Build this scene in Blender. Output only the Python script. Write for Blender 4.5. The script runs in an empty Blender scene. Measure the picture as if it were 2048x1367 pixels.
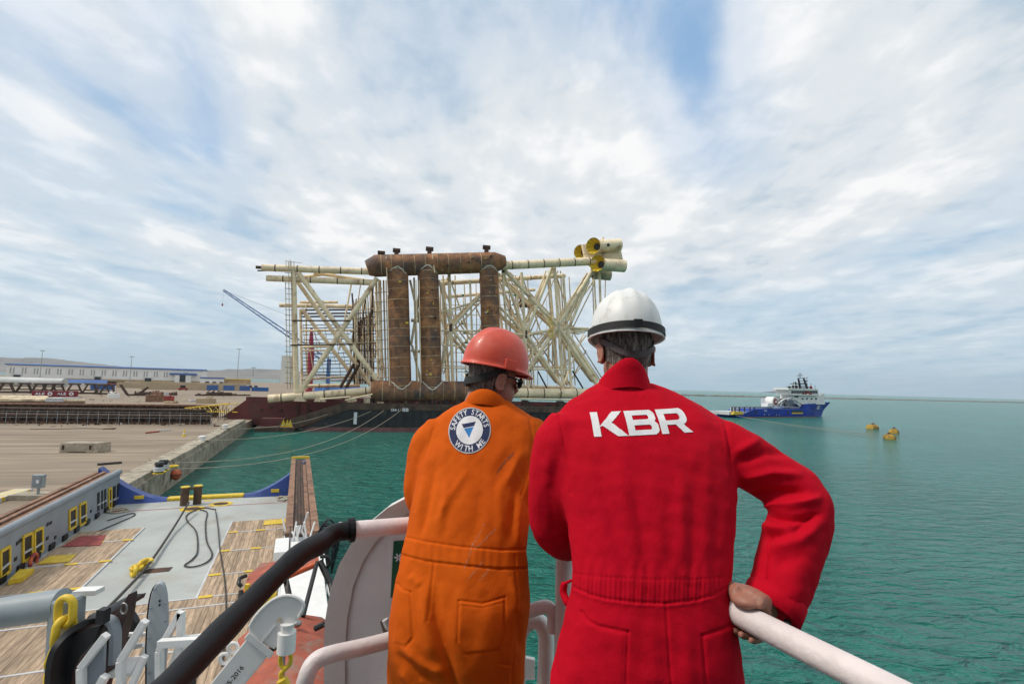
import bpy, bmesh, math, random
import numpy as np
from mathutils import Vector, Matrix
from mathutils.bvhtree import BVHTree
R = math.radians
rng = random.Random(7)
SC = bpy.context.scene
COL = SC.collection
# ------------------------------------------------------------------ camera
CZ = 14.8                      # eye height above the water
F = 1024.0                     # focal length in photo pixels (18 mm on 36 mm)
up = Vector((0.0272, 1, -85.5 / F)).normalized()
fw = Vector((0, 0, -1)); fw = (fw - up * fw.dot(up)).normalized()
rt = fw.cross(up)
camd = bpy.data.cameras.new('camera'); cam = bpy.data.objects.new('camera', camd); COL.objects.link(cam)
camd.sensor_width = 36; camd.lens = 18; camd.clip_start = 0.05; camd.clip_end = 60000
cam.matrix_world = Matrix.Translation((0, 0, CZ)) @ Matrix((rt, fw, up)).to_4x4()
SC.camera = cam
# ------------------------------------------------------------------ world, sun, exposure
SUN_EL, SUN_AZ = R(52), R(-100)      # azimuth measured from +Y towards +X
w = bpy.data.worlds.new('World'); SC.world = w; w.use_nodes = True
nt = w.node_tree; nt.nodes.clear()
def N(tree, t, **k):
    n = tree.nodes.new(t)
    for a, b in k.items(): setattr(n, a, b)
    return n
def L(tree, a, b): tree.links.new(a, b)
def math_node(tree, op, a, b=None, clamp=False):
    n = N(tree, 'ShaderNodeMath', operation=op, use_clamp=clamp)
    for i, v in enumerate((a, b)):
        if v is None: continue
        if isinstance(v, (int, float)): n.inputs[i].default_value = v
        else: L(tree, v, n.inputs[i])
    return n.outputs[0]
def ramp(tree, fac, stops, interp='EASE'):
    n = N(tree, 'ShaderNodeValToRGB'); L(tree, fac, n.inputs[0]); cr = n.color_ramp; cr.interpolation = interp
    while len(cr.elements) < len(stops): cr.elements.new(0.5)
    for e, (p, c) in zip(cr.elements, stops):
        e.position = p; e.color = (c, c, c, 1) if isinstance(c, (int, float)) else (*c, 1)
    return n.outputs[0]
SKY_GAPS = [(.45, 1.28, 64, 1.35, .34, .215), (-.85, 1.25, 112, .7, .14, .10), (1.9, 2.6, 40, 1.6, .35, .05)]
def build_world():
    out = N(nt, 'ShaderNodeOutputWorld')
    sky = N(nt, 'ShaderNodeTexSky', sky_type='NISHITA', sun_disc=False)
    sky.sun_elevation = SUN_EL; sky.sun_rotation = SUN_AZ; sky.altitude = 0; sky.dust_density = 1.5
    bg1 = N(nt, 'ShaderNodeBackground'); bg1.inputs[1].default_value = 0.105
    L(nt, sky.outputs[0], bg1.inputs[0])
    tc = N(nt, 'ShaderNodeTexCoord'); sep = N(nt, 'ShaderNodeSeparateXYZ'); L(nt, tc.outputs['Generated'], sep.inputs[0])
    zz = math_node(nt, 'ADD', math_node(nt, 'MAXIMUM', sep.outputs[2], 0.0), 0.10)
    X = math_node(nt, 'DIVIDE', sep.outputs[0], zz); Y = math_node(nt, 'DIVIDE', sep.outputs[1], zz)
    cmb = N(nt, 'ShaderNodeCombineXYZ'); L(nt, X, cmb.inputs[0]); L(nt, Y, cmb.inputs[1])
    def noise(scale, sx, sy, rot, det, rough, dist, off):
        m = N(nt, 'ShaderNodeMapping'); m.inputs['Scale'].default_value = (sx, sy, 1); m.inputs['Rotation'].default_value = (0, 0, R(rot)); m.inputs['Location'].default_value = off
        L(nt, cmb.outputs[0], m.inputs[0])
        n = N(nt, 'ShaderNodeTexNoise'); n.inputs['Scale'].default_value = scale; n.inputs['Detail'].default_value = det; n.inputs['Roughness'].default_value = rough; n.inputs['Distortion'].default_value = dist
        L(nt, m.outputs[0], n.inputs['Vector']); return n.outputs['Fac']
    big = noise(0.55, 1.0, 0.50, -14, 4, .50, .4, (3.1, 1.7, 0))
    fine = noise(1.5, 1.0, 0.46, 8, 8, .55, .35, (7.3, 2.2, 0))
    puff = noise(5.0, 1.0, 0.75, 0, 7, .55, .2, (1.0, 5.0, 0))
    s = math_node(nt, 'ADD', math_node(nt, 'MULTIPLY', big, .62), math_node(nt, 'MULTIPLY', fine, .38))
    def gap(cx, cy, ang, lx, ly, amt):       # an opening in the cloud deck, placed on the cloud plane
        m = N(nt, 'ShaderNodeMapping', vector_type='TEXTURE'); m.inputs['Location'].default_value = (cx, cy, 0); m.inputs['Rotation'].default_value = (0, 0, R(ang)); m.inputs['Scale'].default_value = (lx, ly, 1)
        L(nt, cmb.outputs[0], m.inputs[0]); g = N(nt, 'ShaderNodeTexGradient', gradient_type='SPHERICAL'); L(nt, m.outputs[0], g.inputs[0])
        return math_node(nt, 'MULTIPLY', ramp(nt, g.outputs[1], [(0., 0.), (.9, 1.)], 'LINEAR'), amt)
    for q in SKY_GAPS: s = math_node(nt, 'SUBTRACT', s, gap(*q))
    cover = ramp(nt, s, [(.315, 0.05), (.40, .68), (.49, 1)])
    shade = math_node(nt, 'ADD', math_node(nt, 'MULTIPLY', fine, .55), math_node(nt, 'MULTIPLY', puff, .45))
    ccol = ramp(nt, shade, [(.35, (.52, .62, .71)), (.48, (.75, .795, .83)), (.60, (.95, .955, .955))])
    bg2 = N(nt, 'ShaderNodeBackground'); L(nt, ccol, bg2.inputs[0]); bg2.inputs[1].default_value = .94
    # low cloud deck thins into pale blue haze by the horizon
    hz = ramp(nt, sep.outputs[2], [(.0, .15), (.10, .60), (.26, 1)])
    mx = N(nt, 'ShaderNodeMixShader'); L(nt, math_node(nt, 'MULTIPLY', cover, hz), mx.inputs[0])
    hb = N(nt, 'ShaderNodeBackground'); L(nt, ramp(nt, sep.outputs[2], [(0., (.40, .60, .73)), (.12, (.40, .61, .78)), (.45, (.28, .50, .80))]), hb.inputs[0]); hb.inputs[1].default_value = .95
    mh = N(nt, 'ShaderNodeMixShader'); L(nt, ramp(nt, sep.outputs[2], [(.0, .95), (.2, .88), (.6, .75)]), mh.inputs[0])
    L(nt, bg1.outputs[0], mh.inputs[1]); L(nt, hb.outputs[0], mh.inputs[2])
    L(nt, mh.outputs[0], mx.inputs[1]); L(nt, bg2.outputs[0], mx.inputs[2]); L(nt, mx.outputs[0], out.inputs[0])
build_world()
sd = bpy.data.lights.new('sun', 'SUN'); sun = bpy.data.objects.new('sun', sd); COL.objects.link(sun)
sd.energy = 2.3; sd.angle = R(9); sd.color = (1, .93, .82)
sdir = Vector((math.sin(SUN_AZ) * math.cos(SUN_EL), math.cos(SUN_AZ) * math.cos(SUN_EL), math.sin(SUN_EL)))
sun.rotation_euler = sdir.to_track_quat('Z', 'Y').to_euler()
SC.view_settings.view_transform = 'Standard'; SC.view_settings.look = 'None'; SC.view_settings.exposure = 0.12; SC.view_settings.gamma = 1
SC.cycles.max_bounces = 6; SC.cycles.volume_bounces = 0
# ------------------------------------------------------------------ placing: photo direction + a real distance or height
def ray(px, py):
    c = Vector(((px - 1024) / F, -(py - 683.5) / F, -1)); return Vector((c.dot(rt), c.dot(fw), c.dot(up)))
CAMP = Vector((0, 0, CZ))
def P(px, py, d):            # point at forward distance d
    r = ray(px, py); return CAMP + r * (d / r.y)
def G(px, py, z):            # point at height z
    r = ray(px, py); return CAMP + r * ((z - CZ) / r.z)
def onplane(px, py, o, n):   # point on a vertical plane
    r = ray(px, py); return CAMP + r * ((Vector(o) - CAMP).dot(n) / r.dot(n))
# ------------------------------------------------------------------ materials
MATS = {}
def mat(name, col, rough=.6, metal=0., var=.18, vs=2.0, bump=.0, bs=30., c2=None, c2a=.5, c2s=1.5, stretch=(1, 1, 1), spec=.5, soft=.08, coat=0, rot=None):
    if name in MATS: return MATS[name]
    m = bpy.data.materials.new(name); m.use_nodes = True; t = m.node_tree; b = t.nodes['Principled BSDF']
    tc = N(t, 'ShaderNodeTexCoord'); mp = N(t, 'ShaderNodeMapping'); mp.inputs['Scale'].default_value = stretch
    if rot is None: L(t, tc.outputs['Object'], mp.inputs[0])
    else:                                  # grain along a direction, shifted from piece to piece
        m0 = N(t, 'ShaderNodeMapping'); m0.inputs['Rotation'].default_value = (0, 0, rot); oi = N(t, 'ShaderNodeObjectInfo'); ad = N(t, 'ShaderNodeVectorMath', operation='MULTIPLY_ADD')
        L(t, oi.outputs['Random'], ad.inputs[0]); ad.inputs[1].default_value = (37, 91, 53); L(t, tc.outputs['Object'], m0.inputs[0]); L(t, m0.outputs[0], ad.inputs[2]); L(t, ad.outputs[0], mp.inputs[0])
    n1 = N(t, 'ShaderNodeTexNoise'); n1.inputs['Scale'].default_value = vs; n1.inputs['Detail'].default_value = 6; n1.inputs['Roughness'].default_value = .65
    L(t, mp.outputs[0], n1.inputs['Vector'])
    dk = tuple(max(0, c * (1 - var * 1.6)) for c in col); lt = tuple(min(1, c * (1 + var)) for c in col)
    c = ramp(t, n1.outputs['Fac'], [(.3, dk), (.7, lt)], 'LINEAR')
    if c2:
        n2 = N(t, 'ShaderNodeTexNoise'); n2.inputs['Scale'].default_value = c2s; n2.inputs['Detail'].default_value = 8; n2.inputs['Roughness'].default_value = .7
        L(t, mp.outputs[0], n2.inputs['Vector'])
        th = 1 - c2a
        f = ramp(t, n2.outputs['Fac'], [(max(0, th - soft), 0.), (min(1, th + soft), 1.)], 'LINEAR')
        mx = N(t, 'ShaderNodeMix', data_type='RGBA'); L(t, f, mx.inputs[0]); L(t, c, mx.inputs[6]); mx.inputs[7].default_value = (*c2, 1); c = mx.outputs[2]
    L(t, c, b.inputs['Base Color'])
    b.inputs['Metallic'].default_value = metal; b.inputs['Specular IOR Level'].default_value = spec; b.inputs['Coat Weight'].default_value = coat
    rr = math_node(t, 'ADD', math_node(t, 'MULTIPLY', n1.outputs['Fac'], .25), rough - .12, True); L(t, rr, b.inputs['Roughness'])
    if bump:
        n3 = N(t, 'ShaderNodeTexNoise'); n3.inputs['Scale'].default_value = bs; n3.inputs['Detail'].default_value = 5
        L(t, mp.outputs[0], n3.inputs['Vector'])
        bp = N(t, 'ShaderNodeBump'); bp.inputs['Strength'].default_value = 1; bp.inputs['Distance'].default_value = bump
        L(t, n3.outputs['Fac'], bp.inputs['Height']); L(t, bp.outputs[0], b.inputs['Normal'])
    MATS[name] = m; return m
def fabric(name, col, dark, soil):
    m = bpy.data.materials.new(name); m.use_nodes = True; t = m.node_tree; b = t.nodes['Principled BSDF']
    tc = N(t, 'ShaderNodeTexCoord')
    n1 = N(t, 'ShaderNodeTexNoise'); n1.inputs['Scale'].default_value = 5; n1.inputs['Detail'].default_value = 7; L(t, tc.outputs['Object'], n1.inputs['Vector'])
    c = ramp(t, n1.outputs['Fac'], [(.28, dark), (.62, col)], 'LINEAR')
    n2 = N(t, 'ShaderNodeTexNoise'); n2.inputs['Scale'].default_value = 9; n2.inputs['Detail'].default_value = 8; n2.inputs['Roughness'].default_value = .75; L(t, tc.outputs['Object'], n2.inputs['Vector'])
    f = ramp(t, n2.outputs['Fac'], [(.62, 0.), (.80, .35)], 'LINEAR')
    mx = N(t, 'ShaderNodeMix', data_type='RGBA'); L(t, f, mx.inputs[0]); L(t, c, mx.inputs[6]); mx.inputs[7].default_value = (*soil, 1)
    L(t, mx.outputs[2], b.inputs['Base Color']); b.inputs['Roughness'].default_value = .85; b.inputs['Specular IOR Level'].default_value = .12
    b.inputs['Sheen Weight'].default_value = .0; b.inputs['Sheen Roughness'].default_value = .5
    n3 = N(t, 'ShaderNodeTexNoise'); n3.inputs['Scale'].default_value = 38; n3.inputs['Detail'].default_value = 6; L(t, tc.outputs['Object'], n3.inputs['Vector'])
    n4 = N(t, 'ShaderNodeTexNoise'); n4.inputs['Scale'].default_value = 700; n4.inputs['Detail'].default_value = 2; L(t, tc.outputs['Object'], n4.inputs['Vector'])
    n5 = N(t, 'ShaderNodeTexNoise', noise_type='RIDGED_MULTIFRACTAL'); n5.inputs['Scale'].default_value = 7; n5.inputs['Detail'].default_value = 4; n5.inputs['Distortion'].default_value = .8
    mp5 = N(t, 'ShaderNodeMapping'); mp5.inputs['Scale'].default_value = (1.5, 1.0, .75); L(t, tc.outputs['Object'], mp5.inputs[0]); L(t, mp5.outputs[0], n5.inputs['Vector'])
    h = math_node(t, 'ADD', math_node(t, 'MULTIPLY', n3.outputs['Fac'], .0030), math_node(t, 'MULTIPLY', n4.outputs['Fac'], .0008)); h = math_node(t, 'ADD', h, math_node(t, 'MULTIPLY', n5.outputs['Fac'], .0022))
    bp = N(t, 'ShaderNodeBump'); bp.inputs['Strength'].default_value = .8; bp.inputs['Distance'].default_value = 1.0
    L(t, h, bp.inputs['Height']); L(t, bp.outputs[0], b.inputs['Normal'])
    MATS[name] = m; return m
def M(n): return MATS[n]
mat('cream', (.88, .715, .48), .55, var=.16, vs=.25, c2=(.36, .21, .10), c2a=.385, c2s=.35, bump=.02, bs=2)
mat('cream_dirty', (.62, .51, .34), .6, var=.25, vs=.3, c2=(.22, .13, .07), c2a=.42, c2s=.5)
mat('rust', (.37, .16, .062), .75, var=.5, vs=.3, c2=(.075, .058, .055), c2a=.46, c2s=.14, soft=.12, bump=.03, bs=1.2)
mat('rust_dark', (.065, .035, .022), .8, var=.4, vs=.5, c2=(.15, .06, .025), c2a=.4)
mat('seam', (.50, .36, .20), .8, var=.4, vs=.8)
mat('seam_white', (.62, .58, .50), .8, var=.3, vs=1.0)
mat('hull_black', (.022, .024, .027), .6, var=.4, vs=.2, c2=(.07, .06, .05), c2a=.36, c2s=.3)
mat('hull_red', (.13, .028, .026), .65, var=.3, vs=.15, c2=(.09, .045, .03), c2a=.42, c2s=.2)
mat('boot_pink', (.20, .085, .085), .7, var=.3, vs=.3)
mat('steel_brown', (.10, .062, .042), .8, var=.4, vs=.4, c2=(.035, .025, .02), c2a=.42, c2s=.5)
mat('yellow', (.72, .50, .03), .5, var=.15, vs=3, c2=(.30, .20, .05), c2a=.32, c2s=4)
mat('black', (.012, .012, .013), .5, var=.3, vs=4)
mat('black_wrap', (.007, .007, .008), .5, var=.4, vs=9, bump=.0015, bs=22, spec=.25)
mat('concrete', (.35, .275, .195), .9, var=.2, vs=.10, c2=(.17, .133, .10), c2a=.50, c2s=.25, soft=.14, stretch=(.12, 1.1, 1), rot=R(-14), bump=.02, bs=2)
mat('quay_conc', (.40, .35, .27), .9, var=.3, vs=.8, c2=(.16, .13, .10), c2a=.42, c2s=.5, bump=.05, bs=3)
mat('deck_grey', (.40, .42, .40), .6, var=.10, vs=.25, c2=(.30, .25, .18), c2a=.33, c2s=.35, soft=.15)
mat('wall_grey', (.25, .28, .31), .5, var=.10, vs=.5, c2=(.16, .13, .11), c2a=.28, c2s=1.2)
mat('post_grey', (.27, .31, .33), .45, var=.1, vs=2, c2=(.16, .13, .11), c2a=.26, c2s=4)
for i in range(5):
    k = (.80, .92, 1.0, 1.1, 1.22)[i]
    mat('plank_%d' % i, (.43 * k, .315 * k, .215 * k), .85, var=.34, vs=1.6, c2=(.22, .15, .10), c2a=.36, c2s=2.6, soft=.15, stretch=(5, .5, 5), rot=R(-22.4), bump=.006, bs=8)
mat('deck_green', (.045, .075, .06), .7, var=.2, vs=2)
mat('timber', (.27, .15, .095), .85, var=.35, vs=1.0, c2=(.10, .06, .04), c2a=.4)
mat('blue_hull', (.012, .045, .22), .4, var=.2, vs=.4, c2=(.03, .04, .08), c2a=.3)
mat('ship_blue', (.006, .045, .33), .5, spec=.2, var=.2, vs=.15, c2=(.03, .04, .10), c2a=.32, c2s=.3)
mat('ship_white', (.74, .74, .72), .5, var=.1, vs=.3, c2=(.45, .38, .30), c2a=.28, c2s=.4)
mat('white_paint', (.78, .77, .75), .38, var=.06, vs=3, c2=(.50, .42, .34), c2a=.24, c2s=6, bump=.0015, bs=40)
mat('rail_white', (.74, .66, .65), .46, var=.09, vs=6, c2=(.36, .22, .15), c2a=.30, c2s=26, soft=.04, bump=.0022, bs=60)
mat('plate_white', (.78, .725, .715), .5, var=.06, vs=3, c2=(.46, .38, .33), c2a=.24, c2s=7, bump=.0022, bs=70)
mat('green_sign', (.004, .085, .03), .4, var=.1)
mat('orange_boat', (.66, .12, .03), .45, var=.15, vs=1.5, c2=(.34, .07, .04), c2a=.4, c2s=2)
mat('canvas_red', (.38, .085, .045), .7, var=.3, vs=3, c2=(.24, .17, .13), c2a=.4, c2s=2.5, bump=.01, bs=10)
mat('buoy', (.62, .38, .05), .8, var=.4, vs=.8, c2=(.12, .06, .03), c2a=.47, c2s=.7)
mat('orange_plastic', (.55, .12, .05), .6, var=.2, vs=2)
mat('rope', (.42, .37, .28), .9, var=.2, vs=2)
mat('rope_dark', (.055, .05, .047), .85, var=.3, vs=4)
mat('wall_white', (.80, .79, .76), .7, var=.07, vs=.05)
mat('ochre', (.46, .32, .17), .85, var=.2, vs=.15)
mat('tan_wall', (.47, .37, .24), .85, var=.15, vs=.1)
mat('roof_blue', (.045, .13, .36), .5, var=.2, vs=.05)
mat('container_blue', (.015, .10, .33), .5, var=.2, vs=.3)
mat('container_red', (.22, .018, .028), .55, var=.2, vs=.4)
mat('machine_red', (.33, .05, .035), .55, var=.3, vs=.4)
mat('window_grey', (.38, .38, .36), .5, var=.1)
mat('glass_dark', (.015, .02, .024), .15, var=.2)
mat('pipe_grey', (.50, .52, .50), .6, var=.2, vs=.1)
mat('mast', (.30, .32, .33), .6)
mat('hill', (.21, .185, .165), .95, var=.25, vs=.0012, c2=(.14, .13, .11), c2a=.45, c2s=.0009, soft=.2)
mat('crane_blue', (.05, .13, .34), .5, var=.2)
mat('crane_red', (.33, .02, .05), .5, var=.2)
mat('rock', (.17, .15, .12), .95, var=.4, vs=.2)
mat('tarp', (.55, .56, .57), .7, var=.15, vs=.5)
mat('paddle_grey', (.36, .39, .41), .45, var=.08, vs=2)
mat('brown_plate', (.062, .036, .030), .6, var=.25, vs=3, c2=(.10, .05, .03), c2a=.35, c2s=4)
mat('deck_red', (.33, .06, .055), .75, var=.3, vs=2)
mat('metal', (.40, .39, .37), .35, metal=.9, var=.2, vs=8)
mat('green_bit', (.02, .22, .13), .5)
mat('helmet_orange', (.68, .070, .034), .42, var=.12, vs=7, c2=(.68, .12, .07), c2a=.42, c2s=9, soft=.10, coat=.08, bump=.0006, bs=60)
mat('helmet_white', (.76, .765, .75), .45, var=.05, vs=5, c2=(.52, .49, .44), c2a=.36, c2s=22, soft=.10, coat=.0, bump=.0006, bs=60)
mat('strap_black', (.014, .014, .015), .65, var=.3, vs=40, bump=.001, bs=300)
mat('strap_dark', (.06, .042, .045), .6, var=.3, vs=30)
mat('skin', (.36, .165, .115), .55, var=.14, vs=22, c2=(.40, .15, .10), c2a=.4, c2s=18, soft=.2, bump=.0009, bs=160)
mat('hair_grey', (.115, .088, .070), .75, var=.5, vs=150, c2=(.34, .30, .27), c2a=.42, c2s=120, soft=.1, stretch=(1, 1, .22), bump=.003, bs=220)
mat('hair_dark', (.062, .046, .038), .75, var=.5, vs=150, c2=(.33, .29, .26), c2a=.46, c2s=120, soft=.1, stretch=(1, 1, .22), bump=.003, bs=220)
mat('print_white', (.74, .74, .76), .7, var=.06, vs=40)
mat('badge_navy', (.012, .022, .085), .8, var=.2, vs=40)
mat('badge_blue', (.03, .22, .55), .8, var=.1)
mat('reflective', (.42, .42, .43), .5, var=.15, vs=20)
mat('button', (.03, .028, .022), .35, metal=.8)
mat('boots', (.03, .022, .018), .6)
fabric('fabric_red', (.52, .0015, .016), (.45, .001, .012), (.50, .010, .022))
fabric('fabric_orange', (.65, .110, .005), (.56, .085, .004), (.60, .17, .04))
# ------------------------------------------------------------------ mesh builder
class MB:
    def __init__(s): s.v = []; s.f = []; s.mi = []
    def add(s, vs, fs, mi=0):
        o = len(s.v); s.v += [tuple(v) for v in vs]; s.f += [tuple(i + o for i in f) for f in fs]; s.mi += [mi] * len(fs); return s
    def hexa(s, c, mi=0):      # 8 corners: bottom ring 0-3, top ring 4-7
        return s.add(c, [(3, 2, 1, 0), (4, 5, 6, 7), (0, 1, 5, 4), (1, 2, 6, 5), (2, 3, 7, 6), (3, 0, 4, 7)], mi)
    def box(s, o, ex, ey, ez, mi=0):   # corner o and three edge vectors
        o = Vector(o); ex = Vector(ex); ey = Vector(ey); ez = Vector(ez)
        return s.hexa([o, o + ex, o + ex + ey, o + ey, o + ez, o + ex + ez, o + ex + ey + ez, o + ey + ez], mi)
    def bar(s, a, b, w_, h_, upv=(0, 0, 1), mi=0):   # rectangular bar from a to b, centred
        a = Vector(a); b = Vector(b); d = (b - a).normalized(); x = d.cross(Vector(upv))
        if x.length < 1e-4: x = d.cross(Vector((1, 0, 0)))
        x.normalize(); y = x.cross(d)
        return s.box(a - x * w_ / 2 - y * h_ / 2, x * w_, b - a, y * h_, mi)
    def path(s, pts, rad, seg=12, cap=True, mi=0, closed=False, flat=1.0, upv=None):
        pts = [Vector(p) for p in pts]; n = len(pts)
        if not hasattr(rad, '__len__'): rad = [rad] * n
        rings = []; prev = None
        for i, p in enumerate(pts):
            if closed: d = pts[(i + 1) % n] - pts[i - 1]
            else: d = pts[min(i + 1, n - 1)] - pts[max(i - 1, 0)]
            d.normalize()
            if prev is None:
                x = d.cross(Vector(upv or (0, 0, 1)))
                if x.length < 1e-3: x = d.cross(Vector((0, 1, 0)))
            else: x = prev - d * prev.dot(d)
            x.normalize(); prev = x; y = d.cross(x)
            rings.append([p + (x * math.cos(2 * math.pi * k / seg) + y * flat * math.sin(2 * math.pi * k / seg)) * rad[i] for k in range(seg)])
        fs = []; m = n if closed else n - 1
        for i in range(m):
            for k in range(seg):
                a = i * seg + k; b_ = i * seg + (k + 1) % seg; j = (i + 1) % n
                fs.append((a, b_, j * seg + (k + 1) % seg, j * seg + k))
        if cap and not closed: fs += [tuple(reversed(range(seg))), tuple(range((n - 1) * seg, n * seg))]
        return s.add([q for r_ in rings for q in r_], fs, mi)
    def tube(s, a, b, r0, r1=None, seg=12, mi=0): return s.path([a, b], [r0, r0 if r1 is None else r1], seg, mi=mi)
    def loft(s, rings, mi=0):
        n = len(rings[0]); fs = []
        for i in range(len(rings) - 1):
            for k in range(n): fs.append((i * n + k, i * n + (k + 1) % n, (i + 1) * n + (k + 1) % n, (i + 1) * n + k))
        fs += [tuple(reversed(range(n))), tuple(range((len(rings) - 1) * n, len(rings) * n))]
        return s.add([q for r_ in rings for q in r_], fs, mi)
    def ell(s, c, rx, ry, rz, M3=None, nu=20, nv=12, mi=0):
        vs = []; c = Vector(c)
        for i in range(nv + 1):
            th = math.pi * i / nv
            for k in range(nu):
                ph = 2 * math.pi * k / nu; q = Vector((rx * math.sin(th) * math.cos(ph), ry * math.sin(th) * math.sin(ph), rz * math.cos(th)))
                vs.append(c + (M3 @ q if M3 else q))
        fs = []
        for i in range(nv):
            for k in range(nu): fs.append((i * nu + k, (i + 1) * nu + k, (i + 1) * nu + (k + 1) % nu, i * nu + (k + 1) % nu))
        return s.add(vs, fs, mi)
    def prism(s, poly, ext, mi=0):     # 3D polygon extruded by a vector
        n = len(poly); poly = [Vector(p) for p in poly]; ext = Vector(ext)
        fs = [tuple(reversed(range(n))), tuple(range(n, 2 * n))] + [(i, (i + 1) % n, (i + 1) % n + n, i + n) for i in range(n)]
        return s.add(poly + [p + ext for p in poly], fs, mi)
    def build(s, name, mats, parent=None, smooth=False, kind=None, bevel=0, loc=None, fixn=True):
        me = bpy.data.meshes.new(name)
        o = bpy.data.objects.new(name, me); COL.objects.link(o)
        base = Vector((0, 0, 0))
        if parent is not None:
            q = parent
            while q is not None: base += q.location; q = q.parent
            o.parent = parent
        if parent is None and loc is not None: o.location = loc; base = Vector(loc)
        me.from_pydata([tuple(Vector(v) - base) for v in s.v], [], s.f)
        if fixn:
            bm = bmesh.new(); bm.from_mesh(me); bmesh.ops.recalc_face_normals(bm, faces=bm.faces); bm.to_mesh(me); bm.free()
        for m in (mats if isinstance(mats, (list, tuple)) else [mats]): me.materials.append(MATS[m])
        if isinstance(mats, (list, tuple)):
            me.polygons.foreach_set('material_index', s.mi)
        if smooth:
            me.polygons.foreach_set('use_smooth', [True] * len(me.polygons))
            if smooth != 'all': me.set_sharp_from_angle(angle=R(40))
        if bevel:
            b = o.modifiers.new('bevel', 'BEVEL'); b.width = bevel; b.segments = 2; b.limit_method = 'ANGLE'
        if kind: o['kind'] = kind
        return o
def tag(o, label, cat, group=None):
    o['label'] = label; o['category'] = cat
    if group: o['group'] = group
    return o
def thing(name, label, cat, loc=(0, 0, 0), group=None):
    o = bpy.data.objects.new(name, None); COL.objects.link(o); o.location = loc; o.empty_display_size = .2
    return tag(o, label, cat, group)
def box_on(px, py, z, wx, wy, h, ang=0.0):   # box standing on height z with its base centre seen at px,py
    c = G(px, py, z); a = R(ang); ex = Vector((math.cos(a), math.sin(a), 0)); ey = Vector((-math.sin(a), math.cos(a), 0))
    return MB().box(c - ex * wx / 2 - ey * wy / 2, ex * wx, ey * wy, (0, 0, h)), c
def text_tris(txt, bold=0.0, spacing=1.0):
    cu = bpy.data.curves.new('t', 'FONT'); cu.body = txt; cu.size = 1; cu.offset = bold; cu.space_character = spacing; cu.resolution_u = 3
    ob = bpy.data.objects.new('t', cu); COL.objects.link(ob)
    dg = bpy.context.evaluated_depsgraph_get(); me = bpy.data.meshes.new_from_object(ob.evaluated_get(dg))
    me.calc_loop_triangles()
    v = np.array([q.co[:2] for q in me.vertices]); t = np.array([q.vertices[:] for q in me.loop_triangles])
    COL.objects.unlink(ob); bpy.data.objects.remove(ob); bpy.data.meshes.remove(me); bpy.data.curves.remove(cu)
    mn, mx = v.min(0), v.max(0)
    return (v - mn) / (mx[1] - mn[1]), t, (mx[0] - mn[0]) / (mx[1] - mn[1])    # height 1
def text_on(txt, o, ex, ey, h, wid=None, bold=0.0):   # flat lettering: o lower left corner
    v, t, asp = text_tris(txt, bold); sx = h if wid is None else wid / asp
    o = Vector(o); ex = Vector(ex).normalized(); ey = Vector(ey).normalized()
    return MB().add([o + ex * a * sx + ey * b * h for a, b in v], [tuple(q) for q in t])
# ------------------------------------------------------------------ sea
def build_sea():
    m = bpy.data.materials.new('sea_water'); m.use_nodes = True; t = m.node_tree; b = t.nodes['Principled BSDF']
    b.inputs['Roughness'].default_value = .15; b.inputs['IOR'].default_value = 1.33
    tc = N(t, 'ShaderNodeTexCoord')
    def nz(scale, det, sx, sy, rot, dist=0.):
        mp = N(t, 'ShaderNodeMapping'); mp.inputs['Scale'].default_value = (sx, sy, 1); mp.inputs['Rotation'].default_value = (0, 0, R(rot)); L(t, tc.outputs['Object'], mp.inputs[0])
        n = N(t, 'ShaderNodeTexNoise'); n.inputs['Scale'].default_value = scale; n.inputs['Detail'].default_value = det; n.inputs['Distortion'].default_value = dist; n.inputs['Roughness'].default_value = .6
        L(t, mp.outputs[0], n.inputs['Vector']); return n.outputs['Fac']
    big = nz(.018, 4, 1, 1, 0, .5)
    c = ramp(t, big, [(.35, (.007, .135, .102)), (.65, (.014, .185, .144))], 'LINEAR'); L(t, c, b.inputs['Base Color'])
    h = math_node(t, 'ADD', math_node(t, 'MULTIPLY', nz(.34, 3, 1, 2.3, 24, .6), 1.1), math_node(t, 'MULTIPLY', nz(1.5, 4, 1, 1.8, 12, .3), .16))
    h = math_node(t, 'ADD', h, math_node(t, 'MULTIPLY', nz(.11, 3, 1, 2.2, 30), .7))
    bp = N(t, 'ShaderNodeBump'); bp.inputs['Strength'].default_value = 1.0; bp.inputs['Distance'].default_value = 2.6; L(t, h, bp.inputs['Height']); L(t, bp.outputs[0], b.inputs['Normal'])
    MATS['sea_water'] = m
    o = MB().add([(-13800, -2900, 0), (13800, -2900, 0), (13800, 13800, 0), (-13800, 13800, 0)], [(0, 1, 2, 3)]).build('sea', 'sea_water')
    o['kind'] = 'structure'
build_sea()
GZ = 2.5
QD = Vector((-.352, .936, 0)).normalized()          # quay direction
Q0 = G(255, 985, GZ)
QN = Vector((QD.y, -QD.x, 0))                        # towards the water
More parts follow.
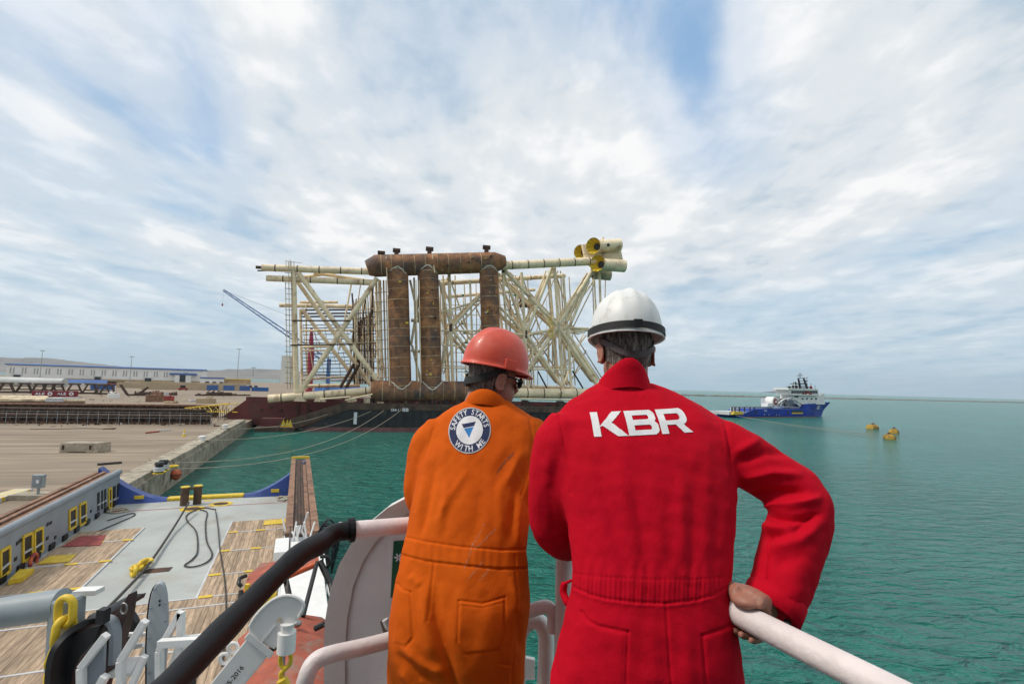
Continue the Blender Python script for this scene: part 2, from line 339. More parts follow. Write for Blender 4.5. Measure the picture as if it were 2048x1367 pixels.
def build_land():
    A = Q0 - QD * 110; B = G(492, 846, GZ)
    pts = [A, Q0, B, B + QD * 60, B + QD * 60 + Vector((45, 25, 0)), Vector((-70, 330, GZ)), Vector((-110, 640, GZ)), Vector((-330, 1100, GZ)), Vector((-650, 1560, GZ)), Vector((-2300, 1500, GZ)), Vector((-2300, -200, GZ))]
    o = MB().prism([(p[0], p[1], -2) for p in pts], (0, 0, GZ + 2)).build('ground', 'concrete'); o['kind'] = 'structure'
    # quay edge of separate coping blocks
    quay = bpy.data.objects.new('quay_edge', None); COL.objects.link(quay); quay['kind'] = 'structure'; quay.location = (Q0.x, Q0.y, 0)
    Ltot = (B - A).length; n = 24; step = Ltot / n; r = random.Random(3)
    for i in range(n):
        a = A + QD * (i * step + .06); j = r.uniform(-.08, .08); h = 1.05 + r.uniform(-.08, .06)
        MB().box(a - QN * (2.1 + j) + Vector((0, 0, -.02)), QD * (step - .12), QN * 2.3, (0, 0, h)).build('coping_block', 'quay_conc', quay, bevel=.08)
    MB().box(A + QN * .12 - Vector((0, 0, 3.2)), QD * Ltot, QN * .35, (0, 0, 3.5)).build('quay_face', 'quay_conc', quay)
build_land()
# ------------------------------------------------------------------ hills, breakwater, far island
def ridge(name, pts, dist, depth, seed):      # pts: skyline (px, py)
    r = random.Random(seed); vs = []; fs = []; prof = []
    for i in range(len(pts) - 1):
        for k in range(12):
            f = k / 12; prof.append((pts[i][0] * (1 - f) + pts[i + 1][0] * f, pts[i][1] * (1 - f) + pts[i + 1][1] * f + r.uniform(-.5, .5)))
    prof.append(pts[-1]); n = len(prof)
    for row in range(6):
        f = row / 5
        for (x, y) in prof:
            top = P(x, y, dist); hgt = max(top.z, 1)
            jit = 1 + .25 * math.sin(x * .13 + row * 2.1) * (0 < row < 5)
            vs.append((top.x * (1 - .0) , top.y - depth * (1 - f), -1 + (hgt + 1) * (f ** 1.15) * (jit if row < 5 else 1)))
    for (x, y) in prof:
        top = P(x, y, dist); vs.append((top.x, top.y + depth, -1))
    for row in range(6):
        for i in range(n - 1): a = row * n + i; fs.append((a, a + 1, a + n + 1, a + n))
    o = MB().add(vs, fs).build(name, 'hill', smooth='all'); o['kind'] = 'structure'; return o
ridge('hills', [(-120, 712), (0, 714), (60, 717), (100, 716), (150, 722), (230, 731), (300, 738), (420, 741), (500, 737), (560, 739), (640, 746), (720, 756)], 6500, 1400, 1)
ridge('island', [(1543, 783), (1556, 780), (1566, 777.5), (1574, 780), (1584, 784)], 9000, 500, 2)
def build_breakwater():
    r = random.Random(5); a = Vector((300, 1190, 0)); b = Vector((2500, 2080, 0)); n = 260; vs = []; fs = []
    d = (b - a).normalized(); p = Vector((-d.y, d.x, 0))
    for i in range(n + 1):
        c = a + (b - a) * (i / n); h = 2.6 + r.uniform(-1.0, 1.0)
        for off, z in ((-9 + r.uniform(-2, 2), -.6), (-3 + r.uniform(-1, 1), h), (3, h + r.uniform(-.6, .6)), (9, -.6)): vs.append(c + p * off + Vector((0, 0, z)))
    for i in range(n):
        for k in range(3): q = i * 4 + k; fs.append((q, q + 1, q + 5, q + 4))
    tag(MB().add(vs, fs).build('breakwater', 'rock'), 'low dark rock breakwater crossing the sea behind the blue supply ship', 'breakwater')
build_breakwater()
# ------------------------------------------------------------------ the steel jacket on its barge
B0 = Vector((-69.5, 144.3, 0)); BD = Vector((.973, .231, 0)).normalized(); BN = Vector((-BD.y, BD.x, 0))
def J(px, py, off=3.0): return onplane(px, py, B0 + BN * off, BN)
def mpp(p): return Vector(p).y / F          # metres per photo pixel at that distance
def build_jacket():
    base = J(760, 803, 3); base.z = 9
    jk = thing('offshore_jacket', 'huge cream tubular steel jacket lying on its side on a barge, with rust brown tanks', 'oil jacket', base)
    def tube(name, a, b, rp, m='cream', off=3.0, dz=0, seg=12, r1=None, off2=None):
        p = J(*a, off); q = J(*b, off if off2 is None else off2); r = rp * mpp(J(*a, 3.0))
        return MB().tube(p, q, r, None if r1 is None else r1 * mpp(J(*b, 3.0)), seg).build(name, m, jk, smooth=True)
    def ringon(parent, p, q, f, r, wd, m, name):
        c = p + (q - p) * f; d = (q - p).normalized()
        return MB().tube(c - d * wd / 2, c + d * wd / 2, r, seg=20).build(name, m, parent, smooth=True)
    def leg(a, b, rp, nb, off=3.0, r1=None):
        o = tube('leg', a, b, rp, 'cream', off, seg=18, r1=r1); p, q = J(*a, off), J(*b, off); r = rp * mpp(J(*a, 3.0))
        for i in range(nb): ringon(o, p, q, (i + .6) / nb, (r if r1 is None else r + (r1 * mpp(J(*b, 3)) - r) * (i + .6) / nb) + .06, .28, 'rust_dark' if i % 3 else 'steel_brown', 'band')
        return o
    # near-face legs
    leg((524, 535), (740, 543), 7.0, 5); leg((537, 797), (748, 780), 8.2, 5, r1=7)
    leg((1004, 531), (1190, 522), 8.6, 6); leg((1000, 785), (1195, 787), 10, 6)
    tube('pin', (512, 534), (526, 535), 3.2, 'rust_dark'); tube('pin', (515, 541), (530, 541), 1.5, 'rust_dark')
    # the same frame repeats behind: second and third row of legs
    leg((533, 556), (748, 565), 6.2, 4, 4); leg((873, 567), (1130, 551), 5, 5, 16)
    leg((559, 610), (712, 613), 5, 3, 34); leg((885, 594), (1070, 579), 4.2, 4, 40); leg((600, 604), (676, 604), 3.5, 1, 36)
    leg((603, 772), (720, 770), 4.5, 2, 30); leg((885, 770), (1150, 776), 5, 4, 30)
    # left end frame
    tube('column', (587, 541), (593, 783), 5.2); tube('column', (601, 618), (604, 782), 3, off=18); tube('column', (612, 610), (614, 778), 2, off=32)
    for a, b, r, o in [((596, 545), (756, 762), 5, 3), ((595, 563), (742, 770), 4.4, 9), ((754, 556), (600, 784), 5, 3), ((604, 618), (718, 768), 4.2, 18), ((628, 546), (740, 562), 3.4, 5), ((598, 555), (700, 541), 3.2, 6),
                       ((714, 608), (612, 772), 3, 32)]: tube('brace', a, b, r, off=o)
    for a, b, o, m, r in [((585, 641), (700, 641), 2, 'rust_dark', 1.5), ((581, 690), (706, 688), 2, 'rust_dark', 1.5), ((603, 661), (714, 660), 12, 'cream', 2.4), ((603, 694), (668, 692), 12, 'cream', 2.4), ((603, 701), (660, 700), 18, 'cream', 2), ((603, 758), (715, 752), 12, 'cream_dirty', 2)]:
        tube('walkway' if m == 'rust_dark' else 'brace', a, b, r, m, o)
    for i, y in enumerate((650, 656, 669, 679, 686, 707, 715, 722, 729, 737, 744, 750)):
        tube('guide_beam', (606, y), (712 - (i % 3) * 6, y - 1.5), .9, 'hull_black', 24)
    for y, o_ in ((620, 30), (627, 26), (633, 34)): tube('deck_beam', (598, y), (706, y - 1), 2.0, 'rust_dark', o_)
    for i in range(10): tube('lattice_bar', (606 + i * 11, 648 + (i * 31) % 60), (616 + i * 11, 760 - (i * 17) % 50), .7, ('cream_dirty', 'cream')[i % 2], 22 + i % 8)
    tube('pile_support', (708, 727), (680, 775), 3.2, 'rust_dark', 6); tube('pile_support', (718, 729), (692, 775), 3.2, 'rust_dark', 6)
    # dense riser bundle beside the first tank
    r = random.Random(11)
    for i in range(11):
        x = 709 + i * 3.7; o = 8 + (i * 7) % 22
        c = tube('riser', (x + r.uniform(-1, 1), 606 - i * 3.4), (x + 4 + r.uniform(-2, 2), 768), 1.1 + .9 * (i % 3 == 0), ('cream_dirty', 'cream', 'rust_dark', 'cream')[i % 4], o)
    for i in range(9): tube('clamp_beam', (707, 622 + i * 16), (752, 616 + i * 17), .8, 'rust_dark' if i % 2 else 'cream_dirty', 10)
    for x, rr, m in ((752, 2.6, 'cream'), (759, 3.4, 'cream'), (767, 1.8, 'cream_dirty'), (772, 1.2, 'cream')): tube('riser', (x, 560), (x + 5, 770), rr, m, 7)
    for i in range(10): tube('clamp_beam', (748, 585 + i * 19), (778, 583 + i * 19), .9, 'cream_dirty', 6)
    for i in range(14): x = 706 + i * 2.8; tube('riser', (x, 600 + (i * 23) % 50), (x + 3, 768), .9 + .8 * (i % 4 == 0), ('rust_dark', 'cream', 'hull_black', 'cream_dirty')[i % 4], 12 + (i * 5) % 20)
    for i in range(12): tube('clamp_beam', (700 + (i % 3) * 4, 628 + i * 12), (764, 622 + i * 12.5), 1.0, ('hull_black', 'cream', 'rust_dark')[i % 3], 14 + i % 5)
    # left stair tower: cage of thin bars
    for x in (571, 577, 582): tube('stair_post', (x, 522 if x > 574 else 560), (x + 4, 778), .75, 'cream_dirty', 2)
    for i in range(22): tube('stair_rung', (570, 545 + i * 10.5), (585, 546 + i * 10.5), .6, 'cream_dirty' if i % 3 else 'rust_dark', 2)
    for x, y in ((572, 520), (580, 518), (588, 522)): tube('rail_post', (x, y), (x, y + 14), .6, 'cream_dirty', 2)
    tube('rail_bar', (570, 522), (604, 526), .5, 'cream_dirty', 2)
    a = J(560, 765, 6); e = MB().box(a, BD * 2.6, BN * 3, (0, 0, 8)); e.build('stair_cabin', 'wall_white', jk)
    # rust-brown tank frame
    def tank(pts, rp, ns, name, nseam=True):
        P3 = [J(x, y, 3.0) for x, y in pts]; m_ = mpp(P3[0]); rr = [k * m_ for k in rp]
        o = MB().path(P3, rr, 32).build(name, 'rust', jk, smooth=True)
        p, q = P3[1 if len(pts) > 2 else 0], P3[-2 if len(pts) > 2 else -1]
        for i in range(ns):
            f = (i + .5 + r.uniform(-.12, .12)) / ns
            ringon(o, p, q, f, max(rr) + .05, .13 + .10 * (i % 3 == 0), 'seam', 'weld_seam')
        return o, p, q, max(rr)
    top, tp, tq, tr = tank([(734, 536), (751, 531.5), (990, 524.5), (1010, 523.5)], [15.5, 22.5, 22, 13.5], 11, 'buoyancy_tank')
    bot, bp_, bq, br = tank([(742, 782), (752, 782), (985, 783), (1004, 783)], [18, 21.5, 21.5, 14], 10, 'buoyancy_tank')
    for (x0, x1, rp) in ((795, 802, 21), (855.5, 863, 21), (977, 985, 19)):
        o, p, q, rr = tank([(x0, 533 if x0 < 970 else 527), (x1, 781)], [rp, rp], 13, 'buoyancy_tank')
        ax = (q - p).normalized()
        for (c, R0, sg, cen) in ((p, tr, -1, tp + (tq - tp) * ((p - tp).dot((tq - tp).normalized()) / (tq - tp).length)), (q, br, 1, bp_ + (bq - bp_) * ((q - bp_).dot((bq - bp_).normalized()) / (bq - bp_).length))):
            pts = []
            for k in range(40):
                th = 2 * math.pi * k / 40; u_, v_ = rr * 1.015 * math.cos(th), rr * 1.015 * math.sin(th)
                zoff = math.sqrt(max(.01, (R0 * 1.02) ** 2 - v_ * v_))
                pts.append(Vector((cen.x, cen.y, cen.z)) + BD * u_ + BN * v_ + Vector((0, 0, sg * zoff)) + Vector((0, 0, r.uniform(-.18, .18))))
            MB().path(pts, .2, 6, closed=True).build('saddle_weld', 'seam_white', o)
    for i in range(40):     # brackets and tags welded to the tanks
        cx, (ya, yb) = r.choice(((798, (560, 750)), (859, (560, 750)), (981, (560, 690)), (0, (0, 0)))); 
        if cx == 0: p_ = J(r.uniform(765, 985), 527 + r.uniform(-14, 14), 3 - 3.35)
        else: p_ = J(cx + r.uniform(-15, 15), r.uniform(ya, yb), 3 - 3.0)
        MB().box(p_ - BN * .3, BD * r.uniform(.2, .9), BN * .5, (0, 0, r.uniform(.15, .7))).build('bracket', r.choice(('seam', 'seam_white', 'rust_dark', 'yellow')), jk)
    for x, y in ((793, 505), (859, 502), (973, 499)):
        c = J(x, y, 3); s_ = mpp(c); t_ = MB().tube(c - Vector((0, 0, 1)), c + Vector((0, 0, 5 * s_)), 4.5 * s_, seg=14)
        t_.tube(c + Vector((0, 0, 4.5 * s_)) - BD * 7.5 * s_, c + Vector((0, 0, 4.5 * s_)) + BD * 7.5 * s_, 4.6 * s_, seg=14)
        t_.build('trunnion', 'rust_dark', jk, smooth=True)
    t_ = J(762, 508, 3); MB().box(t_ - BD * 1 - BN, BD * 2.2, BN * 2, (0, 0, .8)).build('tank_hatch', 'rust_dark', jk)
    for x, y0, y1, rr in ((772, 512, 590, .8), (775, 590, 770, .7), (832, 560, 765, .9), (838, 560, 765, .9), (884, 560, 700, .5), (865, 508, 545, 1.2)): tube('tank_pipe', (x, y0), (x + 4, y1), rr, 'cream', .0)
    # members between and right of the tanks: near frame
    near = [((1007, 538), (1116, 652), 4.3), ((1186, 540), (1116, 652), 4.2), ((1178, 560), (1135, 662), 3.0), ((1116, 652), (1197, 772), 4.2), ((1134, 664), (1196, 760), 3.0), ((1116, 652), (1033, 772), 4.0), ((1109, 535), (1126, 775), 3.2), ((1126, 548), (1143, 776), 2.8),
            ((1116, 655), (1184, 657), 2.3), ((1134, 666), (1184, 659), 2.0), ((1104, 535), (1052, 667), 3.3), ((1007, 545), (1052, 667), 2.6), ((998, 612), (1052, 667), 2.8), ((1052, 667), (1126, 775), 3.6), ((1043, 545), (1056, 778), 3.0), ((998, 662), (1052, 670), 2.0), ((1052, 670), (1116, 657), 2.2),
            ((1052, 667), (1010, 770), 2.8), ((1005, 540), (1014, 670), 2.6), ((1056, 738), (1140, 739), 1.8), ((1199, 545), (1202, 640), 2.4), ((1064, 680), (1068, 778), 1.8), ((898, 545), (906, 770), 3.4), ((902, 655), (1000, 548), 3.2), ((902, 655), (985, 768), 3.2), ((902, 655), (878, 560), 2.6), ((902, 655), (880, 752), 2.8),
            ((880, 625), (962, 600), 2.2), ((884, 661), (1000, 662), 2.0), ((884, 690), (960, 694), 1.6), ((882, 735), (985, 738), 1.6), ((940, 560), (948, 770), 2.2), ((820, 560), (838, 640), 2.4), ((838, 590), (822, 690), 2.6), ((824, 690), (842, 765), 2.4), ((822, 640), (842, 642), 3.5), ((822, 700), (842, 703), 3.2), ((828, 555), (834, 768), 2.0)]
    for a, b, rr in near: tube('brace', a, b, rr, off=5, seg=10)
    nodes = [(1116, 653, 7), (1134, 664, 5), (1052, 668, 6), (902, 655, 6), (1126, 775, 6), (1007, 538, 6), (1186, 541, 7)]
    for x, y, rr in nodes:
        c = J(x, y, 5); s_ = mpp(c); MB().tube(c - Vector((0, 0, rr * 1.3 * s_)), c + Vector((0, 0, rr * 1.3 * s_)), rr * .62 * s_, seg=12).build('node_can', 'steel_brown' if x < 1060 else 'cream_dirty', jk, smooth=True)
    # braces of the frames behind, the same bays seen through the near one
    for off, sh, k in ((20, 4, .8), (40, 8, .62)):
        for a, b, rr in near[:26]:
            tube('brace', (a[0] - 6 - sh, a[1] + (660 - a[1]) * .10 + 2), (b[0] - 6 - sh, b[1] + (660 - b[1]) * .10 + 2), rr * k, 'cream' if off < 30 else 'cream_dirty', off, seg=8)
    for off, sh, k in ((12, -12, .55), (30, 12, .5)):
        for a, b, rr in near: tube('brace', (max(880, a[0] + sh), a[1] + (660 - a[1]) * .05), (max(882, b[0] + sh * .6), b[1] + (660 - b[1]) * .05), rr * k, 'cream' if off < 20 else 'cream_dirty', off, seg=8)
    for (x, y) in ((1007, 545), (1116, 655), (1052, 668), (902, 655), (1126, 772), (1043, 548), (898, 552), (1109, 538), (940, 766)):   # braces from the near frame to the far one
        tube('cross_brace', (x, y), (x - 12, y + (665 - y) * .16), 2.2, 'cream', 5, seg=8, off2=40)
        tube('cross_brace', (x, y), (x + 40, 668), 1.6, 'cream', 5, seg=8, off2=22)
    for i in range(26):   # anode bars standing off the braces
        a, b, rr = near[i % 12]; f = .18 + .64 * r.random(); x, y = a[0] + (b[0] - a[0]) * f, a[1] + (b[1] - a[1]) * f; dx, dy = (b[0] - a[0]), (b[1] - a[1]); ln = math.hypot(dx, dy); ux, uy = dx / ln, dy / ln
        for sgn in (1,):
            ox, oy = -uy * (rr + 2.2), ux * (rr + 2.2)
            p, q = J(x + ox - ux * 5, y + oy - uy * 5, 5), J(x + ox + ux * 5, y + oy + uy * 5, 5); s_ = mpp(p)
            an = MB().tube(p, q, .9 * s_, seg=6)
            for e_ in (p, q): an.tube(e_, e_ - (J(x + ox, y + oy, 5) - J(x, y, 5)), .35 * s_, seg=5)
            an.build('anode', 'cream_dirty', jk)
    for x0, x1, y0, y1, m in ((1076, 1094, 742, 776, 'black'), (1145, 1166, 741, 776, 'black')): tube('strut', (x0, y0), (x1, y1), 1.7, m, 12)
    # conductor guide frames with green and yellow fittings
    for i in range(9):
        y = 590 + i * 19; tube('guide_beam', (884, y), (960, y + 2), .8, 'cream', 30); tube('guide_beam', (1000, y), (1045, y + 1), .8, 'cream', 30)
        for x in (888, 926, 1024, 1030): c = J(x + (i % 3) * 3, y, 29); MB().tube(c - BD * .5, c + BD * .5, .35, seg=8).build('guide_fitting', 'green_bit', jk)
    c = J(1040, 606, 30); MB().path([c, c + BD * 4.2], 1.6, 16).build('pipe_end', 'steel_brown', jk, smooth=True)
    for i in range(46):     # further bracing seen through the frame
        x = r.uniform(882, 1150); y = r.choice((600, 640, 668, 700, 740, 770)); dx = r.choice((-46, -30, 0, 0, 34, 52)); dy = r.choice((-70, 55, 80, -45)); o_ = r.uniform(10, 44)
        if 560 < y + dy < 776 and x + dx > 880: tube('brace', (x, y), (x + dx, y + dy), r.uniform(.9, 2.1), ('cream', 'cream_dirty')[i % 2], o_, seg=8, off2=o_ + r.uniform(-8, 8))
    for i in range(16): x = 704 + (i % 8) * 8.5; tube('brace', (x, 560 + (i * 37) % 90), (x + r.uniform(-26, 30), 700 + (i * 53) % 66), r.uniform(.9, 2.0), ('cream', 'cream_dirty', 'rust_dark')[i % 3], r.uniform(9, 30), seg=8)
    for i in range(14): x = 884 + i * 19; tube('scaffold_pole', (x, 580 + (i * 29) % 60), (x + 2, 775), .55, 'cream_dirty', 24 + (i % 3) * 6, seg=6)
    # yellow access ladder
    lad = MB(); a0, a1, b0, b1 = J(1097, 634, 4), J(1100, 676, 4), J(1103, 633, 4), J(1106, 675, 4)
    lad.tube(a0, a1, .12, seg=6); lad.tube(b0, b1, .12, seg=6)
    for i in range(9): lad.tube(a0.lerp(a1, i / 8), b0.lerp(b1, i / 8), .09, seg=6)
    lad.build('ladder', 'yellow', jk)
    # pile sleeve cluster at the foot of the jacket
    cl = []
    def sleeve(a, b, rp, off, flare):
        p, q = J(*a, off), J(*b, off); s_ = mpp(p); d = (q - p).normalized(); r0 = rp * s_
        sl = MB().path([p + d * 2.2, q], r0 * .82, 24).build('pile_sleeve', 'cream', jk, smooth=True)
        # funnel tilted towards the viewer: outer cream, yellow inside with black ribs
        dd = (d * .80 + BN * .60).normalized(); f0 = p + d * .9; mth = f0 - dd * 1.9
        MB().path([f0 + dd * 1.2, mth], [r0 * .8, r0 * flare], 28, cap=False).build('funnel', 'cream', sl, smooth=True)
        MB().path([f0 + dd * 1.0, mth - dd * .02], [r0 * .42, r0 * flare * .96], 28, cap=False).build('funnel_lining', 'yellow', sl, smooth=True)
        MB().path([f0 + dd * .55, f0 + dd * .7], r0 * .45, 20).build('sleeve_bore', 'black', sl)
        x = dd.cross(Vector((0, 0, 1))).normalized(); y = x.cross(dd)
        for k in range(10):
            t = 2 * math.pi * k / 10; e1 = x * math.cos(t) + y * math.sin(t)
            MB().bar(f0 + dd * .8 + e1 * r0 * .56, mth + e1 * r0 * flare * .90, .11, .08, e1).build('rib', 'black', sl)
        return p, q, s_
    sleeve((1187, 493), (1240, 489), 15, 3, 1.12); sleeve((1195, 528), (1249, 532), 15.5, 1, 1.12); sleeve((1161, 505), (1200, 500), 14, 8, 1.05)
    tube('pile_sleeve', (1186, 548), (1220, 551), 10.5, 'cream_dirty', 8, seg=20); tube('sleeve_bore', (1183, 548), (1186, 548), 7, 'black', 8, seg=20)
    for pts in ([(1199, 479), (1209, 479), (1216, 538), (1206, 540)], [(1234, 484), (1239, 484), (1249, 534), (1243, 538)], [(1165, 489), (1212, 479), (1219, 541), (1205, 543), (1172, 526)], [(1208, 494), (1236, 500), (1240, 524), (1214, 526)]):
        MB().prism([J(x, y, 4.5) for x, y in pts], BN * 1.2).build('shear_plate', 'cream', jk)
    for i in range(7): tube('ladder_rung', (1232 + i * 1.4, 493 + i * 6), (1239 + i * 1.4, 492 + i * 6), .6, 'cream_dirty', 2)
    tube('lifting_post', (1206, 474), (1206, 484), 2, 'cream', 3); tube('hose_reel', (1226, 484), (1242, 480), 2, 'black', 3); tube('hose_reel', (1234, 478), (1240, 486), 1.6, 'rust_dark', 3)
    for x, y in ((1216, 490), (1222, 528), (1230, 529)): c = J(x, y, 1.2); MB().path([c - BN * .3, c + BN * .2], .55, 12).build('port', 'black', jk)
    # saddles carrying the bottom legs
    for x in (600, 640, 705, 760, 850, 930, 1050, 1120, 1180):
        a = J(x, 803 if x > 740 else 808 - (x - 600) * .05, 3); a.z = 8.4; MB().hexa([a - BD * 1.6 - BN * 1.5, a + BD * 1.6 - BN * 1.5, a + BD * 1.6 + BN * 1.5, a - BD * 1.6 + BN * 1.5] + [q + Vector((0, 0, 1.6)) for q in (a - BD * .8 - BN * 1.2, a + BD * .8 - BN * 1.2, a + BD * .8 + BN * 1.2, a - BD * .8 + BN * 1.2)]).build('saddle', 'cream_dirty' if x < 740 else 'rust_dark', jk)
    for a, b in (((640, 798), (700, 793)), ((690, 800), (745, 788)), ((1040, 797), (1180, 800))): tube('sea_fastening', a, b, 1.6, 'cream', 0)
build_jacket()
def build_barge():
    DZ = 8.3; W = 44
    def S(px): p = J(px, 862, 0); return (p - B0).dot(BD)
    def W3(s, z, off=0): return B0 + BD * s + BN * off + Vector((0, 0, z))
    sL, sR = S(588), S(1262); sT = S(692)
    bg = thing('launch_barge', 'long black barge with brown top band and pink waterline carrying the jacket', 'barge', W3(S(850), 0, 20))
    MB().prism([W3(sL, -.5), W3(sT, DZ - 1.3), W3(sR, DZ - 1.3), W3(sR, -.5)], BN * W).build('hull', 'hull_black', bg)
    MB().prism([W3(sL - 2.5, .6, -.35), W3(sL - .2, .6, -.35), W3(sT + .5, DZ - 1.9, -.35), W3(sR, DZ - 1.9, -.35), W3(sR, DZ, -.35), W3(sT - 1.5, DZ, -.35), W3(sL - 4.5, 2.2, -.35)], BN * 1.2).build('rubbing_band', 'steel_brown', bg)
    MB().box(W3(sT, DZ - 1.25, .9), BD * (sR - sT), BN * (W - 1), (0, 0, 1.2)).build('deck', 'steel_brown', bg)
    MB().prism([W3(sL + 1.5, -.2, -.06), W3(sL + 4.6, 1.3, -.06), W3(sR, 1.3, -.06), W3(sR, -.2, -.06)], BN * .3).build('boot_topping', 'boot_pink', bg)
    s = sT + 1.5; k = 0
    while s < S(1200):
        MB().box(W3(s, 1.4, -.42), BD * .34, BN * .5, (0, 0, DZ - 3.5)).build('fender_bar', 'black', bg); s += 2.45; k += 1
    MB().box(W3(sT - 5, DZ - 4.4, -.12), BD * (S(1180) - sT), BN * .2, (0, 0, .22)).build('stringer', 'black', bg)
    MB().box(W3(sT - 2, DZ, 2.0), BD * (S(1215) - sT), BN * 1.4, (0, 0, 1.25)).build('skid_beam', 'hull_red', bg)
    r = random.Random(4)
    for i in range(46):
        s = S(700) + (S(1190) - S(700)) * r.random(); hh = r.uniform(.4, 1.5)
        MB().box(W3(s, DZ - .05, r.uniform(.2, 1.3)), BD * r.uniform(.3, 1.8), BN * r.uniform(.3, .6), (0, 0, hh)).build('deck_fitting', ('rust_dark', 'steel_brown', 'black', 'cream_dirty', 'hull_red')[i % 5], bg)
    for i in range(20):
        s = S(700) + (S(1190) - S(700)) * i / 19; MB().tube(W3(s, DZ, .3), W3(s, DZ + 1.1, .3), .05, seg=6).build('stanchion', 'rust_dark', bg)
    text_on('S34-1', W3(S(780), 6.05, -.45), BD, (0, 0, 1), .8, 2.2, .02).build('lettering', 'print_white', bg)
    text_on('BB', W3(S(803), 6.05, -.45), BD, (0, 0, 1), 1.0, 1.8, .03).build('lettering', 'print_white', bg)
    MB().box(W3(S(706), 2.2, -.2), BD * .9, BN * .2, (0, 0, 3.4)).build('draught_mark', 'print_white', bg)
    # dark red loading ramp vessel behind the stern
    rv = thing('red_pontoon', 'dark red pontoon hull between the quay and the black barge', 'pontoon', W3(S(560), 0, 14))
    MB().prism([W3(S(452) - 4, 3.2, 10), W3(S(468), 8.2, 10), W3(S(760), 9.3, 10), W3(S(760), -.5, 10), W3(S(540), -.5, 10)], BN * 18).build('hull', 'hull_red', rv)
    for i, x in enumerate((500, 520, 542, 575, 607, 640, 670)):
        MB().box(W3(S(x), 5 + (i % 2) * .8, 9.8), BD * .8, BN * .3, (0, 0, .8)).build('port', 'rust_dark', rv)
    for x in (580, 600): MB().box(W3(S(x), 2, 9.6), BD * .5, BN * .5, (0, 0, 5.6)).build('fender_post', 'rust_dark', rv)
    MB().box(W3(S(466), 8.2, 11), BD * 16, BN * 2, (0, 0, .9)).build('coaming', 'hull_red', rv)
    lp = thing('landing_pontoon', 'low brown landing pontoon with yellow fittings at the ramp foot', 'pontoon', W3(S(550), 0, 1))
    MB().box(W3(S(512), -.3, -2.0), BD * (S(590) - S(512)), BN * 9, (0, 0, 1.6)).build('float', 'steel_brown', lp, bevel=.1)
    MB().box(W3(S(518), 1.3, .8), BD * (S(566) - S(518)), BN * 4, (0, 0, 2.2)).build('block', 'hull_red', lp)
    for x in (566, 574, 580): MB().prism([W3(S(x) - .7, 1.3, -.5), W3(S(x) + .7, 1.3, -.5), W3(S(x), 3.4, -.5)], BN * .6).build('yellow_fitting', 'yellow', lp)
build_barge()
def rope(name, label, pts, rad, m='rope', n=24, group=None, sag=None):
    pts = [Vector(p) for p in pts]
    if len(pts) == 2:
        a, b = pts; s_ = sag or 0; pts = [a.lerp(b, i / n) - Vector((0, 0, s_ * 4 * (i / n) * (1 - i / n))) for i in range(n + 1)]
    else: pts = spline(pts, n)
    o = MB().path(pts, rad, 8).build(name, m, smooth=True); return tag(o, label, 'rope', group)
def spline(p, n=8):
    p = [Vector(q) for q in p]; p = [p[0] * 2 - p[1]] + p + [p[-1] * 2 - p[-2]]; out = []
    for i in range(1, len(p) - 2):
        for k in range(n):
            t = k / n; a, b, c, d = p[i - 1:i + 3]
            out.append(.5 * ((2 * b) + (c - a) * t + (2 * a - 5 * b + 4 * c - d) * t * t + (3 * b - a - 3 * c + d) * t ** 3))
    out.append(p[-2]); return out
# mooring lines from the barge deck edge to the quay
qb = [G(322, 938, 3.6), G(352, 925, 3.6), G(408, 880, 3.6), G(446, 857, 3.6)]
rope('mooring_rope', 'pale mooring rope sagging lowest from the barge deck to the black bollard', [J(804, 818, -.5), qb[0]], .06, sag=4.2)
rope('mooring_rope', 'brown mooring rope from the barge rail to the quay by the orange fender', [J(768, 820, -.5), qb[1]], .06, sag=3.6)
rope('mooring_rope', 'taut mooring rope from the barge to the white bollard mid quay', [J(742, 822, -.5), qb[2]], .06, sag=2.0)
rope('mooring_rope', 'short mooring rope from the red pontoon to the far quay end', [J(655, 828, -.5), qb[3]], .06, sag=1.2)
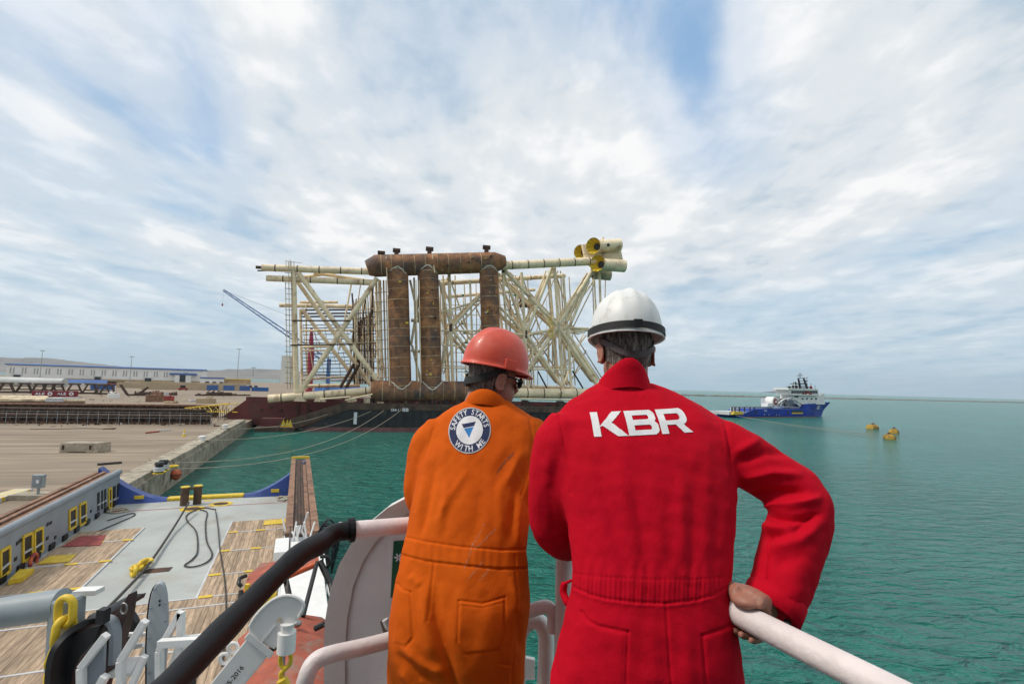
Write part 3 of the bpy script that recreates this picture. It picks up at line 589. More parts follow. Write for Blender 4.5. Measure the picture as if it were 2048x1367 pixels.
# cranes behind the jacket
def build_cranes():
    a, b = P(447, 580, 330), P(652, 720, 330); cr = thing('crane_boom', 'blue lattice crane boom rising left behind the jacket', 'crane', b)
    d = (b - a).normalized(); s_ = d.cross(Vector((0, 1, 0))).normalized(); y = Vector((0, 1, 0)); wd = 1.5
    for sx in (-1, 1):
        for sy in (-1, 1): MB().tube(a + s_ * sx * .5 + y * sy * .5, b + s_ * sx * wd + y * sy * wd, .22, seg=6).build('chord', 'crane_blue', cr)
    for i in range(18):
        f, g = i / 18, (i + 1) / 18; w0, w1 = .5 + (wd - .5) * f, .5 + (wd - .5) * g; sg = 1 if i % 2 else -1
        MB().tube(a.lerp(b, f) + s_ * sg * w0 - y * w0, a.lerp(b, g) - s_ * sg * w1 - y * w1, .13, seg=5).build('lacing', 'crane_blue', cr)
    MB().tube(a, P(600, 640, 345), .10, seg=5).build('pendant', 'mast', cr); MB().tube(a, a - Vector((0, 0, 9)), .06, seg=5).build('hoist_rope', 'mast', cr)
    MB().ell(a - Vector((0, 0, 9.6)), .5, .5, .9).build('hook_block', 'machine_red', cr)
    bs = b.copy(); MB().hexa([Vector((bs.x + 2 + x, bs.y + y_, z)) for z in (2.5, bs.z + 1) for x, y_ in ((-1, -1), (1, -1), (1, 1), (-1, 1))]).build('crane_pedestal', 'crane_blue', cr)
    c = P(620, 745, 300); c.z = GZ; rc = thing('crane_tower', 'dark red crane tower seen through the left jacket frame', 'crane', c)
    t = P(623, 655, 300); MB().path([c, Vector((c.x, c.y, P(620, 705, 300).z)), t], [2.0, 1.8, .7], 12).build('tower', 'crane_red', rc, smooth=True)
    MB().tube(t, P(640, 690, 300), .15, seg=6).build('stay', 'crane_red', rc)
    c = G(668, 776, GZ); sh = thing('quay_shed', 'turquoise roofed shed behind the left jacket frame', 'shed', c)
    c = P(668, 772, 330); c.z = GZ; sh.location = c
    MB().box(c + Vector((-12, 0, 0)), (30, 5, 0), (-3, 12, 0), (0, 0, 4.5)).build('wall', 'tan_wall', sh)
    MB().hexa([c + Vector(q) for q in ((-13, -1, 4.5), (19, 4.5, 4.5), (15, 18, 4.5), (-17, 12, 4.5), (-13, 4, 8), (19, 9.5, 8), (17, 13, 8), (-15, 8, 8))]).build('roof', 'container_blue', sh)
build_cranes()
# ------------------------------------------------------------------ the yard on shore
def build_warehouse():
    A = G(11, 757.5, GZ); Bc = G(404, 766.2, GZ); d = (Bc - A); Lh = d.length; d.normalize(); n = Vector((-d.y, d.x, 0)); Z = Vector((0, 0, 1))
    H = P(11, 729, A.y).z - GZ; Hr = P(404, 741, Bc.y).z - GZ; H = (H + Hr) / 2; D = 75
    wh = thing('warehouse', 'long white warehouse with blue roof and tall narrow windows', 'warehouse', A.lerp(Bc, .5) + n * D / 2)
    MB().box(A, d * Lh, n * D, Z * H).build('wall', 'wall_white', wh)
    MB().box(A - n * .8, d * Lh, n * .8, Z * H * .16).build('plinth', 'ochre', wh)
    o = A - n * 2.0 - d * 2
    MB().prism([o + Z * H, o + Z * (H + 1.6), o + n * (D / 2 + 2) + Z * (H + 3.2), o + n * (D + 4) + Z * (H + 1.6), o + n * (D + 4) + Z * H], d * (Lh + 3)).build('roof', 'roof_blue', wh)
    for i in range(17):
        for k in (0, 1):
            f = (i + .28 + .26 * k) / 17 * .93
            if .80 < f < .88: continue
            w_ = A + d * Lh * f - n * .25
            MB().box(w_ + Z * H * .40, d * 1.7, n * .3, Z * H * .42).build('window', 'window_grey', wh)
    for f, wd in ((.035, 8), (.42, 8), (.68, 9)):
        w_ = A + d * Lh * f - n * 1.0; dr = MB().box(w_, d * wd, n * .3, Z * H * .30).build('door', 'glass_dark', wh)
        MB().box(w_ - d * 2 + Z * H * .31 - n * 2, d * (wd + 4), n * 2.4, Z * .7).build('canopy', 'window_grey', dr)
    f = .845; w_ = A + d * Lh * f - n * 6
    MB().box(w_, d * 7, n * 5.9, Z * H * .62).build('porch_wing', 'wall_white', wh); MB().box(w_ + d * 16, d * 8, n * 5.9, Z * H * .62).build('porch_wing', 'wall_white', wh)
    MB().box(w_ - d * 8 + Z * H * .62 - n, d * 40, n * 7, Z * H * .14).build('porch_roof', 'roof_blue', wh)
    MB().box(w_ + d * 7 + n * 4.5, d * 9, n * .3, Z * H * .60).build('door', 'glass_dark', wh)
build_warehouse()
def simple(name, label, cat, px, py, wx, wy, h, m, ang=0, group=None, extra=None):
    b, c = box_on(px, py, GZ, wx, wy, h, ang); t = thing(name, label, cat, c, group); b.build('body', m, t, bevel=.02 * h)
    a = R(ang); ex = Vector((math.cos(a), math.sin(a), 0)); ey = Vector((-math.sin(a), math.cos(a), 0))
    if extra: extra(t, c, ex, ey)
    return t
YA = 39       # yard rows run square to the line of sight from here
def corr(m, n, wx, wy, h):
    def f(t, c, ex, ey):
        for i in range(n): MB().box(c - ex * (wx / 2 - wx * (i + .3) / n) - ey * (wy / 2 + .05), ex * wx * .4 / n, ey * .06, (0, 0, h * .96)).build('rib', m, t)
    return f
def ale(t, c, ex, ey):
    corr('container_red', 14, 9.4, 2.6, 3.0)(t, c, ex, ey)
    o = c - ex * 3.6 - ey * 1.40 + Vector((0, 0, .9)); text_on('ALE', o, ex, (0, 0, 1), 1.3, 3.6, .03).build('lettering', 'print_white', t)
    q = c + ex * 2.0 - ey * 1.38 + Vector((0, 0, 1.55)); MB().path([q, q - ey * .03], .95, 20).build('emblem', 'print_white', t); MB().path([q - ey * .035, q - ey * .05], .38, 16).build('emblem_centre', 'container_red', t)
for x in (89, 132):
    simple('shipping_container', 'dark red container lettered ALE standing in front of the ' + ('grey pipe trestles' if x < 100 else 'empty trestles beside the tarpaulin'), 'container', x, 793, 9.4, 2.6, 3.0, 'container_red', YA, 'red lettered containers', ale)
simple('shipping_container', 'long blue container beside the brown trestle frames', 'container', 205, 778.5, 15, 4, 4.2, 'container_blue', YA, None, corr('container_blue', 16, 15, 4, 4.2))
simple('shipping_container', 'bright blue container beside the red pontoon', 'container', 520, 782, 14, 4, 3.6, 'container_blue', 20, None, corr('container_blue', 16, 14, 4, 3.6))
def tan(t, c, ex, ey):
    for k in range(3): MB().box(c + ex * (8 + k * 13) - ey * 3.2, ex * 9, ey * .3, (0, 0, 4.6)).build('shutter', 'roof_blue', t)
simple('yard_wall', 'long tan wall in front of the warehouse', 'wall', 298, 776, 48, 3, 5.2, 'tan_wall', YA - 6)
simple('store_building', 'low tan store with blue shutters', 'building', 392, 779.5, 80, 6, 6.5, 'tan_wall', YA - 8, None, tan)
simple('yard_office', 'white low office at the far right end of the warehouse', 'building', 424, 767.5, 34, 14, 9, 'wall_white', YA - 10, None, lambda t, c, ex, ey: MB().box(c - ex * 18 - ey * 8 + Vector((0, 0, 9)), ex * 36, ey * 16, (0, 0, 2)).build('roof', 'roof_blue', t))
simple('yard_office', 'yellow low building with a pale roof by the far water', 'building', 462, 768, 60, 14, 8, 'ochre', YA - 12, None, lambda t, c, ex, ey: MB().box(c - ex * 31 - ey * 8 + Vector((0, 0, 8)), ex * 62, ey * 16, (0, 0, 1.5)).build('roof', 'yellow', t))
simple('long_shed', 'long low shed with blue roof behind the grey pipe', 'shed', 82, 770, 95, 10, 3.0, 'wall_white', YA, None, lambda t, c, ex, ey: MB().prism([c - ex * 48 - ey * 6 + Vector((0, 0, 3)), c - ex * 48 + Vector((0, 0, 6)), c - ex * 48 + ey * 6 + Vector((0, 0, 3))], ex * 96).build('roof', 'roof_blue', t))
r = random.Random(21)
def vehicle(px, py, L_, h, ang, m, grp, lab, cat='vehicle', name='yard_vehicle'):
    b, c = box_on(px, py, GZ, L_, 2.4, h * .5, ang); a = R(ang); ex = Vector((math.cos(a), math.sin(a), 0)); ey = Vector((-math.sin(a), math.cos(a), 0)); t = thing(name, lab, cat, c, grp)
    Z = Vector((0, 0, 1)); MB().box(c - ex * L_ / 2 - ey * 1.1 + Z * .5, ex * L_, ey * 2.2, Z * h * .45).build('body', m, t, bevel=.15)
    MB().hexa([c + ex * x + ey * y + Z * z for z, k in ((.5 + h * .45, 1), (.4 + h, .8)) for x, y in ((-L_ * .36 * k, -1.0), (L_ * .25 * k, -1.0), (L_ * .25 * k, 1.0), (-L_ * .36 * k, 1.0))]).build('cab', 'glass_dark', t)
    for sx in (-.32, .32):
        for sy in (-1.1, 1.1): p = c + ex * L_ * sx + ey * sy + Z * .5; MB().path([p - ey * .12, p + ey * .12], .5, 12).build('wheel', 'black', t)
for i in range(7): vehicle(443 + i * 11.5, 774.5 + i * .5, 5.5, 3.4, r.uniform(15, 45), 'machine_red', 'red vehicles parked beside the far yard', 'red vehicle parked in a row by the far yellow building')
for i in range(9): vehicle(172 + i * 9.2, 768.5 + i * .3, 7, 4.2, 39 + r.uniform(-8, 8), 'machine_red', 'red machines along the warehouse front', 'red machine parked in the row before the warehouse wall')
for i in range(6): vehicle(332 + i * 15, 770.5 + i * .6, 6, 4.2, 30, 'machine_red', 'red machines near the porch', 'red machine parked near the blue warehouse porch')
vehicle(366, 780.5, 7, 4, 35, 'machine_red', None, 'single red truck standing before the tan store')
for i in range(3): vehicle(415 + i * 14, 770 + i * .5, 9, 5, 25, 'ship_white', 'white trucks by the office', 'white truck parked by the low white office')
def trestle(px, py, s_, lab):
    c = G(px, py, GZ); t = thing('pipe_trestle', lab, 'trestle', c, 'brown trestle frames under the pipe'); a = R(YA); ex = Vector((math.cos(a), math.sin(a), 0)); ey = Vector((-math.sin(a), math.cos(a), 0)); Z = Vector((0, 0, 1))
    for sy in (-2, 2):
        for sg in (-1, 1): MB().bar(c + ex * sg * 4.2 * s_ + ey * sy, c + ex * sg * 1.5 * s_ + ey * sy + Z * 6.3 * s_, .9, .9, ey).build('leg', 'steel_brown', t)
    MB().bar(c - ex * 3.2 * s_ + Z * 6.3 * s_, c + ex * 3.2 * s_ + Z * 6.3 * s_, 5, .9).build('cap_beam', 'steel_brown', t); MB().bar(c - ex * 3.4 * s_ + Z * 2.4 * s_, c + ex * 3.4 * s_ + Z * 2.4 * s_, .6, .6).build('tie', 'steel_brown', t)
    MB().bar(c - ex * 4.8 * s_ + Z * .4, c + ex * 4.8 * s_ + Z * .4, 5, .8).build('base', 'rust_dark', t)
for x, y in ((12, 785), (48, 785), (78, 786), (97, 786), (115, 786)): trestle(x, y, .85, 'brown steel trestle carrying the long grey pipe')
for x, y in ((148, 787), (180, 787), (204, 788), (215, 788)): trestle(x, y, .9, 'empty brown steel trestle beyond the grey pipe')
p0, p1 = G(-40, 779, GZ), G(128, 783, GZ)
tag(MB().path([p0 + Vector((0, 0, 5.6)), p1 + Vector((0, 0, 5.6))], 3.0, 20).build('grey_pipe', 'pipe_grey', smooth=True), 'huge pale grey pipe resting on brown trestles', 'pipe')
def channel(px0, py0, px1, py1, lab):
    c = G((px0 + px1) / 2, py0, GZ); t = thing('scrap_girder', lab, 'girder', c); a, b = G(px0, py0, GZ), G(px1, py1, GZ); Z = Vector((0, 0, 1)); d = (b - a).normalized()
    MB().bar(a + Z * .5, b + Z * .5, 1.6, 1).build('base', 'steel_brown', t); MB().bar(a + Z * .8, a - d * 3.6 + Z * 6.4, 1.2, 1.2).build('arm', 'steel_brown', t); MB().bar(b + Z * .8, b + d * 4.6 + Z * 5, 1.2, 1.2).build('arm', 'steel_brown', t)
channel(254, 791, 276, 791, 'brown V shaped steel frame lying in the yard')
for i, (x, y, wx, h, m) in enumerate([(285, 791, 8, 2.4, 'steel_brown'), (300, 790, 10, 2.8, 'rust_dark'), (314, 792, 6, 3, 'timber'), (329, 791, 5, 2, 'tarp'), (341, 790, 7, 2.2, 'steel_brown'), (407, 791, 9, 1.4, 'rust_dark'), (424, 791, 6, 3.2, 'steel_brown'), (447, 791, 9, 3, 'rust_dark'), (462, 790, 6, 2, 'tan_wall'), (482, 791, 11, 1.2, 'steel_brown'), (309, 803, 7, 4.6, 'timber'), (326, 801, 9, 3.4, 'machine_red'), (227, 796, 5, 3.4, 'wall_white'), (412, 806, 8, 3.2, 'tan_wall'), (342, 806, 5, .8, 'ochre'), (400, 802, 9, 1, 'tarp')]):
    t = simple('material_stack', ['rusty scrap pile', 'dark girder pile', 'timber crate', 'grey wrapped bundle', 'brown beam heap', 'low dark skid', 'brown pallet rack', 'dark drum rack', 'tan crate', 'long brown bundle', 'tall timber crate', 'red generator', 'white cabin', 'tan box', 'low ochre pallet', 'white sheet bundle'][i] + (' before the tan store' if 280 < x < 500 and y < 795 else ' standing on the open yard'), 'yard material', x, y, wx, 3, h * .7, m, YA + r.uniform(-12, 12))
    for k in range(3):
        q = t.location + Vector((r.uniform(-wx / 2, wx / 2), r.uniform(-1, 1), h * .7)); MB().bar(q, q + Vector((r.uniform(-2, 2), r.uniform(-1, 1), h * r.uniform(.1, .4))), .5, .5).build('beam', m, t)
# long skid girders with guard posts
def girder(px0, px1, py, h, m, lab, n):
    a, b = G(px0, py, GZ), G(px1, py + (px1 - px0) * .006, GZ); d = (b - a).normalized(); nn = Vector((-d.y, d.x, 0)); Z = Vector((0, 0, 1)); Lg = (b - a).length
    t = thing('skid_girder', lab, 'girder', a.lerp(b, .5))
    MB().box(a + Z * h * .78, d * Lg, nn * 2.4, Z * h * .22).build('top_flange', m, t); MB().box(a + nn * .9 + Z * .5, d * Lg, nn * .5, Z * h * .75).build('web', 'rust_dark', t); MB().box(a + Z * .3, d * Lg, nn * 2.4, Z * .3).build('bottom_flange', m, t)
    for i in range(n):
        q = a + d * Lg * (i + .5) / n; MB().box(q - d * .5, d * 1.0, nn * 2.0, Z * .32).build('sleeper', 'timber', t); MB().box(q, d * .22, nn * .95, Z * h * .8).build('stiffener', 'steel_brown', t)
    return a, b, d, nn
for px0, px1, py, h, m, lab in ((-60, 418, 846, 2.3, 'steel_brown', 'longest dark skid girder along the open concrete apron'), (-60, 434, 831, 2.3, 'steel_brown', 'brown skid girder second back from the apron'), (-60, 436, 819, 2.2, 'timber', 'reddish skid girder behind the pale timber'), (-60, 165, 812, 1.6, 'rust_dark', 'short dark girder under the cream pipes')):
    a, b, d, nn = girder(px0, px1, py, h, m, lab, 30)
for i in range(22):
    x = -10 + i * 20.5; q = G(x, 848.5 + x * .004, GZ); o = MB().tube(q, q + Vector((0, 0, 3.2)), .05, seg=6).build('guard_post', 'mast', loc=q); tag(o, 'thin guard post in the row before the longest girder', 'post', 'guard posts along the skid girders')
a, b = G(-40, 848.3, GZ), G(425, 850.4, GZ)
for k, z in enumerate((1.7, 3.1)): tag(MB().tube(a + Vector((0, 0, z)), b + Vector((0, 0, z)), .04, seg=6).build('guard_wire', 'mast'), ('lower' if k == 0 else 'upper') + ' thin guard wire before the longest girder', 'wire')
for i, (x0, x1, y, m, rr) in enumerate(((-30, 95, 802, 'cream', .8), (-30, 150, 806, 'cream', .7), (20, 170, 808.5, 'cream_dirty', .6))):
    p, q = G(x0, y, GZ) + Vector((0, 0, 1.6)), G(x1, y + .8, GZ) + Vector((0, 0, 1.6)); tag(MB().tube(p, q, rr, seg=14).build('yard_pipe', m, smooth=True), ['cream pipe lying farthest back beside the containers', 'longest cream pipe lying in the yard', 'grimy cream pipe lying next to the girders'][i], 'pipe')
for x, y, wx in ((108, 809, 5), (132, 808, 8)): simple('tarpaulin_pile', ['white tarpaulin heap with hanging end', 'wide white tarpaulin over pipes'][x > 120], 'tarpaulin', x, y, wx, 3, 2.6, 'tarp', YA + 5)
simple('junction_box', 'pale green box standing before the longest girder', 'box', 197, 845.5, 1.7, 1.2, 1.9, 'tarp', 10)
def lattice(a, b, w0, m, lab, name):
    t = thing(name, lab, 'lattice boom', a.lerp(b, .5)); d = (b - a).normalized(); s_ = d.cross(Vector((0, 0, 1))).normalized(); u = s_.cross(d)
    for sx in (-1, 1):
        for sy in (-1, 1): MB().tube(a + (s_ * sx + u * sy) * w0 * .3, b + (s_ * sx + u * sy) * w0, .12, seg=6).build('chord', m, t)
    n = 9
    for i in range(n):
        for sx in (-1, 1):
            sg = 1 if i % 2 else -1; f, g = i / n, (i + 1) / n; MB().tube(a.lerp(b, f) + (s_ * sx + u * sg) * w0 * (.3 + .7 * f), a.lerp(b, g) + (s_ * sx - u * sg) * w0 * (.3 + .7 * g), .09, seg=5).build('lacing', m, t)
lattice(G(372, 818, 4.0), G(466, 815, 6.0), 1.3, 'yellow', 'yellow lattice boom lying across the girder ends', 'crane_section')
for i in range(9):   # scaffold under the boom
    q = G(424 + i * 4, 842 - (i % 3) * 2, GZ); tag(MB().tube(q, q + Vector((0, 0, 3.2 + (i % 2))), .10, seg=6).build('scaffold_post', 'steel_brown', loc=q), 'brown scaffold post under the yellow boom', 'post', 'scaffold posts under the yellow boom')
for x, yb, yt, k in ((79, 762, 701, 'beside the trestles'), (259, 766, 713, 'before the warehouse'), (474, 763, 698, 'beside the blue crane boom'), (506, 752, 735, 'far across the water')):
    c = G(x, yb, GZ) if yb > 758 else P(x, yb, 1700); tp = P(x + (7 if x < 400 else 8) * (yb > 755), yt, c.y); tp.x = c.x; t = thing('light_mast', 'tall thin floodlight mast ' + k, 'light mast', c); sc_ = c.y / 700
    MB().tube(c, tp, .55 * sc_, .28 * sc_, 8).build('pole', 'mast', t); MB().box(tp - Vector((3.2, .5, .4)) * sc_, Vector((6.4, 0, 0)) * sc_, Vector((0, 1, 0)) * sc_, Vector((0, 0, .9)) * sc_).build('lamp_head', 'mast', t)
def build_quay_things():
    Z = Vector((0, 0, 1))
    c = G(160, 905, GZ); a = R(8); ex = Vector((math.cos(a), math.sin(a), 0)); ey = Vector((-math.sin(a), math.cos(a), 0))
    t = thing('concrete_block', 'big weathered concrete block with dark lifting slots on the apron', 'concrete block', c)
    MB().hexa([c + ex * x + ey * y + Z * z for z, k in ((0, 1), (1.5, .96)) for x, y in ((-3.0 * k, 0), (2.4 * k, 0), (3.0 * k, 2.4), (-2.4 * k, 2.4))]).build('block', 'quay_conc', t, bevel=.06)
    for x in (-2.6, 1.2): MB().box(c + ex * x - ey * .03 + Z * .45, ex * .35, ey * .2, Z * .7).build('slot', 'rust_dark', t)
    MB().box(c - ex * 1.8 - ey * .04, ex * 2.6, ey * .3, Z * .16).build('foot_recess', 'rust_dark', t)
    for i, (x, y, lab) in enumerate(((450, 857, 'white bollard at the far end of the quay'), (404, 882, 'white bollard midway along the quay'))):
        c = G(x, y, GZ + 1.0); t = thing('quay_bollard', lab, 'bollard', c)
        MB().path([c, c + Z * .5, c + Z * .62, c + Z * .9, c + Z * 1.0], [.45, .36, .62, .62, .3], 16).build('bollard_post', 'white_paint', t, smooth=True); MB().box(c - Vector((.7, .7, .05)), (1.4, 0, 0), (0, 1.4, 0), (0, 0, .12)).build('base_plate', 'rust_dark', t)
    c = G(322, 943, GZ + 1.0); t = thing('quay_bollard', 'black twin bollard with pale rope turns at the quay edge', 'bollard', c)
    for k in (-.9, .9):
        q = c + QD * k; MB().path([q, q + Z * .9, q + Z * 1.0, q + Z * 1.25], [.42, .40, .55, .45], 16).build('bollard_post', 'black', t, smooth=True)
        for j in range(3): MB().path([q + Vector((math.cos(u) * .5, math.sin(u) * .5, .3 + j * .17)) for u in [2 * math.pi * e / 16 for e in range(16)]], .09, 6, closed=True).build('rope_turn', 'tarp', t)
    MB().box(c - QD * 1.6 - QN * .5 - Z * .02, QD * 3.2, QN * 1.0, Z * .1).build('base_plate', 'yellow', t)
    c = G(345, 933, GZ + 1.05); tag(MB().path([c + Vector((math.cos(u) * .55, math.sin(u) * .55, .08)) for u in [2 * math.pi * e / 20 for e in range(20)]], .12, 8, closed=True).build('rope_coil', 'yellow', smooth=True), 'yellow rope coil on the quay coping', 'rope coil')
    c = onplane(352, 948, Q0 + QN * 1.0, QN); t = thing('quay_fender', 'round orange fender buoy hanging on the quay wall', 'fender', c)
    MB().ell(c, .62, .62, .75).build('float', 'orange_plastic', t, smooth='all'); MB().path([c + Z * .7, c + Z * 2.0 - QN * .6], .05, 6).build('lanyard', 'rope_dark', t); MB().path([c + Vector((math.cos(u) * .63, math.sin(u) * .63, 0)) for u in [2 * math.pi * e / 20 for e in range(20)]], .06, 6, closed=True).build('band', 'rust_dark', t)
    c = G(75, 998, GZ); t = thing('electric_cabinet', 'grey electric cabinet on a post on its concrete pad', 'cabinet', c)
    MB().box(c - Vector((2.2, .8, 0)), (4.4, .6, 0), (-.2, 1.8, 0), (0, 0, .5)).build('pad', 'quay_conc', t, bevel=.04); MB().tube(c + Z * .4, c + Z * 1.2, .12, seg=10).build('post', 'mast', t)
    MB().box(c + Vector((-.5, -.3, 1.1)), (.95, .15, 0), (-.1, .5, 0), (0, 0, 1.25)).build('case', 'post_grey', t, bevel=.03); MB().box(c + Vector((-.38, -.33, 1.3)), (.7, .11, 0), (0, .03, 0), (0, 0, .85)).build('door', 'wall_grey', t); MB().box(c + Vector((.0, -.36, 1.6)), (.24, .04, 0), (0, .03, 0), (0, 0, .3)).build('warning_label', 'print_white', t)
    for side, (x0, y0, n) in enumerate(((-30, 1003, 10),)):
        c = G(20, 1000, GZ); t = thing('striped_kerb', 'low kerb slab with yellow and white stripes beside the grey cabinet', 'kerb', c); a, b = G(-25, 1012, GZ), G(66, 984, GZ); d = (b - a).normalized(); nn = Vector((-d.y, d.x, 0)); Lk = (b - a).length
        for i in range(14): MB().box(a + d * Lk * i / 14, d * (Lk / 14 - .01), nn * 1.6, Z * .4).build('stripe_block', ('yellow', 'tarp')[i % 2], t)
    q = [G(x, y, GZ + .05) for x, y in ((60, 858), (120, 857), (170, 856), (228, 858))]; tag(MB().path(spline(q), .07, 6).build('hose', 'rope_dark', smooth=True), 'dark hose lying straight on the apron', 'hose')
    for i, (x0, y0, x1, y1, m) in enumerate(((195, 928, 243, 924, 'rope_dark'), (205, 857, 232, 856, 'timber'), (292, 865, 318, 862, 'machine_red'), (315, 861, 342, 859, 'tarp'))):
        p, q = G(x0, y0, GZ + .15), G(x1, y1, GZ + .15); tag(MB().bar(p, q, .35, .25).build('loose_beam', m), ['dark beam lying beside the vessel on the apron', 'brown timber lying on the apron', 'red bar lying near the quay edge', 'white batten lying near the quay edge'][i], 'beam')
    rr = random.Random(9)
    for i in range(9):
        x, y = rr.uniform(300, 420), 0; f = (x - 255) / 235; y = 985 - 137 * f - rr.uniform(2, 10); c = G(x - rr.uniform(14, 30), y, GZ); b = MB()
        for k in range(9): b.path([c, c + Vector((rr.uniform(-.4, .4), rr.uniform(-.4, .4), rr.uniform(.5, 1.0))), c + Vector((rr.uniform(-1, 1), rr.uniform(-1, 1), rr.uniform(.8, 1.8)))], [.03, .022, .008], 4)
        tag(b.build('dry_bush', 'rope', loc=c), 'dry leafless scrub growing along the quay coping', 'shrub', 'dry scrub along the quay')
    c = G(368, 872, GZ); t = thing('safety_cone', 'small yellow marker standing near the quay edge', 'marker', c); MB().path([c, c + Z * .1, c + Z * .11, c + Z * 1.3], [.45, .45, .3, .1], 12).build('body', 'yellow', t); MB().path([c + Z * .5, c + Z * .7], [.25, .2], 12).build('band', 'print_white', t)
build_quay_things()
def build_debris():
    g = random.Random(31); b = MB()
    for i in range(170):
        x, y = g.uniform(-10, 470), g.choice((g.uniform(792, 806), g.uniform(847, 853), g.uniform(788, 796))); q = G(x, y, GZ)
        if (q - Q0).dot(QN) > -2.6: continue
        a = g.uniform(0, 6.3); ex = Vector((math.cos(a), math.sin(a), 0)); l = g.choice((.2, .35, .6, 1.6)) * g.uniform(.5, 1.3); w = g.uniform(.08, .3); b.box(q - ex * l / 2, ex * l, Vector((-ex.y, ex.x, 0)) * w, (0, 0, g.uniform(.05, .4)), g.randrange(5))
    b.build('yard_debris', ['rust_dark', 'timber', 'quay_conc', 'tarp', 'steel_brown'], kind='stuff')
build_debris()
# ------------------------------------------------------------------ blue supply ship and mooring buoys on the right
def build_supply_ship():
    o0 = G(1485, 834.8, 0); o1 = G(1645, 833.2, 0); ax = (o1 - o0).normalized(); nn = Vector((-ax.y, ax.x, 0)); Z = Vector((0, 0, 1))
    def Q(px, py, off=0.): return onplane(px, py, o0 + nn * off, nn)
    t = thing('supply_ship', 'blue and white offshore supply ship lettered on its bow, moored off the breakwater', 'ship', o0.lerp(o1, .5) + nn * 8)
    Bm = 15
    def hullring(px, ytop, yb, half, flare=1.0):
        a = Q(px, ytop, Bm / 2 - half * flare); s = (a - o0).dot(ax); zt = a.z; c = o0 + ax * s + nn * Bm / 2
        return [c - nn * half * flare + Z * zt, c - nn * half * 1.0 + Z * (zt * .4), c - nn * half * .96 - Z * .6, c + nn * half * .96 - Z * .6, c + nn * half + Z * (zt * .4), c + nn * half * flare + Z * zt]
    rings = [hullring(1476, 829, 0, 7.2), hullring(1490, 827, 0, 7.5), hullring(1511, 817.5, 0, 7.5), hullring(1590, 817.5, 0, 7.5), hullring(1604, 816.5, 0, 7.5), hullring(1613, 807.5, 0, 7.4), hullring(1630, 806.5, 0, 6.2, 1.08), hullring(1642, 805.3, 0, 3.6, 1.35)]
    tip = hullring(1661, 803.8, 0, .5, 1.6); s_ = (Q(1642, 832, Bm / 2) - o0).dot(ax)
    for k in (2, 3): tip[k] = o0 + ax * s_ + nn * Bm / 2 - Z * .6
    for k in (1, 4): tip[k] = o0 + ax * (s_ + 3.2) + nn * Bm / 2 + Z * 4
    rings.append(tip); MB().loft(rings).build('hull', 'ship_blue', t)
    a, b = o0 + ax * 2, o1 - ax * 6; MB().box(a - nn * .06 + Z * -.2, b - a, nn * .1, Z * .65).build('waterline_band', 'boot_pink', t)
    def blk(name, x0, y0, x1, y1, off, dep, m, parent=None, rake=0):
        p = Q(x0, y1, off); p2 = Q(x1, y1, off); zt = Q((x0 + x1) / 2, y0, off).z; z0 = Q((x0 + x1) / 2, y1, off).z; p.z = p2.z = z0; d = p2 - p
        return MB().hexa([p, p2, p2 + nn * dep, p + nn * dep] + [q + Z * (zt - z0) for q in (p + ax * rake, p2 - ax * rake, p2 - ax * rake + nn * dep, p + ax * rake + nn * dep)]).build(name, m, parent or t)
    fo = blk('forecastle_house', 1596, 790, 1650, 808, 1.2, 11, 'ship_white', rake=.8)
    for k in range(3): MB().tube(Q(1600, 788.5 - k * 1.2, .9), Q(1650, 788.5 - k * 1.2, .9), .06, seg=5).build('deck_rail', 'ship_white', t)
    blk('deckhouse', 1588, 788, 1640, 800, 1.6, 9, 'ship_white'); br = blk('bridge', 1580, 780, 1637, 790, 1.0, 9, 'ship_white'); blk('bridge_roof', 1577, 776.5, 1636, 780, .4, 10, 'ship_white'); blk('bridge_wing', 1586, 788.5, 1638, 790.5, -.2, 2, 'ship_white'); blk('painted_shadow', 1590, 791, 1622, 794.5, 1.45, .3, 'hull_black')  # black strip paints the shade below the bridge wing
    for i in range(10): blk('window', 1583 + i * 5.3, 781.2, 1587.4 + i * 5.3, 786.4, .85, .3, 'glass_dark', br)
    for i in range(4): blk('window', 1604 + i * 9, 795.5, 1607 + i * 9, 798.5, 1.0, .3, 'glass_dark', fo)
    blk('bow_bulwark', 1640, 787, 1650, 806, 1.6, 10, 'ship_white', rake=1.2)
    for i in range(3): blk('funnel', 1585 + i * 7, 772 - (i == 1) * 2, 1589 + i * 7, 779, 5 + i, 3, ('black', 'hull_black', 'ship_white')[i], rake=.3)
    ms = MB()
    for x0, x1 in ((1596.5, 1600.5), (1607, 1614.5)):
        for off in (4, 6): ms.tube(Q(x1, 777, off), Q(x0, 755.5, off), .75, .5, 8)
    for k in range(5): ms.tube(Q(1596 + k * 1.0, 756 + k * 5, 7), Q(1612 + k * 1.2, 756 + k * 5, 7), .2, seg=6)
    ms.tube(Q(1600, 756, 7), Q(1600, 744, 7), .22, .1, 6); ms.tube(Q(1596, 748, 7), Q(1604, 748, 7), .12, seg=5); ms.tube(Q(1614, 763, 7), Q(1614, 753, 7), .14, seg=5); ms.tube(Q(1609, 762, 7), Q(1615, 762, 7), .2, seg=5); ms.tube(Q(1594, 751, 7), Q(1606, 750.5, 7), .18, seg=5)
    ms.build('mast', 'black', t); MB().ell(Q(1622, 774.5, 6), .9, .9, 1.1).build('radome', 'machine_red', t, smooth='all'); MB().ell(Q(1590, 766, 6), 1.1, .9, .9).build('radar', 'hull_black', t)
    c = Q(1551, 803, 2); MB().path([c - nn * 0, c + nn * 5], 2.9, 20).build('reel', 'ship_white', t, smooth=True); MB().path([c - nn * .2, c - nn * .05], 1.9, 16).build('reel_hub', 'machine_red', t); MB().path([c - nn * .3, c - nn * .21], .7, 12).build('reel_axle', 'ship_white', t)
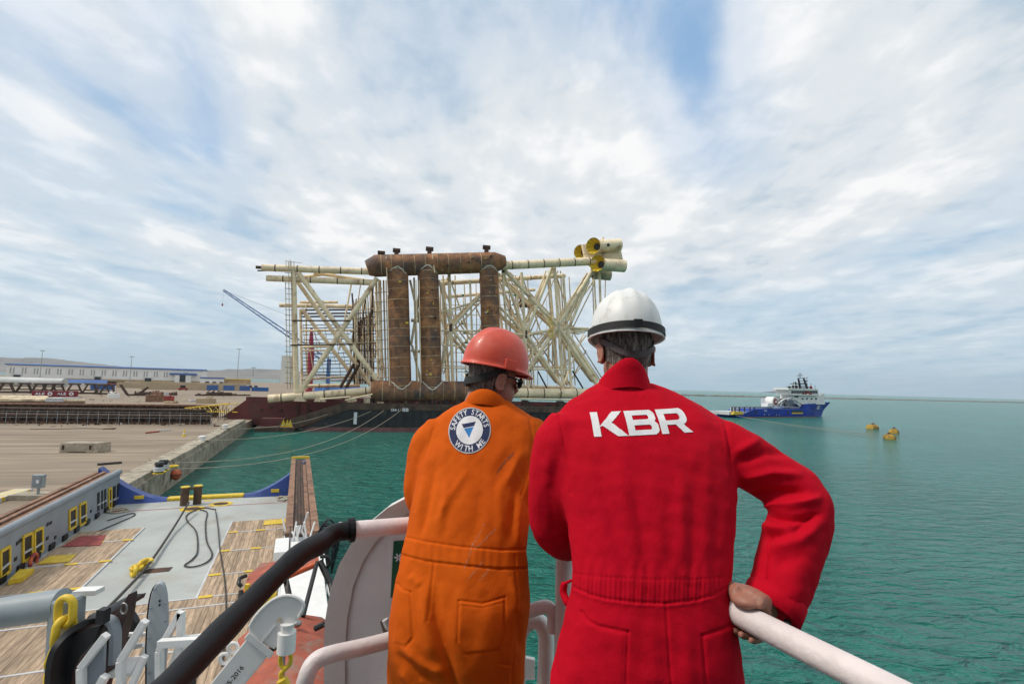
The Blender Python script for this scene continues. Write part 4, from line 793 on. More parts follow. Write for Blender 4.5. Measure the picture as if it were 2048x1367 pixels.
    blk('winch_house', 1540, 797, 1600, 813, 6, 6, 'tarp'); blk('locker', 1535, 806, 1546, 813.5, 2, 4, 'ship_white', rake=.4)
    r_ = random.Random(2)
    for i in range(34):
        x = r_.uniform(1552, 1604); y = r_.uniform(797, 812); q = Q(x, y, r_.uniform(1.0, 4)); MB().bar(q, q + ax * r_.uniform(-2.6, 2.6) + Z * r_.uniform(-1.8, 1.8), r_.uniform(.25, .6), r_.uniform(.2, .5)).build('deck_gear', ('ship_white', 'hull_black', 'wall_grey', 'tarp', 'rust_dark')[i % 5], t)
    for pts in ([(1556, 807), (1568, 798), (1580, 796)], [(1582, 793), (1592, 800), (1602, 806)], [(1585, 798), (1590, 804), (1600, 812)]): MB().path([Q(x, y, 1) for x, y in pts], .38, 8).build('crane_arm', 'ship_white', t)
    MB().bar(Q(1511, 814.5, .3), Q(1545, 813.8, .3), .3, .9).build('cargo_rail', 'wall_grey', t); MB().bar(Q(1462, 813.6, .6), Q(1540, 813.5, .6), .5, .5).build('cargo_rail', 'wall_grey', t)
    for x in (1464, 1470, 1479, 1489, 1500, 1508): MB().bar(Q(x, 823, .6), Q(x, 813.5, .6), .7, .3).build('rail_post', 'hull_black', t)
    blk('stern_wall', 1462, 814.5, 1512, 823.5, 9, .4, 'tarp'); blk('stern_deck', 1458, 823, 1512, 829, 1, 13, 'tarp'); blk('stern_roller', 1466, 822.5, 1487, 828.5, -.5, 3, 'yellow', rake=.8)
    for i in range(24):
        x = 1546 + i * 2.3; MB().tube(Q(x, 817.5, .1), Q(x, 813.2, .1), .07, seg=5).build('stanchion', 'ship_white', t)
    MB().tube(Q(1546, 813.4, .1), Q(1600, 813.4, .1), .08, seg=5).build('handrail', 'ship_white', t)
    blk('side_opening', 1584, 820.3, 1606, 824.6, -.12, .1, 'glass_dark'); blk('side_sill', 1584, 824.6, 1606, 827, -.16, .1, 'yellow')
    for x, y in ((1513, 824), (1576, 824)): q = Q(x, y, -.1); MB().path([q, q - nn * .08], .9, 12).build('hull_port', 'black', t)
    for x in (1529, 1538, 1553, 1559): q = Q(x, 829, -.1); MB().path([q, q - nn * .06], .28, 8).build('hull_mark', 'print_white', t)
    q = Q(1528, 822.3, -.12); text_on('AXIDC', q, ax, Z, .9, 2.9, .02).build('lettering', 'print_white', t)
    q0 = rings[6][0].lerp(rings[6][1], .62) - nn * .35; q1 = rings[7][0].lerp(rings[7][1], .62) - nn * .35; e = (q1 - q0).normalized(); upv = (rings[7][0] - rings[7][1]).normalized()
    text_on('AXDC', q0 + e * .6 - nn * .75 - upv * .6, e, upv, 2.5, 5.4, .03).build('lettering', 'print_white', t)
    for i in range(5): blk('life_raft', 1600 + i * 7, 786.6, 1603.5 + i * 7, 788.6, .1, 1.2, ('ship_white', 'machine_red')[i % 2])
    for i in range(22): MB().tube(Q(1598 + i * 2.4, 790.5, .7), Q(1598 + i * 2.4, 786.5, .7), .06, seg=5).build('stanchion', 'ship_white', t)
    for x, y0, y1 in ((1583, 777, 768), (1589, 777, 764), (1622, 777, 766), (1630, 777, 770), (1594, 777, 770)): MB().tube(Q(x, y0, 3), Q(x, y1, 3), .14, seg=5).build('aerial', ('black', 'ship_white')[x % 2], t)
    blk('mast_platform', 1592, 767, 1616, 768.2, 3.5, 4, 'black'); blk('mast_platform', 1588, 773, 1622, 774.2, 3, 5, 'hull_black')
    for x in (1613, 1617): q = Q(x, 786, .5); MB().path([q + ax * math.cos(u) * .8 + Z * math.sin(u) * 1.1 for u in [2 * math.pi * e_ / 16 for e_ in range(16)]], .3, 6, closed=True).build('lifebuoy', 'machine_red', t)
    for k in range(2): tag(MB().path([Q(1470, 830, -.2).lerp(G(1745, 868 + k * 4, .05), f_ / 14) - Z * 2.2 * math.sin(math.pi * f_ / 14) * (1 - f_ / 16) * .5 for f_ in range(15)], .04, 6).build('tow_line', 'rope'), ['upper', 'lower'][k] + ' pale line trailing from the supply ship stern towards the buoys', 'rope')
build_supply_ship()
for i, (x, y, sc, lab) in enumerate(((1745, 857, 2.2, 'rusty mooring buoy floating alone on the left'), (1788, 866, 2.0, 'yellowest mooring buoy behind its neighbour'), (1779, 878, 1.95, 'rusty yellow mooring buoy in front of the yellow one'))):
    c = G(x, y, 0); a = R(20 + i * 25); ex = Vector((math.cos(a), math.sin(a), 0)); t = thing('mooring_buoy', lab, 'buoy', c); Z = Vector((0, 0, 1)); L_ = sc * .95
    MB().path([c - ex * L_ + Z * .3, c - ex * L_ * .85 + Z * .3, c + ex * L_ * .85 + Z * .3, c + ex * L_ + Z * .3], [sc * .55, sc * .75, sc * .75, sc * .55], 20).build('float', 'buoy', t, smooth=True)
    for k in (-.45, 0, .45): MB().path([c + ex * L_ * k + Z * .3 - ex * .07, c + ex * L_ * k + Z * .3 + ex * .07], sc * .78, 20).build('band', 'steel_brown', t)
    MB().box(c + ex * L_ * .2 - Vector((.25, .25, -sc * .9)), (.5, 0, 0), (0, .5, 0), (0, 0, .5)).build('shackle', 'rust_dark', t)
# ------------------------------------------------------------------ own vessel: aft working deck
U = Vector((-.3813, .9244, 0)).normalized(); V = Vector((U.y, -U.x, 0)); Z = Vector((0, 0, 1)); DK = 3.5
def VS(s, l, z=DK): return U * s + V * l + Vector((0, 0, z))
def on_wall(px, py, l): return onplane(px, py, V * l, V)
ves = thing('work_vessel', 'grey and timber aft deck of the vessel the two men stand on', 'vessel', VS(30, -7, 0))
LW, RW, ST = -14.05, -.25, 56.0
def build_deck():
    MB().prism([VS(ST + .8, LW - 1.7, -1), VS(ST + .8, 1.6, -1), VS(-20, 1.6, -1), VS(-20, LW - 1.7, -1)], Z * (DK + .88)).build('hull', 'blue_hull', ves)
    dk = MB().box(VS(-20, LW, DK - .12), U * (ST + 20), V * (RW - LW), Z * .12).build('main_deck', 'deck_grey', ves)
    # timber sheathing: planks laid fore and aft between steel battens
    bays = [46.2, 43, 38.6, 34.2, 31.0, 29.8, 25.4, 21.0]
    meshes = {}; rr = random.Random(8)
    pan = bpy.data.objects.new('wood_sheathing', None); COL.objects.link(pan); pan.parent = ves; pan.location = VS(38, -7, DK) - ves.location
    def planks(l0, l1, s0, s1):
        n = max(1, round((l1 - l0) / .275)); wd = (l1 - l0) / n
        for i in range(n):
            key = (round(s1 - s0, 2), round(wd, 3), rr.randrange(5))
            if key not in meshes:
                b = MB().box((0, 0, 0), U * (s1 - s0 - .10), V * (wd - .014), Z * .055); o = b.build('plank', 'plank_%d' % key[2]); meshes[key] = o.data; bpy.data.objects.remove(o)
            o = bpy.data.objects.new('plank', meshes[key]); COL.objects.link(o); o.parent = pan; o.location = VS(s0 + .05, l0 + wd * i + .01, DK + .004 + rr.uniform(0, .02)) - ves.location - pan.location
    for i in range(len(bays) - 1):
        s1, s0 = bays[i], bays[i + 1]
        if s0 >= 31.0: planks(LW + .25, -9.95, s0, s1); planks(-4.15, RW - .15, s0, s1)
        else: planks(LW + .25, RW - .15, s0, s1)
    for s in bays[1:]:
        for l0, l1 in (((LW + .2, -9.95), (-4.15, RW - .1)) if s > 31.2 else ((LW + .2, RW - .1),)):
            MB().box(VS(s - .06, l0, DK + .002), U * .12, V * (l1 - l0), Z * .09).build('batten', 'tarp', ves)
    for s in bays[1:5]:
        for l in (-9.95 - .5, -12.1, -4.1, -2.3): MB().box(VS(s - .16, l, DK + .095), U * .32, V * .62, Z * .012).build('yellow_mark', 'yellow', ves)
    for l in (-9.95, -4.2): MB().box(VS(31, l - .05, DK + .003), U * 15.3, V * .10, Z * .07).build('edge_strip', 'tarp', ves)
    MB().box(VS(52.2, LW + .1, DK + .004), U * .16, V * (RW - LW - .2), Z * .006).build('red_line', 'deck_red', ves)
    def deckquad(name, pts, m, h=.02, z=DK):
        MB().prism([G(x, y, z + .004) for x, y in pts], Z * h).build(name, m, ves)
    deckquad('red_mat', [(123, 1093), (200, 1090), (212, 1070), (160, 1072)], 'deck_red', .03, DK + .08)
    deckquad('yellow_hatch', [(75, 1128), (138, 1123), (153, 1108), (100, 1112)], 'yellow', .04, DK + .08); deckquad('yellow_hatch', [(16, 1169), (45, 1163), (68, 1144), (38, 1147)], 'yellow', .25, DK + .08)
    deckquad('yellow_hatch', [(526, 1050), (574, 1046), (575, 1037), (530, 1041)], 'yellow', .04, DK + .08)
    deckquad('towing_slot', [(283, 1147), (338, 1142), (346, 1133), (296, 1137)], 'rust_dark', .012)
    for x, y in ((385, 1017), (442, 1007)):
        c = G(x, y, DK + .006); MB().path([c, c + Z * .02], .95, 24).build('yellow_ring', 'yellow', ves); MB().path([c + Z * .021, c + Z * .03], .6, 24).build('pin_hole', 'rust_dark', ves)
    for x, y in ((415, 1000), (452, 1003), (505, 990)): deckquad('yellow_mark', [(x - 8, y + 2), (x + 8, y + 1), (x + 9, y - 1), (x - 7, y)], 'yellow', .012)
    # stern
    MB().box(VS(ST - .6, -10.4, DK), U * .9, V * 6.2, Z * .28).build('stern_roller', 'yellow', ves, bevel=.1)
    for sg, (l0, l1) in ((0, (LW - 1.6, -10.4)), (1, (-4.2, 1.0))):
        la, lb = (l0, l1) if sg == 0 else (l1, l0); rings = []
        for k in range(9):
            f = k / 8; h = 3.0 * (1 - f) ** 1.7 + .12; l = la + (lb - la) * f
            rings.append([VS(ST - .9, l, DK - .05), VS(ST + .9, l, DK - 1.5), VS(ST + .7, l, DK + h), VS(ST - .5, l, DK + h)])
        MB().loft(rings).build('stern_bulwark', 'blue_hull', ves, smooth=True)
        for f in (.16, .55): l = la + (lb - la) * f; c = VS(ST - .9, l, DK + .9 * (1 - f)); MB().box(c, U * -.12, V * .7, Z * .28).build('chock', 'yellow', ves)
    for x, y in ((368, 1010), (394, 1007)):
        c = G(x, y, DK); MB().path([c, c + Z * 1.55], .33, 18).build('towing_pin', 'steel_brown', ves, smooth=True); MB().path([c + Z * 1.55, c + Z * 1.63], .36, 18).build('pin_cap', 'yellow', ves)
    a, b = G(368, 1010, DK) + Z * 1.4, G(394, 1007, DK) + Z * 1.4; MB().bar(a, b, .25, .16).build('pin_bar', 'steel_brown', ves)
build_deck()
def build_crash_rails():
    H = 2.85
    wl = MB().box(VS(-8, LW - .25, DK - .05), U * (ST - .5 + 8), V * .25, Z * (H - .15)).build('crash_wall', 'wall_grey', ves)
    MB().path([VS(-8, LW - .12, DK + H - .12), VS(ST - .4, LW - .12, DK + H - .12)], .24, 14).build('rail_pipe', 'wall_grey', wl, smooth=True)
    for k, (l, m, wd, z) in enumerate(((-.62, 'timber', .3, .30), (-.92, 'black', .3, .12), (-1.20, 'timber', .26, .30), (-1.47, 'black', .28, .12), (-1.75, 'timber', .28, .28))):
        MB().box(VS(-8, LW + l, DK + H - .3), U * (ST - .8 + 8), V * wd, Z * z).build('rail_timber', m, wl)
    MB().box(VS(-8, LW - 1.8, DK - 1), U * (ST + 7.5), V * 1.5, Z * (H + .6)).build('outer_wall', 'wall_grey', wl)
    def opening(x0, x1, yt0, yt1, yb0, yb1, frame):
        pts = [on_wall(x, y, LW + .02) for x, y in ((x0, yb0), (x1, yb1), (x1, yt1), (x0, yt0))]
        MB().prism(pts, V * .02).build('opening', 'black', wl)
        if frame:
            for i in range(4): MB().bar(pts[i] + V * .03, pts[(i + 1) % 4] + V * .03, .16, .08, V).build('opening_frame', 'yellow', wl)
        a = pts[0].lerp(pts[3], .35); b = pts[1].lerp(pts[2], .35); MB().bar(a + V * .03, b + V * .03, .10, .10, V).build('inner_bar', 'tarp', wl)
    for q in ((0, 18, 1103, 1092, 1158, 1141), (45, 63, 1073, 1065, 1124, 1112), (68, 84, 1062, 1054, 1113, 1100), (138, 151, 1021, 1014, 1059, 1051), (159, 171, 1009, 1003, 1051, 1043), (-40, -10, 1130, 1112, 1190, 1168)): opening(*q, True)
    for q in ((217, 222, 978, 975, 1017, 1014), (226, 231, 973, 970, 1013, 1010), (234, 239, 968, 965, 1010, 1006), (195, 199, 985, 983, 1022, 1019), (203, 206, 981, 979, 1018, 1016), (209, 212, 978, 976, 1014, 1012)): opening(*q, q[0] == 217)
    for x, y in ((32, 1090), (38, 1085), (93, 1052), (99, 1049), (28, 1122), (92, 1080), (108, 1078), (155, 1060), (180, 1025)):
        p = on_wall(x, y, LW + .01); MB().box(p, U * .28, V * .03, Z * .2).build('lashing_point', 'black', wl)
    for i in range(14): p = VS(28 + i * 2.0, LW, DK + .05); MB().box(p, U * .7, V * .12, Z * .35).build('freeing_port', 'black', wl)
    p = on_wall(67, 1122, LW + .3); t = thing('lifebuoy', 'red and white lifebuoy leaning on the grey crash wall', 'lifebuoy', p)
    for k in range(8):
        MB().path([p + U * math.cos(u) * .42 + Z * math.sin(u) * .42 for u in [math.pi / 4 * (k + j / 5) for j in range(6)]], .10, 10).build('segment', 'deck_red' if k % 2 == 0 else 'orange_plastic', t, smooth=True)
    # right-hand rail: timber channel aft, white walkway forward
    rw = MB().box(VS(-6, RW, DK - .05), U * (ST + 3 + 6), V * 1.75, Z * (H + .02)).build('crash_wall', 'wall_grey', ves)
    z0 = DK + H
    for l, wd, h, m in ((.0, .40, .26, 'timber'), (.42, .2, .10, 'steel_brown'), (.66, .16, .14, 'rust_dark'), (.86, .16, .14, 'rust_dark'), (1.06, .26, .10, 'timber'), (1.36, .40, .26, 'timber')): MB().box(VS(30.5, RW + l, z0 - .02), U * (ST + 2.4 - 30.5), V * wd, Z * h).build('rail_timber', m, rw)
    MB().bar(VS(ST + 2.2, RW + .1, z0 + .35), VS(ST + 2.2, RW + 1.7, z0 + .35), .3, .2).build('end_bar', 'yellow', rw)
    for l in (.1, 1.65): MB().bar(VS(ST + 2.2, RW + l, z0), VS(ST + 2.2, RW + l, z0 + .4), .15, .15).build('end_post', 'yellow', rw)
    MB().box(VS(-4, RW + .05, z0 - .02), U * 33.2, V * 1.66, Z * .16).build('walkway', 'white_paint', rw, bevel=.02)
    for i in range(9):
        for l in (.02, 1.76): MB().tube(VS(6 + i * 2.7, RW + l, z0), VS(6 + i * 2.7, RW + l, z0 + .5), .035, seg=8).build('stanchion', 'white_paint', rw)
    for l in (.02, 1.76): MB().tube(VS(5, RW + l, z0 + .48), VS(29, RW + l, z0 + .48), .03, seg=8).build('side_rail', 'white_paint', rw)
    rr = random.Random(12)
    for i in range(12): s, l = rr.uniform(29, 31), rr.uniform(0, 1.6); MB().tube(VS(s, RW + l, z0), VS(s + rr.uniform(-.4, .4), RW + l + rr.uniform(-.3, .3), z0 + rr.uniform(.4, 1.3)), .05, seg=6).build('vent_pipe', 'white_paint', rw)
    MB().box(VS(25.8, RW - .35, z0 - 1.2), U * 2.2, V * .7, Z * 1.9).build('locker', 'white_paint', rw, bevel=.03)
    c = VS(23.8, RW - .4, z0 - .5); MB().path([c - V * .3, c + V * .3], .45, 18).build('hose_reel', 'yellow', rw, smooth=True); MB().path([c - V * .32, c - V * .36], .2, 12).build('reel_hub', 'black', rw)
    for i in range(7):
        a = VS(29.5 + rr.uniform(-.6, .6), RW + 1.5, z0 + .3); MB().path(spline([a, a + V * rr.uniform(.3, .8) + Z * rr.uniform(.2, .9), a + V * rr.uniform(.8, 1.2) + U * rr.uniform(-.8, .8), a + V * .9 - Z * rr.uniform(.5, 2)], 5), .05, 6).build('hose', 'black', rw)
    for s in (33.5,): MB().path([VS(s, 1.85, DK - .2), VS(s, 1.85, DK + 2.2)], .45, 14).build('rubber_fender', 'black', rw)
build_crash_rails()
# things lying about on the working deck
rope('steel_cable', 'dark towing cable running along the deck from the towing pins', [G(x, y, z) for x, y, z in ((378, 1004, DK + .9), (345, 1058, DK + .3), (297, 1128, DK + .25), (245, 1185, DK + .35), (195, 1235, DK + .9), (170, 1262, DK + 1.6))], .075, 'rope_dark', 8)
rope('deck_hose', 'grey hose looped on the bare steel deck beside the towing pins', [G(x, y, DK + .07) for x, y in ((432, 1018), (405, 1015), (376, 1027), (374, 1040), (392, 1062), (395, 1100), (385, 1117), (369, 1130), (390, 1132), (415, 1122), (424, 1106), (413, 1080), (411, 1045), (414, 1024), (400, 1018))], .045, 'rope_dark', 8)
rope('deck_line', 'long thin line crossing the right timber panels', [G(x, y, DK + .12) for x, y in ((431, 1020), (436, 1055), (440, 1100), (448, 1150), (452, 1200), (450, 1260), (444, 1330))], .035, 'rope_dark', 8)
rope('deck_line', 'thin dark line curving over the deck beside the openings', [G(x, y, DK + .06) for x, y in ((215, 1040), (262, 1026), (268, 1030), (235, 1045), (195, 1062))], .04, 'rope_dark', 8)
rope('rope_pile', 'tangled brown rope heap at the foot of the grey crash wall', [G(x, y, DK + .08) for x, y in ((218, 1019), (245, 1016), (258, 1020), (232, 1025), (214, 1022), (240, 1019), (252, 1016), (225, 1016), (221, 1023))], .06, 'rope', 8)
rope('rope_pile', 'brown rope coils on the deck near the right timber rail', [G(x, y, DK + .08) for x, y in ((553, 995), (575, 992), (577, 998), (556, 999), (560, 992), (574, 996), (566, 1001))], .07, 'rope', 8)
def chain(name, lab, c0, dirs, sz, m):
    t = thing(name, lab, 'chain', c0); p = Vector(c0)
    for i, d in enumerate(dirs):
        d = Vector(d).normalized(); x = d.cross(Vector((0, .3, 1))).normalized(); y = d.cross(x)
        if i % 2: x = y
        ring = []
        for k in range(20):
            u = 2 * math.pi * k / 20; a, b = math.cos(u), math.sin(u); ring.append(p + d * (sz * .75 * (1 if a > 0 else -1) * .55 + a * sz * .62) + x * b * sz * .62)
        MB().path(ring, sz * .29, 10, closed=True).build('link', m, t, smooth='all'); p = p + d * sz * 1.55
c = G(293, 1122, DK + .25); chain('stopper_chain', 'yellow chain stopper gripping the towing cable', c, [(.3, -1, 0), (.1, -1, .05), (.4, -1, 0), (.6, -.6, 0)], .36, 'yellow')
# ------------------------------------------------------------------ gear one deck down on the left
def d5(x, y, d=5.0): return P(x, y, d)
MB().prism([VS(5.4, -6, 11.0), VS(5.4, .9, 11.0), VS(-8, .9, 11.0), VS(-8, -9, 11.0), VS(3.2, -9, 11.0)], Z * .12).build('boat_deck', 'wall_grey', ves)
def build_gear():
    t = thing('tube_barrier', 'thick grey tube frame with corner post at the lower left', 'barrier', d5(128, 1460))
    b = d5(120, 1480); b.z = 11.05; MB().path([b, d5(136, 1195)], .135, 24).build('post', 'post_grey', t, smooth=True); MB().path([d5(-120, 1237), d5(-30, 1230), d5(60, 1216), d5(126, 1206)], .135, 24).build('tube', 'post_grey', t, smooth=True)
    MB().path([d5(136, 1196), d5(136.2, 1191)], [.135, .12], 24).build('cap', 'post_grey', t)
    p = d5(150, 1190); MB().box(p - Vector((.03, 0, .01)), Vector((.19, .03, 0)), Vector((0, .12, 0)), (0, 0, .045)).build('lamp_bracket', 'white_paint', t)
    chain('hanging_chain', 'big yellow chain hung over the grey post', d5(131, 1222, 4.8), [(0.02, 0, -1), (.06, -.1, -1), (-.3, -.1, -1), (-.2, 0, -1)], .115, 'yellow'); 
    chain('hanging_chain', 'yellow chain end below the black curved plate', d5(128, 1318, 4.95), [(-.3, 0, -1), (.1, 0, -1)], .115, 'yellow')
    def arc_band(pts, dep, thick, name, m, parent):
        pp = spline([d5(*q) for q in pts], 6); n = len(pp); vs = []; fs = []
        for i, q in enumerate(pp):
            d = (pp[min(i + 1, n - 1)] - pp[max(0, i - 1)]).normalized(); nr = d.cross(Vector((0, 1, 0))).normalized()
            vs += [q, q + Vector((0, dep, 0)), q + Vector((0, dep, 0)) + nr * thick, q + nr * thick]
        for i in range(n - 1):
            for k in range(4): fs.append((i * 4 + k, i * 4 + (k + 1) % 4, i * 4 + 4 + (k + 1) % 4, i * 4 + 4 + k))
        fs += [(0, 1, 2, 3), (n * 4 - 4, n * 4 - 3, n * 4 - 2, n * 4 - 1)]
        return MB().add(vs, fs).build(name, m, parent, smooth=True)
    t = thing('curved_shield', 'black curved half round shield with raised lip', 'shield', d5(160, 1450))
    arc_band([(100, 1420, 4.6), (101, 1345, 4.6), (112, 1300, 4.6), (140, 1268, 4.7), (175, 1250, 4.8), (203, 1243, 4.9)], .55, .05, 'shell', 'black', t)
    MB().prism([d5(x, y, 4.75) for x, y in ((104, 1400), (106, 1345), (116, 1304), (142, 1274), (176, 1256), (200, 1250), (186, 1285), (160, 1312), (146, 1340), (138, 1400))], (0, .06, 0)).build('web_plate', 'black', t)
    arc_band([(199, 1245, 4.8), (213, 1252, 4.8), (218, 1275, 4.8), (216, 1330, 4.8)], .1, .04, 'lip', 'wall_grey', t)
    MB().box(d5(190, 1248, 4.7), Vector((.07, 0, 0)), Vector((0, .08, 0)), (0, 0, .12)).build('lug', 'black', t)
    MB().prism([d5(x, y, 4.95) for x, y in ((171, 1268), (192, 1266), (190, 1367), (165, 1420), (160, 1400))], (0, .05, 0)).build('gusset', 'wall_grey', t)
    t = thing('round_guard', 'black rounded plate behind the brown board', 'plate', d5(240, 1320, 5.6))
    MB().prism([d5(x, y, 5.6) for x, y in ((166, 1245), (176, 1230), (195, 1226), (226, 1232), (245, 1222), (262, 1228), (271, 1245), (270, 1275), (258, 1296), (248, 1290), (242, 1280), (190, 1300))], (0, .08, 0)).build('plate', 'black', t, bevel=.015)
    t = thing('brown_board', 'pointed dark brown plate leaning among the white frames', 'plate', d5(220, 1400, 4.9))
    MB().prism([d5(x, y, 4.9) for x, y in ((256, 1187), (255, 1200), (250, 1235), (232, 1298), (210, 1345), (196, 1420), (184, 1420), (205, 1330), (220, 1240), (247, 1203))], (.02, .10, 0)).build('board', 'brown_plate', t, bevel=.008)
    p = d5(247, 1216, 4.85); MB().path([p + Vector((math.cos(u) * .03, 0, math.sin(u) * .045)) for u in [2 * math.pi * k / 14 for k in range(14)]], .01, 6, closed=True).build('shackle', 'metal', t)
    t = thing('rounded_plate', 'tall grey round topped plate with bolt heads along its edge', 'plate', d5(315, 1450, 4.8))
    out = [(296, 1440), (293, 1367), (293, 1290), (296, 1230), (299, 1205), (303, 1186), (308, 1174), (313, 1168), (319, 1165), (325, 1168), (329, 1176), (332, 1190), (334, 1212), (335, 1240), (333, 1300), (322, 1440)]
    MB().prism([d5(x, y, 4.8) for x, y in out], (-.03, .07, 0)).build('plate', 'paddle_grey', t, bevel=.008); MB().prism([d5(x - 3.0, y + .5, 4.84) for x, y in out[:10]] + [d5(300, 1300, 4.84)], (-.01, .05, 0)).build('dark_edge', 'black', t)  # black strip marks the plate's thickness along its left edge
    for x, y in ((302, 1215), (299, 1243), (298, 1275), (298, 1310), (298, 1345), (310, 1178), (331, 1205), (331, 1240)): p = d5(x, y, 4.795); MB().path([p, p - Vector((0, .012, 0))], .010, 8).build('bolt', 'wall_grey', t)
    for y in (1203, 1211): p = d5(318, y, 4.795); MB().box(p, (.012, 0, 0), (0, -.006, 0), (0, 0, .02)).build('stamp', 'black', t)
    def frame(pts, lab, w_=.058, d=4.6, extra=()):
        t = thing('white_frame', lab, 'frame', d5(pts[0][0], 1440, d)); q = [d5(*p, d) for p in pts]
        for a, b in zip(q[:-1], q[1:]): MB().bar(a, b, w_, w_, (0, 1, 0)).build('bar', 'white_paint', t, bevel=.006)
        for a, b, w2, dd in extra: MB().bar(d5(*a, dd), d5(*b, dd), w2, w2, (0, 1, 0)).build('bar', 'white_paint', t, bevel=.005)
        return t
    t = frame([(164, 1480), (163, 1334), (213, 1268)], 'short white steel frame beside the black shield', extra=[((172, 1420), (211, 1350), .06, 4.6)]); MB().prism([d5(x, y, 4.63) for x, y in ((168, 1400), (168, 1338), (208, 1285), (206, 1340), (190, 1400))], (0, .03, 0)).build('panel', 'wall_grey', t)
    t = frame([(243, 1480), (242, 1320), (291, 1240)], 'white steel frame between the brown board and round topped plate', extra=[((250, 1400), (290, 1310), .05, 4.6), ((240, 1268), (292, 1267), .035, 5.4), ((236, 1298), (288, 1288), .04, 5.2)])
    MB().prism([d5(x, y, 4.9) for x, y in ((205, 1348), (262, 1345), (290, 1290), (290, 1330), (262, 1352), (205, 1356))], (0, .3, 0)).build('tray', 'wall_white', t)
    frame([(320, 1480), (319, 1300), (362, 1222), (361, 1320)], 'tall white A shaped frame right of the round topped plate', 0.052, 4.5, [((318, 1286), (452, 1278), .06, 4.4), ((330, 1380), (358, 1290), .05, 4.6), ((340, 1400), (360, 1310), .03, 4.6), ((340, 1276), (430, 1268), .03, 4.5)])
    b = d5(372, 1335, 4.9); tag(MB().path([b - Z * .4, b + Z * .05, b + Z * .1], [.09, .09, .06], 14).build('rubber_roller', 'black', smooth=True), 'black rubber roller behind the white A frame', 'roller')
build_gear()
def build_boat_davit():
    a, b = P(575, 1335, 7.5), P(565, 1140, 11.0); d = (b - a); Lb = d.length; d.normalize(); s_ = d.cross(Z).normalized(); u = s_.cross(d)
    t = thing('rescue_boat', 'orange rescue boat with red canvas covers slung below the davit', 'boat', a.lerp(b, .5) - Z * 1)
    rings = []
    for k in range(13):
        f = k / 12; w_ = .72 * (1 - max(0, (f - .45) / .55) ** 2 * .75) * (1 if f > .03 else .9); c = a - d * 2.4 + d * 3.2 * f + u * (.15 * f * f)
        rings.append([c + s_ * w_ * x + u * y for x, y in ((-1, .1), (-1.0, -.1), (-.8, -.5), (0, -.85), (.8, -.5), (1.0, -.1), (1, .1), (.8, .22), (0, .16), (-.8, .22))])
    MB().loft(rings).build('hull', 'orange_boat', t, smooth=True)
    for sg in (-1, 1): MB().path([(rr[1] if sg < 0 else rr[5]).lerp(rr[0] if sg < 0 else rr[6], .5) for rr in rings], .14, 10).build('collar', 'orange_boat', t, smooth=True)
    def canvas(f0, f1, h, name):
        rg = []
        for k in range(7):
            f = f0 + (f1 - f0) * k / 6; c = a + d * Lb * f; hh = h * (1 - .35 * abs(2 * k / 6 - 1) ** 2); rg.append([c + s_ * x + u * y for x, y in ((-.66, .15), (-.5, hh * .7), (-.12, hh), (.12, hh), (.5, hh * .7), (.66, .15))])
        MB().loft(rg).build(name, 'canvas_red', t, smooth=True)
    canvas(-.42, .20, .62, 'canvas_cover')
    cp = [P(488, 1183, 8.3), P(632, 1127, 8.7), P(633, 1117, 9.5), P(524, 1131, 9.5), P(497, 1152, 9.0)]
    MB().prism(cp, Z * .05).build('canopy', 'canvas_red', t); MB().path([cp[0], cp[0].lerp(cp[1], .5) - Z * .02, cp[1]], .05, 10).build('canopy_edge', 'orange_boat', t, smooth=True); MB().path([cp[1], cp[2]], .04, 10).build('canopy_edge', 'orange_boat', t)
    for (x0, y0, d0), (x1, y1, d1), rr in (((634, 1124, 8.7), (606, 1232, 7.9), .035), ((640, 1122, 8.8), (662, 1168, 8.6), .05), ((572, 1160, 8.6), (583, 1212, 8.2), .045), ((484, 1180, 8.4), (480, 1235, 8.2), .05), ((662, 1168, 8.6), (668, 1200, 8.4), .05)): MB().tube(P(x0, y0, d0), P(x1, y1, d1), rr, seg=10).build('canopy_strut', 'black', t)
    MB().path(spline([P(484, 1172, 8.5), P(478, 1166, 8.5), P(480, 1156, 8.6), P(493, 1150, 8.7)]), .03, 8).build('grab_handle', 'black', t); MB().path(spline([P(641, 1112, 8.8), P(655, 1113, 8.8), P(660, 1125, 8.8), P(652, 1136, 8.8)]), .03, 8).build('grab_handle', 'black', t)
    MB().path([P(630, 1256, 7.2), P(648, 1247, 7.2)], .04, 8).build('boat_hook', 'black', t); MB().ell(P(594, 1246, 7.3), .06, .06, .05).build('cleat', 'metal', t)
    p = P(488, 1190, 8.2); MB().box(p, (.06, 0, 0), (0, .06, 0), (0, 0, .16)).build('light_stick', 'yellow', t)
    # davit
    A, B_ = P(395, 1442, 3.0), P(520, 1287, 3.0); dv = (B_ - A).normalized(); vw = ray(500, 1330).normalized(); sd_ = dv.cross(-vw).normalized() * -1; nn = -vw; K3 = 3.0 / F
    if sd_.x < 0: sd_ = -sd_
    base = A.copy(); base.z = 11.1; t = thing('boat_davit', 'white davit arm with rounded head and pulley holding a yellow hook', 'davit', base); nn = -nn
    MB().box(A - sd_ * .075 - nn * .05, sd_ * .15, B_ - A, nn * .14).build('arm', 'white_paint', t, bevel=.006); MB().bar(base, A, .16, .16).build('pedestal', 'white_paint', t)
    MB().box(B_ - sd_ * .088 - nn * .075 - dv * .03, sd_ * .18, dv * .04, nn * .18).build('flange', 'white_paint', t, bevel=.005)
    hp = [(x * K3, y * K3) for x, y in ((-28, 0), (-36, 12), (-39, 32), (-38, 54), (-33, 76), (-23, 93), (-10, 103), (5, 107), (16, 105), (21, 98), (25, 81), (28, 57), (27, 8))]
